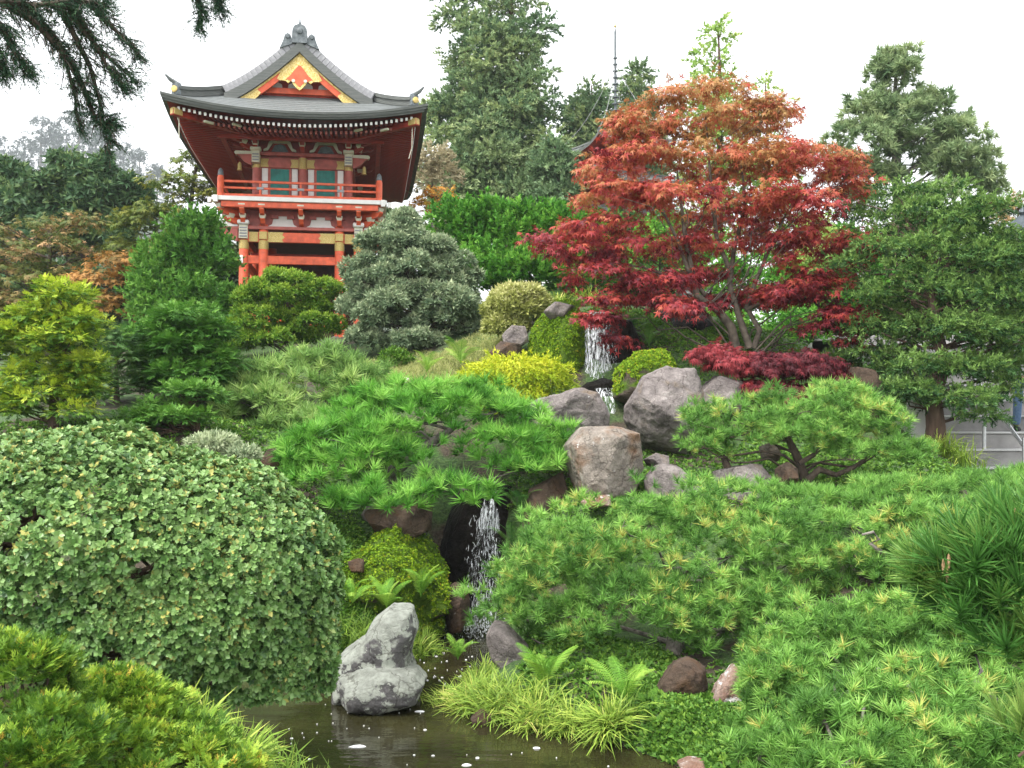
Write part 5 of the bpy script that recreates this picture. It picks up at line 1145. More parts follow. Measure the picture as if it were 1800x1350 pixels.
plant('maple_tree', 'rust-orange maple between the tan maple and the cedar', 'tree', b0, pads, 'palm_far', LM['maple_rust'], 17, (.65, 1.), 'x', .9, -.5, .6, .2, tint=tpad(.1, .85), trunk=[b0, P(228, 600, 25), P(232, 520, 25), P(228, 460, 25)], trad=.07, cull=.4)
L = lobes_px([(345, 420, 24, 40, 40), (310, 470, 24, 55, 45), (365, 470, 24, 40, 50), (290, 540, 24, 50, 55), (340, 540, 24, 62, 60), (340, 610, 23.5, 85, 50), (275, 610, 23.5, 40, 50), (365, 395, 24, 18, 25)])
b0 = gpt(340, 24); pads = subpads(L, 150, (.14, .38), -.5, .8, .22)
plant('cedar_tree', 'feathery bright green cedar beside the gate columns', 'tree', b0, pads, 'brush_s', LM['hinoki_lt'], 60, (.7, 1.3), 'x', .3, -.5, .5, .2, tint=tpad(.3, .8), trunk=[b0, P(340, 540, 24), P(345, 400, 24)], trad=.1, cull=.4, hang=-.6)
L = lobes_px([(770, 345, 31, 35, 16), (745, 365, 31, 30, 16), (785, 370, 31, 25, 14)])
b0 = gpt(765, 31); plant('maple_tree', 'small orange tree top between gate and hedge', 'tree', b0, subpads(L, 30, (.2, .35), -.4, .5), 'palm_far', LM['maple_orange'], 16, (.6, .9), 'x', .9, -.5, .6, .2, tint=tpad(.1, .8), trunk=[b0, P(765, 440, 31), P(768, 350, 31)], trad=.06)
L = lobes_px([(760, 290, 34, 28, 28), (750, 325, 34, 25, 20), (780, 310, 34, 22, 22)])
b0 = gpt(760, 34); plant('bare_shrub', 'straw-coloured twiggy tree against the right eave of the gate', 'tree', b0, subpads(L, 26, (.2, .4), -.5, .8), 'brush_s', LM['straw'], 26, (.9, 1.4), 'x', .3, -.8, .7, .2, trunk=[b0, P(760, 420, 34), P(760, 280, 34)], trad=.06, bark='bark_grey')
L = lobes_px([(1790, 360, 28, 40, 25), (1760, 395, 28, 30, 18), (1800, 420, 28, 50, 25), (1740, 420, 28, 20, 12)])
b0 = gpt(1790, 28); plant('maple_tree', 'orange-tipped maple at the right edge above the lantern', 'tree', b0, subpads(L, 50, (.2, .4), -.4, .45), 'palm_far', LM['maple_tan'], 15, (.7, 1.), 'x', .9, -.5, .6, .2, tint=tpad(.4, .95), trunk=[b0, P(1790, 480, 28), P(1790, 370, 28)], trad=.08)
for px, py, Y, rx, rz, mt, lb in ((60, 560, 30, 120, 110, 'evergreen', 'dark shrub mass behind the golden cypress'), (200, 560, 30, 90, 100, 'evergreen', 'dark shrub mass behind the rust-orange maple'), (-60, 430, 40, 110, 130, 'evergreen', 'dark evergreen cut by the left frame'), (430, 560, 36, 70, 120, 'evergreen', 'dark evergreen seen under the gate on the left'), (640, 470, 42, 90, 120, 'evergreen', 'dark evergreen seen under the gate on the right'), (1480, 520, 26, 90, 110, 'hedge', 'green shrub mass behind the dark cypress on its left'), (1640, 500, 27, 110, 120, 'hinoki', 'green shrub mass behind the middle of the dark cypress'), (1800, 520, 26, 110, 110, 'hinoki', 'green shrub mass behind the dark cypress at the right edge'), (1080, 470, 30, 90, 100, 'hinoki', 'dark shrub mass between hedge and maple')):
    L = lobes_px([(px, py, Y, rx, rz), (px-rx*.4, py-rz*.3, Y, rx*.6, rz*.6), (px+rx*.4, py-rz*.2, Y, rx*.6, rz*.7), (px, py+rz*.5, Y, rx*1.2, rz*.8)]); b0 = gpt(px, Y)
    plant('background_shrub', lb, 'shrub', b0, subpads(L, 80, (.3, .55), -.4, .8), 'clump_far', LM[mt], 15, (.9, 1.4), zmin=-.5, depth=.5, lump=.2, tint=tpad(.2, .8), trunk=[b0, P(px, py, Y)], trad=.08, group='background shrubs', maxn=20, cull=.6)
# hedge and green shrubs behind the maple
L = lobes_px([(800, 420, 24, 45, 60, .8), (860, 420, 24, 50, 62, .8), (920, 425, 24, 50, 62, .8), (985, 430, 24, 50, 60, .8), (830, 500, 23.6, 70, 60, .8), (920, 500, 23.6, 70, 60, .8), (1000, 490, 23.6, 60, 60, .8), (1050, 440, 24, 40, 60, .8)])
b0 = gpt(900, 24); plant('hedge', 'dense bright green hedge behind the blue-grey cypress', 'hedge', b0, subpads(L, 260, (.16, .3), -.3, .9, .06), 'brush_s', LM['hedge'], 44, (.8, 1.3), 'x', .3, -.4, .4, .15, tint=tpad(.25, .8), hang=-.8, cull=.45, trunk=[b0-[0, 0, .2], b0+[0, 0, 1.]], trad=.06, maxn=40)
for px, py, Y, rx, rz, lb in ((1310, 400, 25, 130, 95, 'broad light green shrub filling the gaps of the maple crown'), (1160, 425, 23, 45, 55, 'light green shrub behind the left of the maple crown'), (1250, 470, 22, 55, 70, 'light green shrub behind the maple trunks'), (1350, 500, 22, 55, 70, 'light green shrub behind the right maple trunk'), (1440, 440, 23, 50, 70, 'yellow-green shrub behind the right of the maple crown'), (1250, 570, 20.5, 60, 30, 'low light green shrub at the foot of the maple'), (1385, 575, 20.5, 60, 40, 'low light green shrub right of the maple foot')):
    L = lobes_px([(px, py, Y, rx, rz), (px+rx*.4, py+rz*.5, Y-.1, rx*.8, rz*.7), (px-rx*.4, py+rz*.5, Y-.1, rx*.8, rz*.7)]); b0 = gpt(px, Y)
    plant('shrub', lb, 'shrub', b0, subpads(L, 50, (.15, .28), -.4, .7), 'clump', LM['hedge' if px != 1440 else 'ginkgo'], 70, (1.1, 1.7), tint=tpad(.35, .9), trunk=[b0-[0, 0, .1], P(px, py, Y)], trad=.04, group='green shrubs behind the maple', maxn=20)
# ------------------------------------------------------------------ middle ground shrubs
L = lobes_px([(708, 395, 21, 28, 32), (690, 430, 21, 55, 40), (750, 440, 21, 50, 40), (660, 480, 21, 55, 45), (730, 490, 20.7, 70, 50), (800, 490, 21, 45, 45), (640, 540, 21, 40, 45), (700, 550, 20.6, 70, 50), (790, 545, 20.7, 60, 50), (825, 570, 20.8, 30, 40), (650, 595, 20.7, 45, 28), (730, 600, 20.5, 60, 25)])
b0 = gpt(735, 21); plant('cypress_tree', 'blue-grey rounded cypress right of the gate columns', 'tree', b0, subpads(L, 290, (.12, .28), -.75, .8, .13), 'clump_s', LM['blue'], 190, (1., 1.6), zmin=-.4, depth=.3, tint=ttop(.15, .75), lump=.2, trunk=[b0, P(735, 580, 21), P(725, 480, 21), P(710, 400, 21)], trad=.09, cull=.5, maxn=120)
L = lobes_px([(510, 515, 22, 72, 40), (570, 525, 22, 45, 36), (455, 535, 22, 48, 34), (460, 570, 21.8, 58, 38), (555, 565, 21.8, 55, 36), (500, 595, 21.7, 60, 26), (440, 600, 21.7, 38, 24)])
b0 = gpt(505, 22); plant('clipped_shrub', 'cloud-pruned green shrub right in front of the gate', 'shrub', b0, subpads(L, 190, (.11, .23), -.7, .75, .1), 'clump_s', LM['azalea'], 230, (.9, 1.4), zmin=-.4, depth=.3, tint=ttop(.2, .85), trunk=[b0, P(505, 600, 22), P(505, 520, 22)], trad=.06, cull=.5)
L = lobes_px([(905, 545, 18.6, 52, 42), (890, 575, 18.5, 40, 28), (930, 535, 18.6, 35, 32)])
b0 = gpt(905, 18.6); plant('clipped_shrub', 'cream-variegated clipped mound above the small stones', 'shrub', b0, L, 'clump_s', LM['variegated'], 700, (.8, 1.5), zmin=-.3, depth=.3, lump=.22, tint=ttop(.25, .8), trunk=[b0-[0, 0, .2], P(905, 545, 18.6)], trad=.04)
L = lobes_px([(905, 668, 15.4, 85, 42), (860, 670, 15.3, 45, 36), (955, 670, 15.3, 45, 42), (905, 700, 15., 60, 30)])
b0 = gpt(905, 15.4); plant('cypress_shrub', 'yellow-green thread-leaf mound beside the upper fall', 'shrub', b0, L, 'thread', LM['yellow'], 420, (.6, 1.2), 'x', .6, -.3, .35, .28, tint=ttop(.15, .85), hang=.5, trunk=[b0-[0, 0, .1], P(905, 670, 15.4)], trad=.04)
GOLD = dict(mode='x', upk=.8, depth=.5, lump=.15, hang=.05)
L = lobes_px([(95, 610, 13.4, 80, 95), (85, 680, 13.3, 85, 60), (110, 525, 13.3, 55, 32), (70, 560, 13.3, 55, 30), (140, 570, 13.2, 52, 35), (40, 590, 13.2, 45, 25), (105, 600, 13., 60, 28), (10, 620, 13.2, 30, 25), (60, 660, 13.1, 50, 22), (130, 665, 13.1, 55, 25), (25, 690, 13, 40, 25), (90, 705, 12.9, 65, 28), (160, 700, 13, 38, 32), (20, 720, 12.9, 40, 22), (130, 725, 12.9, 40, 18), (150, 640, 13.1, 40, 20)])
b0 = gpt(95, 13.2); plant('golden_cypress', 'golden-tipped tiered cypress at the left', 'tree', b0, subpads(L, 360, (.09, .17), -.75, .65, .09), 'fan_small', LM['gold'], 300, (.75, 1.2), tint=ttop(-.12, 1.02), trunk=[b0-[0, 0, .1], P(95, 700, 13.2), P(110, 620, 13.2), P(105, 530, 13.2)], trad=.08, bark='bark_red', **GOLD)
L = lobes_px([(330, 610, 15.6, 75, 60), (325, 660, 15.5, 80, 45), (335, 560, 15.5, 60, 30), (300, 590, 15.5, 50, 28), (370, 590, 15.5, 40, 28), (320, 610, 15.3, 60, 20), (270, 640, 15.4, 40, 28), (390, 640, 15.4, 35, 30), (330, 660, 15.2, 70, 25), (280, 680, 15.2, 45, 20)])
b0 = gpt(325, 15.5); plant('green_cypress', 'dark green tiered cypress in front of the feathery cedar', 'tree', b0, subpads(L, 260, (.12, .2), -.7, .65, .07), 'fan_small', LM['hinoki_lt'], 230, (.9, 1.5), tint=ttop(-.1, .65), trunk=[b0-[0, 0, .1], P(325, 640, 15.5), P(330, 550, 15.5)], trad=.07, bark='bark_red', **GOLD)
L = lobes_px([(205, 625, 15, 40, 35), (190, 670, 15, 40, 35), (225, 690, 15, 35, 28), (205, 600, 15, 25, 20)])
b0 = gpt(205, 15); plant('green_cypress', 'dark cypress between the golden and the green one', 'tree', b0, subpads(L, 50, (.12, .22), -.4, .6), 'fan', LM['hinoki'], 110, (.6, 1.), tint=tpad(.2, .7), trunk=[b0-[0, 0, .1], P(205, 680, 15), P(205, 610, 15)], trad=.06, **GOLD)
L = lobes_px([(330, 690, 13.6, 50, 18), (365, 700, 13.6, 30, 18), (290, 715, 13.5, 45, 18), (250, 735, 13.4, 45, 18), (320, 735, 13.3, 55, 20), (235, 755, 13.2, 35, 15)])
b0 = gpt(345, 13.6); plant('dwarf_cypress', 'low spreading fresh green cypress behind the big round shrub', 'shrub', b0, subpads(L, 110, (.09, .16), -.3, .55, .06), 'fan_small', LM['hinoki_lt'], 330, (.8, 1.2), tint=ttop(.05, .75), trunk=[b0-[0, 0, .1], P(350, 720, 13.6), P(320, 695, 13.6)], trad=.05, bark='bark_red', **GOLD)
L = lobes_px([(430, 665, 16.5, 50, 18), (405, 685, 16.4, 35, 16), (470, 650, 16.6, 35, 14)])
b0 = gpt(425, 16.5); plant('low_shrub', 'low olive-green clipped shrub left of the pale pine', 'shrub', b0, subpads(L, 40, (.12, .2), -.2, .6), 'clump_s', LM['azalea'], 260, (.9, 1.3), tint=tpad(.3, .7), trunk=[b0-[0, 0, .1], P(425, 670, 16.5)], trad=.03)
L = lobes_px([(695, 635, 19.5, 28, 22)]); b0 = gpt(695, 19.5); plant('low_shrub', 'small dark round shrub at the edge of the lawn', 'shrub', b0, L, 'clump_s', LM['azalea'], 350, (.9, 1.3), tint=tpad(.1, .4), trunk=[b0-[0, 0, .1], P(695, 635, 19.5)], trad=.03)
L = lobes_px([(375, 780, 10.5, 42, 16), (425, 800, 10.4, 30, 14)]); b0 = gpt(390, 10.5); plant('low_shrub', 'small blue-green shrub peeping over the big round shrub', 'shrub', b0, L, 'clump_s', LM['blue'], 900, (.7, 1.), tint=tpad(.5, .9), trunk=[b0, P(390, 785, 10.5)], trad=.03)
# dark cypress at the right with bending trunk
L = lobes_px([(1600, 480, 15.9, 130, 120), (1720, 520, 15.8, 110, 120), (1560, 600, 16.2, 80, 90), (1650, 620, 15.4, 110, 80), (1750, 650, 15.4, 70, 70), (1590, 700, 15.3, 60, 40), (1700, 700, 14.9, 70, 40), (1500, 640, 16.8, 60, 50), (1500, 380, 17.6, 44, 39), (1560, 370, 17.2, 66, 45), (1640, 380, 15.5, 66, 45), (1700, 400, 15.5, 55, 39), (1520, 440, 17.6, 60, 45), (1600, 440, 15.3, 77, 45), (1690, 460, 15.3, 77, 45), (1770, 440, 15.4, 55, 52), (1500, 500, 17.6, 55, 45), (1580, 510, 15.2, 77, 45), (1660, 520, 15.1, 77, 45), (1750, 520, 15.2, 66, 52), (1530, 570, 17.2, 60, 45), (1620, 580, 15., 71, 45), (1710, 590, 15., 66, 41), (1785, 600, 15.1, 49, 52), (1740, 370, 15.6, 55, 32), (1810, 480, 15.3, 44, 78), (1820, 560, 15.3, 44, 78), (1590, 335, 15.6, 55, 23), (1670, 340, 15.6, 44, 23), (1560, 630, 16.6, 49, 36), (1640, 650, 14.8, 66, 36), (1720, 650, 14.9, 49, 32), (1680, 705, 14.7, 66, 28), (1610, 690, 14.8, 44, 28), (1770, 690, 14.9, 44, 45), (1725, 735, 14.7, 33, 23)])
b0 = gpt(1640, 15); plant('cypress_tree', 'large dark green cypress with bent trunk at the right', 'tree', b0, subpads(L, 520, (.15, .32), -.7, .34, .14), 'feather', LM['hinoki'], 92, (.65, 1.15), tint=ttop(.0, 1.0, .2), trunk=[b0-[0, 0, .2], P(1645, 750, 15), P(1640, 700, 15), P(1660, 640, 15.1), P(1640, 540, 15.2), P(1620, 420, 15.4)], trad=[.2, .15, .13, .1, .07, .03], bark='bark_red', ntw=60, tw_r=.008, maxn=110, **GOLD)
# ------------------------------------------------------------------ the red maple
L = lobes_px([(1245, 175, 17.2, 75, 35), (1170, 230, 17.2, 85, 35), (1290, 230, 17.2, 80, 38), (1120, 290, 17, 95, 35), (1230, 290, 16.8, 100, 38), (1340, 290, 16.9, 90, 40), (1430, 290, 17.2, 75, 40), (1480, 330, 17.2, 50, 38), (1080, 350, 16.8, 75, 35), (1180, 360, 16.5, 90, 30), (1300, 350, 16.4, 95, 32), (1400, 370, 16.6, 90, 35), (1060, 405, 16.7, 75, 28), (1020, 450, 16.7, 70, 25), (1110, 440, 16.5, 70, 28), (1440, 420, 16.7, 80, 28), (1490, 445, 16.8, 42, 18), (1070, 490, 16.4, 70, 25), (1150, 500, 16.3, 70, 24), (1110, 530, 16.2, 70, 22), (1190, 545, 16, 60, 20), (1060, 565, 16, 28, 22), (1340, 440, 17.6, 70, 30), (1400, 520, 16.6, 70, 30), (1450, 570, 16.5, 50, 35), (1480, 600, 16.4, 25, 20), (1380, 470, 16.6, 40, 22), (1210, 440, 17.5, 80, 28), (1290, 400, 17.7, 90, 30), (1330, 530, 17.4, 60, 28), (1240, 490, 17.3, 60, 24), (1430, 500, 16.9, 70, 30), (1480, 560, 16.7, 40, 40), (1130, 220, 17.3, 60, 28), (1350, 210, 17.3, 60, 35), (1190, 180, 17.3, 50, 28), (1010, 420, 16.8, 60, 22), (1090, 600, 16, 25, 15)])
pads = subpads(L, 560, (.11, .25), -.25, .32, .16, inset=.5)
b0 = gpt(1300, 17.0)
zA, zB = P(0, 640, 17)[2], P(0, 170, 17)[2]
def maple_tint(p, n, k, pads):
    h = np.clip((p[:, 2]-zA)/(zB-zA), 0, 1); side = np.clip(np.abs(p[:, 0]-4.0)/3.2, 0, 1)
    padv = rng.normal(0, .09, len(pads))[k]
    lft = np.clip((4.2-p[:, 0])/3., 0, 1); return np.clip(.10+.95*h**1.0-.14*side*(h > .4)+.06*lft*h+padv*1.6+rng.normal(0, .09, len(p)), .02, .98)
mr = plant('maple_tree', 'large red Japanese maple with orange top beside the upper fall', 'tree', b0, pads, 'palm', LM['maple_red'], 52, (.75, 1.2), 'x', .8, -.5, .6, .3, tint=maple_tint, hang=.25, trunk=[b0-[0, 0, .2], P(1285, 575, 17), P(1262, 545, 16.9), P(1225, 520, 16.8), P(1205, 420, 16.9), P(1190, 300, 17)], trad=[.09, .08, .07, .055, .04, .015], bark='bark_maple', ntw=200, tw_r=.006, rb=.2, cull=.3, maxn=34, up=.9)
b = np.array(mr.location)
for path, r_ in (([(1318, 612), (1300, 560), (1282, 500), (1290, 440), (1310, 360), (1300, 250)], (.065, .058, .05, .04, .028, .01)), ([(1325, 612), (1335, 580), (1312, 540), (1330, 490), (1360, 420), (1400, 340)], (.055, .05, .044, .036, .025, .01)), ([(1262, 545), (1215, 490), (1190, 420), (1170, 380), (1120, 330)], (.045, .038, .03, .022, .01)), ([(1285, 480), (1260, 420), (1250, 330), (1240, 200)], (.045, .038, .03, .01)), ([(1240, 530), (1190, 490), (1130, 470), (1060, 460)], (.04, .03, .02, .008)), ([(1310, 545), (1370, 520), (1430, 530), (1470, 570)], (.04, .03, .02, .008))):
    n_ = len(path); pts = np.array([P(x, y, 17-.2*math.sin(3*i/n_)*(n_ % 2)+rng.normal(0, .05)) for i, (x, y) in enumerate(path)])-b; qb = QB(); qb.tube(pts, r_, 7); qb.build('limb', M['bark_maple'], mr)
L = lobes_px([(1250, 625, 15.4, 50, 22), (1290, 640, 15.3, 45, 24), (1350, 650, 15.3, 70, 40), (1420, 650, 15.3, 60, 42), (1330, 685, 15.1, 60, 25), (1400, 690, 15.1, 70, 25), (1460, 670, 15.3, 30, 30)])
b0 = gpt(1370, 15.4); plant('laceleaf_maple', 'low purple-red laceleaf maple spilling over the grey boulders', 'shrub', b0, subpads(L, 90, (.13, .24), -.2, .5, .08), 'palm_lace', LM['maple_purple'], 90, (.7, 1.1), 'x', 1., -.4, .5, .2, tint=lambda p, n, k, pads: np.clip(np.where(p[:, 0] < P(1310, 0, 15.3)[0], .85, .35)+rng.normal(0, .15, len(p)), .02, .98), hang=.6, trunk=[b0-[0, 0, .1], P(1370, 680, 15.4), P(1365, 645, 15.4)], trad=.05)
# ------------------------------------------------------------------ pines of the bank
def pine(name, label, lobes, n, r, base, key, mat, dens, sc, trunk, trad, nparts=0, flat=.6, zmin=-.25, ntw=40, tint=None, upk=1.0, inset=.75, jit=.12, bark='bark_grey', cull=.45, depth=.6, maxn=14):
    L = lobes_px(lobes); pads = subpads(L, n, r, zmin, flat, jit, .3, inset)
    return plant(name, label, 'pine', base, pads, key, LM[mat], dens, sc, 'z', upk, -.25, depth, .15, tint=tint or tpad(.12, .88, .12), trunk=trunk, trad=trad, bark=bark, ntw=ntw, tw_r=.005, nparts=nparts, partname='needle_tuft', cull=cull, maxn=maxn, up=.2)
# long-needled pine over the lower fall
b0 = gpt(640, 13.2); pine('pine_tree', 'bright long-needled pine spreading above the lower fall', [(770, 800, 13.0, 225, 125, .45), (620, 830, 12.5, 120, 100, .6), (895, 805, 12.7, 95, 55, .6), (790, 715, 13.4, 110, 40, .6), (690, 735, 13.3, 110, 45, .6), (660, 895, 12.0, 90, 45, .6), (800, 880, 12.1, 70, 45, .6), (560, 820, 12.6, 70, 60, .6), (940, 830, 12.4, 45, 30, .6)],
 470, (.10, .16), b0, 'pine_long', 'pine_bright', 30, (.75, 1.2), [b0-[0, 0, .2], P(690, 830, 13), P(740, 790, 13), P(800, 750, 13.2)], [.11, .09, .07, .04], 220, tint=tpad(.05, .95, .1), flat=.5, ntw=70)
# pale pine behind it
b0 = gpt(520, 16.2); pine('pine_tree', 'paler fine-needled pine behind the long-needled one', [(550, 690, 16.2, 125, 78, .6), (470, 735, 15.4, 90, 55, .7), (620, 700, 15.9, 75, 55, .7), (540, 760, 15., 90, 40, .7), (430, 710, 15.6, 50, 50, .7)],
 210, (.14, .24), b0, 'pine_fine', 'pine_pale', 30, (.75, 1.15), [b0-[0, 0, .2], P(540, 740, 16), P(570, 690, 16.1), P(560, 645, 16.2)], [.1, .08, .06, .03], flat=.55, ntw=80)
# big rounded pine on the right bank
b0 = gpt(1180, 9.6); pine('pine_tree', 'large rounded pine covering the bank right of the pond', [(1190, 1040, 10.3, 290, 175, .55), (1000, 1040, 9.9, 120, 125, .8), (1370, 1045, 10.3, 150, 150, .6), (1110, 1095, 9.6, 150, 80, .6), (1290, 1100, 9.5, 120, 80, .6), (940, 1065, 9.8, 70, 75, .8)],
 640, (.10, .165), b0, 'pine', 'pine', 60, (.45, .9), [b0-[0, 0, .1], P(1190, 1100, 10.2), P(1196, 1060, 10.35), P(1205, 1020, 10.5)], [.1, .085, .07, .04], 280, tint=tpad(.05, .92, .13), flat=.8, zmin=-.45)
# pines at the lower right
b0 = gpt(1480, 8); pine('pine_tree', 'dense low pine in the bottom right corner', [(1470, 1180, 8.3, 150, 120, .8), (1580, 1150, 8.3, 120, 110, .8), (1390, 1250, 7.1, 85, 110, .8), (1480, 1310, 6.5, 130, 95, .8), (1610, 1270, 6.7, 130, 110, .8), (1390, 1350, 6.3, 100, 70, .8), (1560, 1370, 6.0, 130, 80, .8), (1690, 1330, 6.1, 100, 90, .8), (1790, 1350, 5.9, 80, 80, .8)],
 500, (.085, .14), b0, 'pine', 'pine', 80, (.42, .8), [b0-[0, 0, .1], P(1480, 1260, 8.3), P(1486, 1220, 8.4), P(1490, 1180, 8.5)], [.09, .075, .06, .03], 200, tint=tpad(.05, .8, .12), flat=.8, zmin=-.45)
b0 = gpt(1640, 9.8); pine('pine_tree', 'spreading pine with twisted grey limbs at the right', [(1620, 970, 10, 110, 85, .7), (1740, 940, 10.2, 110, 85, .7), (1540, 1010, 9.8, 60, 60, .8), (1680, 1060, 9.4, 110, 85, .8), (1770, 1040, 9.5, 80, 80, .8), (1720, 1160, 8.6, 90, 90, .8), (1790, 1190, 8.4, 70, 90, .8), (1740, 1270, 7.8, 90, 80, .8), (1640, 1140, 8.9, 80, 60, .8)],
 420, (.10, .17), b0, 'pine', 'pine', 58, (.5, .9), [b0-[0, 0, .1], P(1640, 1050, 10), P(1625, 1010, 10.1), P(1640, 970, 10.2)], [.1, .08, .06, .03], 160, tint=tpad(.05, .85, .13), flat=.8, zmin=-.45, ntw=90)
b0 = gpt(1500, 11.4); pine('pine_tree', 'low pine mat between the bonsai pine and the rounded pine', [(1320, 865, 11.8, 60, 25, .7), (1400, 880, 11.6, 70, 25, .7), (1490, 890, 11.4, 70, 28, .7), (1560, 870, 11.6, 70, 35, .7), (1650, 870, 11.5, 60, 30, .7), (1740, 855, 11.6, 70, 30, .7), (1820, 860, 11.6, 60, 40, .7), (1480, 920, 11, 50, 25, .7), (1640, 900, 11.2, 80, 28, .7)],
 200, (.12, .18), b0, 'pine', 'pine', 50, (.55, .95), [b0-[0, 0, .1], P(1510, 920, 11.5), P(1500, 880, 11.6)], [.07, .06, .04], 90, tint=tpad(.2, .75, .12), flat=.6)
b0 = gpt(1425, 12.7); bp = pine('pine_tree', 'bonsai-shaped pine with leaning dark trunk above the boulders', [(1300, 755, 12.7, 95, 58, .7), (1420, 745, 12.8, 110, 65, .7), (1510, 755, 12.7, 95, 62, .7), (1240, 785, 12.5, 50, 40, .8), (1575, 800, 12.5, 60, 42, .8), (1400, 775, 12.4, 80, 35, .7), (1500, 800, 12.4, 60, 28, .7), (1480, 700, 12.8, 60, 28, .8)],
 230, (.11, .18), b0, 'pine', 'pine', 56, (.55, .95), [b0-[0, 0, .15], P(1415, 840, 12.7), P(1400, 800, 12.7), P(1385, 770, 12.7), P(1400, 730, 12.7)], [.075, .065, .055, .045, .025], 120, tint=tpad(.1, .9, .12), flat=.75, zmin=-.5, bark='bark', ntw=60)
b = np.array(bp.location)
for pa, r_ in (([(1288, 850), (1278, 820), (1268, 795), (1262, 770)], (.055, .05, .04, .02)), ([(1420, 845), (1440, 825), (1470, 835), (1500, 822), (1530, 800)], (.05, .045, .035, .03, .012)), ([(1405, 815), (1430, 800), (1450, 780)], (.035, .03, .015))):
    qb = QB(); qb.tube(np.array([P(x, y, 12.55) for x, y in pa])-b, r_, 7); qb.build('limb', M['bark'], bp)
# near pine branch reaching in from the right edge
b0 = np.array([3.3, 3.7, gz(3.3, 3.7)]); pads = lobes_px([(1790, 1000, 4.0, 60, 30), (1720, 1010, 4.1, 70, 40), (1660, 1040, 4.2, 50, 40), (1720, 1090, 4.1, 70, 50), (1790, 1080, 4., 60, 50), (1790, 940, 4.1, 40, 30), (1770, 1150, 4., 50, 30), (1790, 1330, 3.9, 40, 50), (1840, 1000, 4, 60, 80), (1850, 1150, 4, 60, 80)])
plant('pine_tree', 'dark near pine branch with upright buds at the right edge', 'pine', b0, pads, 'pine_near', LM['pine_dark'], 130, (.75, 1.2), 'z', .9, -.2, .6, .1, tint=tpad(.3, .8, .1), trunk=[b0, P(1930, 1250, 3.8), P(1860, 1080, 4), P(1780, 1020, 4.1), P(1700, 1040, 4.15)], trad=[.06, .05, .03, .018, .008], bark='bark_red', ntw=0, tw_r=.004, cull=.1, nparts=40, partname='needle_tuft')
M['bud'] = surf('pine_bud', (.35, .2, .1), (.5, .34, .2), 40, .7, .2, 60)
pr = [o for o in C.objects if o.get('label') == 'dark near pine branch with upright buds at the right edge'][0]
for px, py in ((1784, 908), (1786, 935), (1668, 990), (1658, 1000), (1665, 1015), (1690, 1028), (1705, 1048), (1720, 1040), (1700, 992)):
    p = P(px, py, 4.05)-b0; MB().lathe([(.004, -.02), (.006, 0), (.007, .02), (.004, .034), (.001, .04)], 7).build('bud', M['bud'], pr, True, tuple(p))
# lone grey limbs snaking between the pines
for i, (pa, Y, lb) in enumerate((([(1515, 940), (1535, 935), (1545, 948), (1530, 955), (1548, 970)], 9.6, 'bare grey pine limb kinking between the two right pines'), ([(1600, 960), (1612, 975), (1605, 995), (1622, 1010)], 9.2, 'bare grey limb under the spreading pine pads'), ([(1715, 1150), (1725, 1180), (1712, 1195), (1735, 1215), (1760, 1240)], 7.6, 'forked bare limb low at the right edge'), ([(1605, 1265), (1635, 1262), (1660, 1280), (1675, 1295)], 6.9, 'bare grey limb in the bottom right corner'))):
    b = P(*pa[-1], Y+.2); qb = QB(); qb.tube(np.array([P(x, y, Y) for x, y in pa]+[b+[0, 0, -.05]])-b, np.linspace(.012, .026, len(pa)+1), 6)
    o = qb.build('pine_limb', M['bark_grey'], None); o.location = tuple(b); tag(o, lb, 'branch', 'bare pine limbs')

# ------------------------------------------------------------------ big round shrub, juniper, grasses at the front
L = lobes_px([(130, 1015, 6.8, 330, 262, .75), (340, 1035, 6.9, 250, 232, .8), (440, 1130, 6.9, 155, 160, .8), (-120, 1000, 6.7, 250, 245, .8), (250, 1090, 6.6, 200, 120, .8)])
# openings in the skin where the inner limbs show
holes = np.array([[*P(50, 905, 5.8), .10], [*P(255, 1000, 5.8), .07], [*P(20, 960, 5.8), .06], [*P(195, 1150, 5.9), .10]])
b0 = np.array([*P(230, 1100, 6.9)[:2], -.05])
root = empty('round_shrub', tuple(b0)); tag(root, 'big clipped round shrub with small glossy leaves at the left', 'shrub')
p, n, k = on_pads(L, 1500, -.5, .2, .10, 3.2, .75, .72)
keep = np.ones(len(p), bool)
for h in holes:
    dray = np.linalg.norm(np.cross(unit(h[:3]-EYE), p-EYE), axis=1); keep &= ~((dray < h[3]*(.9+.5*vnoise(p*9))) & (p[:, 1] < 6.9))
keep &= (p[:, 0] > -3.85) | (rng.random(len(p)) < .25); keep &= (p[:, 1] < 7.5) | (rng.random(len(p)) < .35)
p, n = p[keep], n[keep]
ti = np.clip(.6+.26*fbm(p*2.2, 2)+rng.normal(0, .22, len(p))+.1*n[:, 2], .02, .84); ti[rng.random(len(p)) < .012] = .98
dd = unit(n*1.2+np.array([0, -.1, .45])+rng.normal(0, .45, n.shape)); fr = frames_z(dd); s = rng.uniform(.55, 1.2, len(p)); v = unit(p-EYE)
score = -(n*v).sum(1)+.5*rng.random(len(p))-.12*np.linalg.norm(p-EYE, axis=1)+(p[:, 0] < -3.6)*-3; o = np.argsort(-score); a, r_ = o[:300], o[300:]
fol_parts('leaf_rosette', 'rosette', (p-b0)[a], fr[a], s[a], ti[a], LM['shrub'], root); fol('foliage', TP['rosette'], (p-b0)[r_], fr[r_], s[r_], ti[r_], LM['shrub'], root, 'stuff')
qb = QB(); stem = P(250, 1240, 6.9)-b0
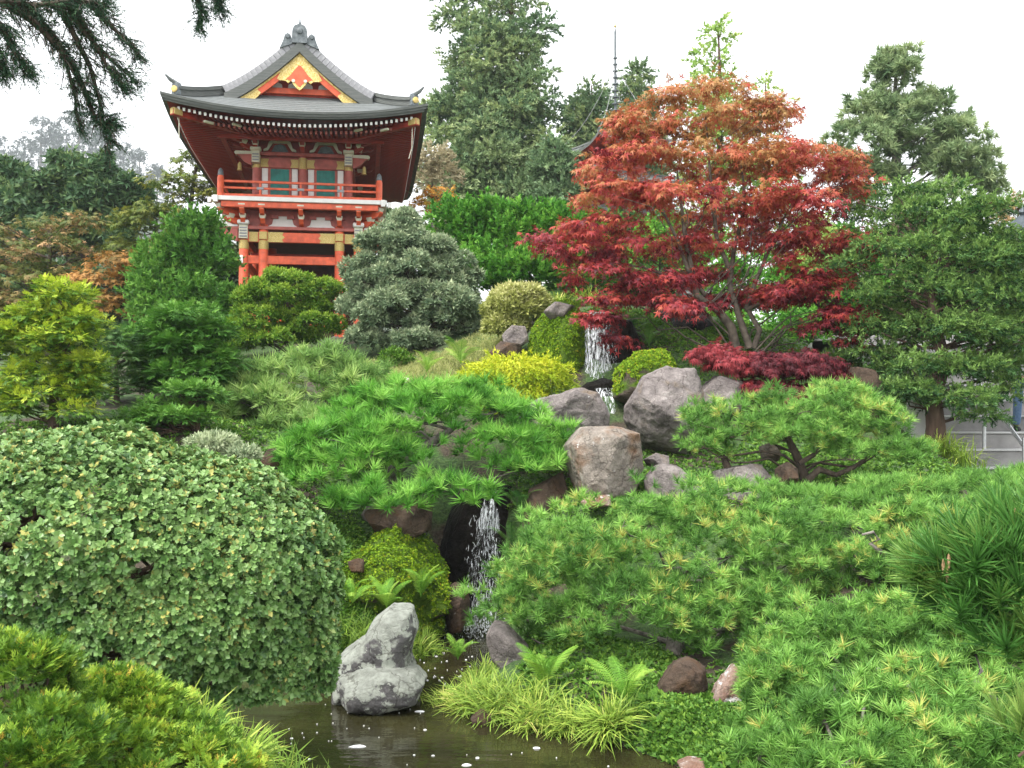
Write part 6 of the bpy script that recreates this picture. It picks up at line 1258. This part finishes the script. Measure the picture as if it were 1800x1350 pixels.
for i in range(16):
    t = L[rng.integers(0, len(L))]; d = sph(1, -.2)[0]; c = t[:3]+d*t[3:6]*.45-b0; u = np.linspace(0, 1, 7)[:, None]; m1 = stem+(c-stem)*.4+rng.normal(0, .12, 3); pts = (1-u)**2*stem+2*u*(1-u)*m1+u*u*c+rng.normal(0, .02, (7, 3)); qb.tube(pts, np.linspace(.035, .008, 7), 6)
    for q in range(7):
        a0 = pts[rng.integers(2, 6)]; e = a0+sph(1, -.3)[0]*rng.uniform(.1, .22); qb.tube(np.array([a0, (a0+e)/2+rng.normal(0, .04, 3), e]), [.012, .008, .004], 5)
for h in holes:
    for q in range(3):
        c = h[:3]+unit(h[:3]-EYE)*rng.uniform(.4, .65)-b0; e = unit(rng.normal(0, 1, 3)*[1, .3, .6]+[0, .2, .2])*rng.uniform(.15, .26); qb.tube(np.array([c-e+rng.normal(0, .05, 3), c-e*.4+rng.normal(0, .03, 3), c+rng.normal(0, .03, 3), c+e*.6+rng.normal(0, .04, 3), c+e]), [.02, .018, .014, .01, .005], 6)
qb.build('limb', M['bark_red'], root)
L = lobes_px([(30, 1230, 4.0, 110, 110, 1), (-60, 1200, 4, 120, 90, 1), (60, 1330, 3.8, 120, 100, 1), (-20, 1380, 3.7, 160, 120, 1)])
b0 = gpt(10, 4.1); pads = subpads(L, 110, (.05, .10), -.3, .6, .05); plant('juniper_shrub', 'olive-green juniper with rusty tips in the bottom left corner', 'shrub', b0, pads, 'juniper', LM['juniper'], 1900, (.42, .7), 'x', .5, -.3, .5, .2, tint=tpad(.1, .68, .2), hang=-.5, trunk=[b0-[0, 0, .1], P(20, 1300, 4.1)], trad=.03, maxn=50)
L = lobes_px([(200, 1250, 4.5, 80, 70, 1), (270, 1270, 4.5, 80, 65, 1), (340, 1320, 4.4, 75, 60, 1), (180, 1340, 4.2, 120, 70, 1), (290, 1380, 4.2, 130, 80, 1), (410, 1370, 4.3, 50, 50, 1)])
b0 = gpt(250, 4.5); pads = subpads(L, 150, (.05, .09), -.3, .6, .05); plant('juniper_shrub', 'bright yellow-green juniper sloping down to the pond corner', 'shrub', b0, pads, 'juniper', LM['juniper'], 1900, (.42, .7), 'x', .5, -.3, .5, .2, tint=tpad(.2, .85, .14), hang=-.5, trunk=[b0-[0, 0, .1], P(260, 1300, 4.5)], trad=.03, maxn=60)
def tuft(px, py, Y, n, spread, label, sc=(.8, 1.2), key='grass', mat='grass', lean=(0, 0), name='grass_tuft', group=None, z=None, tint=.5):
    c = P(px, py, Y); c[2] = (gz(c[0], c[1])-.02) if z is None else z; root = empty(name, tuple(c)); tag(root, label, 'grass', group)
    q = np.stack([rng.normal(0, spread, n), rng.normal(0, spread*.6, n), np.zeros(n)], -1); q[:, 2] = np.maximum(ground_z(q[:, 0]+c[0], q[:, 1]+c[1])-c[2], -.12)
    fr = frames_z(np.tile([lean[0], lean[1], 1.], (n, 1))+rng.normal(0, .15, (n, 3))); fol('blades', TP[key], q, fr, rng.uniform(sc[0], sc[1], n), np.clip(rng.normal(tint, .16, n), 0, 1), LM[mat], root); return root
tuft(330, 1250, 5.5, 14, .09, 'grass tuft rising between juniper and round shrub', (1., 1.4), lean=(.6, -.1), group='bank grasses', z=.92, tint=.5)
tuft(385, 1290, 5.45, 16, .09, 'pale arching grass tuft behind the yellow-green juniper', (1., 1.4), lean=(.7, -.2), group='bank grasses', z=.78, tint=.4)
tuft(440, 1320, 5.4, 18, .09, 'dark arching grass tuft behind the yellow-green juniper', (1., 1.5), lean=(.8, -.2), group='bank grasses', z=.62, tint=.25)
tuft(490, 1350, 5.3, 18, .10, 'long-bladed grass leaning over the pond in the bottom left', (1.1, 1.5), lean=(.9, -.3), group='bank grasses', z=.5, tint=.2)
for px, py, Y, n, sp, sc, lb in ((760, 1225, 9.4, 20, .09, (.9, 1.3), 'leftmost sedge tuft at the pond narrow'), (805, 1225, 9.3, 22, .10, (.9, 1.3), 'thick sedge tuft second from the pond narrow'), (850, 1235, 9.1, 20, .10, (.9, 1.3), 'yellow-green sedge tuft above the small wet stone'), (900, 1255, 8.9, 20, .10, (.9, 1.3), 'sedge tuft in front of the rounded grey boulder'), (945, 1268, 8.6, 20, .10, (.85, 1.2), 'sedge tuft under the left fern'), (1000, 1275, 8.4, 12, .08, (.8, 1.1), 'sedge tuft left of the bank gap'), (1065, 1285, 8.2, 16, .08, (1.0, 1.4), 'long sedge tuft under the right fern'), (830, 1190, 9.7, 14, .10, (.8, 1.1), 'small sedge tuft at the foot of the rounded grey boulder'), (690, 1110, 11.0, 20, .14, (.9, 1.3), 'dark hanging grass below the moss boulder'), (745, 1105, 11.3, 20, .10, (.9, 1.3), 'grass fringe beside the lower fall'), (620, 1110, 10.8, 16, .12, (.9, 1.3), 'grass fringe behind the lichen boulder'), (770, 1080, 11.5, 10, .06, (.8, 1.1), 'grass fringe nearest the lower fall')):
    tuft(px, py, Y, n, sp, lb, sc, lean=(rng.normal(0, .15), -.45), group='bank grasses', tint=.42 if Y < 10 else .25)
for px, py, Y, n, sp, lb in ((980, 520, 19, 22, .35, 'light green grass behind the upper fall lip'), (1690, 800, 14.6, 10, .18, 'yellow-tipped spiky plant by the bent cypress trunk'), (1450, 625, 17, 12, .25, 'green-gold spiky plant right of the maple foot')):
    tuft(px, py, Y, n, sp, lb, (1.3, 1.8), tint=.6, lean=(0, -.1))
def fern(px, py, Y, n, L_, label, mat='fern', z=None, rzs=(0, 360), elev=(28, 70)):
    c = P(px, py, Y) if z is None else np.array([*P(px, py, Y)[:2], z]); root = empty('fern', tuple(c)); tag(root, label, 'fern', 'ferns among the rocks')
    a = R(1)*(np.linspace(rzs[0], rzs[1], n, endpoint=False)+rng.normal(0, 12, n)); e = R(1)*rng.uniform(elev[0], elev[1], n)
    d = np.stack([np.cos(a)*np.cos(e), np.sin(a)*np.cos(e), np.sin(e)], -1); fr = frames_x(d, np.tile([0, 0, 1.], (n, 1)))
    fol_parts('frond', 'frond', np.zeros((n, 3)), fr, L_/.5*rng.uniform(.7, 1.1, n), rng.uniform(.3, .9, n), LM[mat], root)
for a in ((955, 1215, 8.9, 11, .55, 'bright fern in front of the rounded grey boulder'), (1100, 1235, 8.4, 11, .55, 'bright fern right of the dark boulder'), (805, 1160, 9.8, 8, .36, 'small fern at the left foot of the rounded grey boulder'), (1140, 1250, 8.4, 5, .3, 'yellowing fern frond cluster at the pond corner'), (1310, 1350, 7.0, 6, .3, 'fern at the bottom edge under the right pine'), (740, 1050, 11.2, 10, .5, 'fern hanging off the moss boulder'), (680, 1070, 10.9, 10, .5, 'fern behind the lichen boulder'), (620, 1060, 10.8, 10, .45, 'fern at the left end of the moss boulder'), (750, 655, 17.8, 10, .6, 'bright fern on the small lawn'), (810, 640, 18.2, 9, .7, 'tall fern beside the yellow-green mound')):
    fern(*a)
for a in ((915, 900, 12.4, 8, .5, 'dark fern right of the lower fall'), (940, 940, 12.2, 8, .5, 'dark fern below the rusty boulder'), (900, 960, 12.3, 7, .45, 'lowest dark fern beside the lower fall'), (1110, 590, 17., 8, .6, 'dark fern right of the upper fall'), (1140, 610, 16.9, 8, .6, 'dark fern above the domed mossy boulder'), (1290, 660, 15.6, 7, .4, 'dark fern under the purple maple')):
    fern(*a, 'fern_dark')
# moss tufts and ground cover, too many to count
def cover(name, label, regions, key, mat, tint=(.5, .18), sc=(.8, 1.2)):
    pos = []
    for (px, Y, rx, ry, n) in regions:
        cx = (px-900)/FPX*Y; a = rng.random(n)*6.283; q = np.sqrt(rng.random(n)); pos.append(np.stack([cx+rx*q*np.cos(a), Y+ry*q*np.sin(a)], -1))
    xy = np.concatenate(pos); z = ground_z(xy[:, 0], xy[:, 1]); k = z > .01; p = np.column_stack([xy[k], z[k]-.005]); n = len(p)
    o = fol(name, TP[key], p, frames_z(np.tile([0, -.15, 1.], (n, 1))+rng.normal(0, .25, (n, 3))), rng.uniform(*sc, n), np.clip(rng.normal(tint[0], tint[1], n), 0, 1), LM[mat], None); tag(o, label, 'ground cover', kind='stuff')
cover('ground_cover', 'small-leaved green ground cover over the banks', [(1180, 8.3, .5, .7, 1500), (1060, 9.2, .8, .8, 1500), (600, 12, .9, .9, 2600), (620, 11.1, .8, .6, 2600), (1100, 12.2, 1.2, .8, 1400), (1350, 12.4, 1.3, .6, 1400), (560, 13.2, 1.2, .8, 1200), (1240, 7.7, .5, .5, 900), (1500, 9, 2, 2, 1500), (640, 11, .5, .5, 900), (960, 10.6, .6, .8, 1800), (1280, 16.6, 1.5, 1., 1200), (1180, 17.8, 1.6, .8, 1800), (1400, 18.2, 1.8, 1., 1200), (1600, 13.5, 2., 1.2, 1400), (880, 16.8, .9, .7, 900), (500, 14.6, 2., 1.2, 2500), (1200, 13.2, 2.4, 1., 2500), (1500, 13.8, 1.6, 1., 1800), (300, 13.4, 1.5, .8, 1200), (60, 13.2, 1.6, .7, 1500), (120, 12.2, 1.6, .5, 900)], 'cover', 'cover', sc=(.8, 1.5))
cover('ground_cover', 'deep green ground cover under the right-hand pines', [(1400, 7.4, 1., .9, 2600), (1600, 7.2, 1.2, 1.4, 3200), (1700, 8.6, 1.4, 1.2, 2600), (1500, 8.6, 1.2, 1., 1600), (1800, 6, 1., 1.2, 1500)], 'cover', 'cover', (.3, .15), (1., 1.7))
cover('lawn', 'short pale grass of the small sloping lawn', [(760, 18.2, 1.5, 1.4, 3200), (660, 19.3, 1.2, 1.2, 1200), (840, 19.2, .8, 1.2, 1200)], 'grass_s', 'lawn', (.55, .2), (.5, .8))
def on_rock(o, n, key, mat, name, sc, up=-.1, tint=(.5, .2)):
    """moss growing on the upper faces of a boulder"""
    me = o.data; nv = len(me.vertices); co = np.empty(nv*3, np.float32); no = np.empty(nv*3, np.float32); me.vertices.foreach_get('co', co); me.vertices.foreach_get('normal', no); co = co.reshape(-1, 3); no = no.reshape(-1, 3)
    ok = np.nonzero((no[:, 2]+.5*fbm(co*3+5, 2) > up) & (no[:, 1] < .5))[0]; i = rng.choice(ok, n); p = co[i]+rng.normal(0, .012, (n, 3)); fol(name, TP[key], p, frames_z(no[i]+[0, 0, .5]+rng.normal(0, .3, (n, 3))), rng.uniform(*sc, n), np.clip(tint[0]+.25*fbm(co[i]*2.2, 2)+rng.normal(0, tint[1], n), 0, 1), LM[mat], o, 'stuff')
by = {o['label']: o for o in C.objects if o.get('category') == 'rock'}
on_rock(by['moss-covered boulder hanging beside the lower fall'], 6500, 'cover', 'moss', 'moss', (.4, .8), -.35)
on_rock(by['mossy boulder on the left side of the upper fall'], 4500, 'cover', 'moss', 'moss', (.5, 1.0), -.3, (.4, .2))
on_rock(by['domed mossy boulder on the right side of the upper fall'], 3200, 'cover', 'moss', 'moss', (.6, 1.), .12)
# ------------------------------------------------------------------ cedar hanging in from the upper left, near the camera
trunk0 = np.array([-5.2, 5.2, gz(-5.2, 5.2)]); cd = empty('cedar_tree', tuple(trunk0)); tag(cd, 'dark cedar boughs hanging in from the upper left', 'tree')
qb = QB(); top = trunk0+[.3, .2, 7.2]; qb.tube(np.array([trunk0-[0, 0, .2], trunk0+[.1, 0, 3], top])-trunk0, [.3, .25, .18], 10)
strandsp = []
for pa, Y, w in (([(-120, -160), (20, -60), (110, 20), (160, 120), (180, 200), (190, 262)], 6.2, 34), ([(-120, -120), (0, 0), (60, 40), (110, 90), (130, 160), (140, 225)], 6.1, 26), ([(-60, -120), (80, -30), (160, 10), (210, 60), (245, 100)], 6.3, 24), ([(-100, -60), (-20, 20), (10, 60), (30, 100), (50, 130)], 5.8, 22), ([(-60, -140), (60, -40), (140, 30), (190, 120), (220, 160)], 6.2, 24), ([(60, -140), (220, -80), (330, -30), (355, 15), (350, 50)], 6.4, 10), ([(60, -140), (230, -90), (350, -40), (380, -10), (388, 20)], 6.4, 12), ([(-120, -100), (-20, 0), (60, 10), (140, 0), (190, 8)], 6., 26), ([(-120, -100), (-60, 40), (-10, 90), (10, 130)], 5.9, 20), ([(-40, -80), (90, 60), (140, 140), (170, 215), (205, 215)], 6.25, 22), ([(-120, -140), (30, -70), (100, -20), (150, 60), (200, 110), (240, 145)], 6.15, 22)):
    pts = np.array([P(x, y, Y+.06*i) for i, (x, y) in enumerate(pa)]); m_ = len(pts); u = np.linspace(0, m_-1, 40); cur = np.stack([np.interp(u, np.arange(m_), pts[:, c]) for c in range(3)], -1)
    qb.tube(np.vstack([[top], cur])-trunk0, np.linspace(.035, .003, 41), 5)
    for i in range(6, 40):
        for q in range(5):
            c = cur[i]+rng.normal(0, .02, 3); t_ = unit(cur[min(39, i+1)]-cur[i-1]); d = unit(t_*.7+rng.normal(0, .55, 3)+[.25, 0, -.35]); ln = 1.35*w*mpp(Y)*rng.uniform(.4, 1.5)*(1-.5*i/40); e = c+d*ln; qb.tube(np.array([c, (c+e)/2+[0, 0, .01], e])-trunk0, [.004, .003, .002], 3)
            for s_ in np.arange(0, 1.01, .34): strandsp.append((*(c+(e-c)*s_), *unit(d+rng.normal(0, .35, 3))))
sp_ = np.array(strandsp); qb.build('limb', M['bark'], cd)
n = len(sp_); fol('foliage', TP['cedar'], sp_[:, :3]-trunk0, frames_x(sp_[:, 3:], rng.normal(0, 1, (n, 3))), rng.uniform(.32, .6, n), np.clip(rng.normal(.45, .2, n), 0, 1), LM['cedar'], cd, 'stuff')
# ------------------------------------------------------------------ person going down the steps, glimpsed behind the cypress
def person(base, rz):
    root = empty('person', tuple(base), rz); tag(root, 'person in blue jeans and dark shoes walking down the steps behind the cypress', 'person')
    def skin(name, verts, edges, rad, mat, rootv=0, lv=2):
        me = bpy.data.meshes.new(name); me.from_pydata(verts, edges, []); o = bpy.data.objects.new(name, me); C.objects.link(o); o.parent = root; me.materials.append(mat)
        m = o.modifiers.new('skin', 'SKIN'); m.use_smooth_shade = True
        for i, r_ in enumerate(rad): me.skin_vertices[0].data[i].radius = r_ if isinstance(r_, tuple) else (r_, r_)
        me.skin_vertices[0].data[rootv].use_root = True; s = o.modifiers.new('sub', 'SUBSURF'); s.levels = lv; s.render_levels = lv; return o
    sk = surf('skin', (.42, .25, .18), (.5, .3, .22), 5, .6, .05); jeans = surf('denim', (.10, .17, .30), (.16, .25, .4), 30, .85, .2, 90); shirt = surf('pale_jacket', (.5, .5, .52), (.6, .6, .62), 8, .8, .2); shoe = surf('dark_shoe', (.015, .015, .018), (.03, .03, .032), 10, .5, .1); hair = surf('hair', (.03, .02, .015), (.06, .04, .03), 40, .6, .3)
    # one continuous body (arms, neck, head), clothes as children
    body = skin('body', [(0, 0, .95), (0, 0, 1.15), (0, .01, 1.36), (0, 0, 1.47), (0, -.01, 1.56), (0, -.01, 1.66), (.19, 0, 1.4), (.25, .02, 1.15), (.24, -.1, .93), (.235, -.14, .85), (-.19, 0, 1.4), (-.26, .02, 1.15), (-.25, -.06, .92), (-.245, -.09, .84), (.1, -.02, .9), (.11, -.1, .5), (.11, -.02, .1), (-.1, 0, .9), (-.1, .04, .5), (-.1, .16, .12)],
         [(0, 1), (1, 2), (2, 3), (3, 4), (4, 5), (2, 6), (6, 7), (7, 8), (8, 9), (2, 10), (10, 11), (11, 12), (12, 13), (0, 14), (14, 15), (15, 16), (0, 17), (17, 18), (18, 19)], [.12, .11, .1, .055, .085, .075, .05, .04, .032, .03, .05, .04, .032, .03, .085, .055, .04, .085, .055, .04], sk)
    for s in (-1, 1):
        w_ = (.235, -.14, .85) if s > 0 else (-.245, -.09, .84)
        for f in range(5):
            a = (f-1.5)*.014; ln = (.075, .085, .08, .065, .05)[f]
            if f < 4: skin('finger', [(w_[0], w_[1]+a, w_[2]), (w_[0], w_[1]+a-.005, w_[2]-.05), (w_[0]-s*.008, w_[1]+a-.012, w_[2]-.05-ln*.5), (w_[0]-s*.02, w_[1]+a-.02, w_[2]-.05-ln)], [(0, 1), (1, 2), (2, 3)], [.012, .009, .0085, .007], sk, 0, 1)
            else: skin('thumb', [(w_[0], w_[1]-.02, w_[2]-.01), (w_[0]-s*.01, w_[1]-.045, w_[2]-.04), (w_[0]-s*.015, w_[1]-.05, w_[2]-.075)], [(0, 1), (1, 2)], [.012, .0095, .008], sk, 0, 1)
    skin('jacket', [(0, 0, .88), (0, 0, 1.12), (0, .01, 1.36), (0, 0, 1.44), (.19, 0, 1.41), (.255, .02, 1.15), (.245, -.1, .94), (-.19, 0, 1.41), (-.265, .02, 1.15), (-.255, -.06, .93)], [(0, 1), (1, 2), (2, 3), (2, 4), (4, 5), (5, 6), (2, 7), (7, 8), (8, 9)], [(.19, .14), (.18, .13), (.19, .12), .075, .075, .06, .048, .075, .06, .048], shirt)
    skin('jeans', [(0, 0, .98), (.1, -.02, .86), (.11, -.11, .5), (.11, -.03, .1), (-.1, 0, .86), (-.1, .04, .5), (-.1, .15, .13)], [(0, 1), (1, 2), (2, 3), (0, 4), (4, 5), (5, 6)], [(.17, .13), .1, .075, .065, .1, .075, .065], jeans)
    for x, y, z in ((.11, -.03, .05), (-.1, .16, .08)): skin('shoe', [(x, y+.05, z), (x, y-.06, z-.005), (x, y-.2, z-.015)], [(0, 1), (1, 2)], [(.045, .05), (.045, .045), (.04, .03)], shoe, 0, 2)
    skin('hair', [(0, .02, 1.62), (0, .0, 1.71), (0, -.03, 1.73)], [(0, 1), (1, 2)], [.088, .085, .06], hair)
    for s in (-1, 1): MB().lathe([(.0, 0), (.012, .003), (.012, .008), (0, .012)], 8).build('eye', shoe, root, True, (s*.032, -.092, 1.6)).rotation_euler = (R(90), 0, 0); MB().box((s*.085, 0, 1.59), (.015, .035, .06), None, .006).build('ear', sk, root)
    MB().add([(-.014, -.085, 1.565), (.014, -.085, 1.565), (0, -.12, 1.568), (0, -.09, 1.61)], [(0, 1, 2), (0, 2, 3), (1, 3, 2), (0, 3, 1)]).build('nose', sk, root); MB().box((0, -.09, 1.54), (.05, .008, .01), None, .003).build('mouth', shirt, root)
sp0 = np.array(st.location); kx = (1778-900)/FPX*16.9; k_ = 2; person((kx, sp0[1]+.2+k_*.42+1.0-1.2+.22, sp0[2]+.15+k_*.27-.6+.88), R(-15))
# ------------------------------------------------------------------ fog in the air
hz = bpy.data.meshes.new('haze'); bm = bmesh.new(); bmesh.ops.create_cube(bm, size=1); bm.to_mesh(hz); bm.free(); ho = bpy.data.objects.new('haze', hz); C.objects.link(ho)
ho.scale = (1140, 960, 252); ho.location = (-50, 450, 124); tag(ho, 'pale fog hanging in the air', 'haze', kind='stuff')
hm = bpy.data.materials.new('fog'); hm.use_nodes = True; nt = hm.node_tree; nt.nodes.clear(); vo = node(nt, 'ShaderNodeVolumePrincipled'); vo.inputs['Color'].default_value = (.44, .465, .5, 1); vo.inputs['Density'].default_value = .0007; vo.inputs['Anisotropy'].default_value = 0.; ou = node(nt, 'ShaderNodeOutputMaterial'); nt.links.new(vo.outputs[0], ou.inputs['Volume']); hz.materials.append(hm)
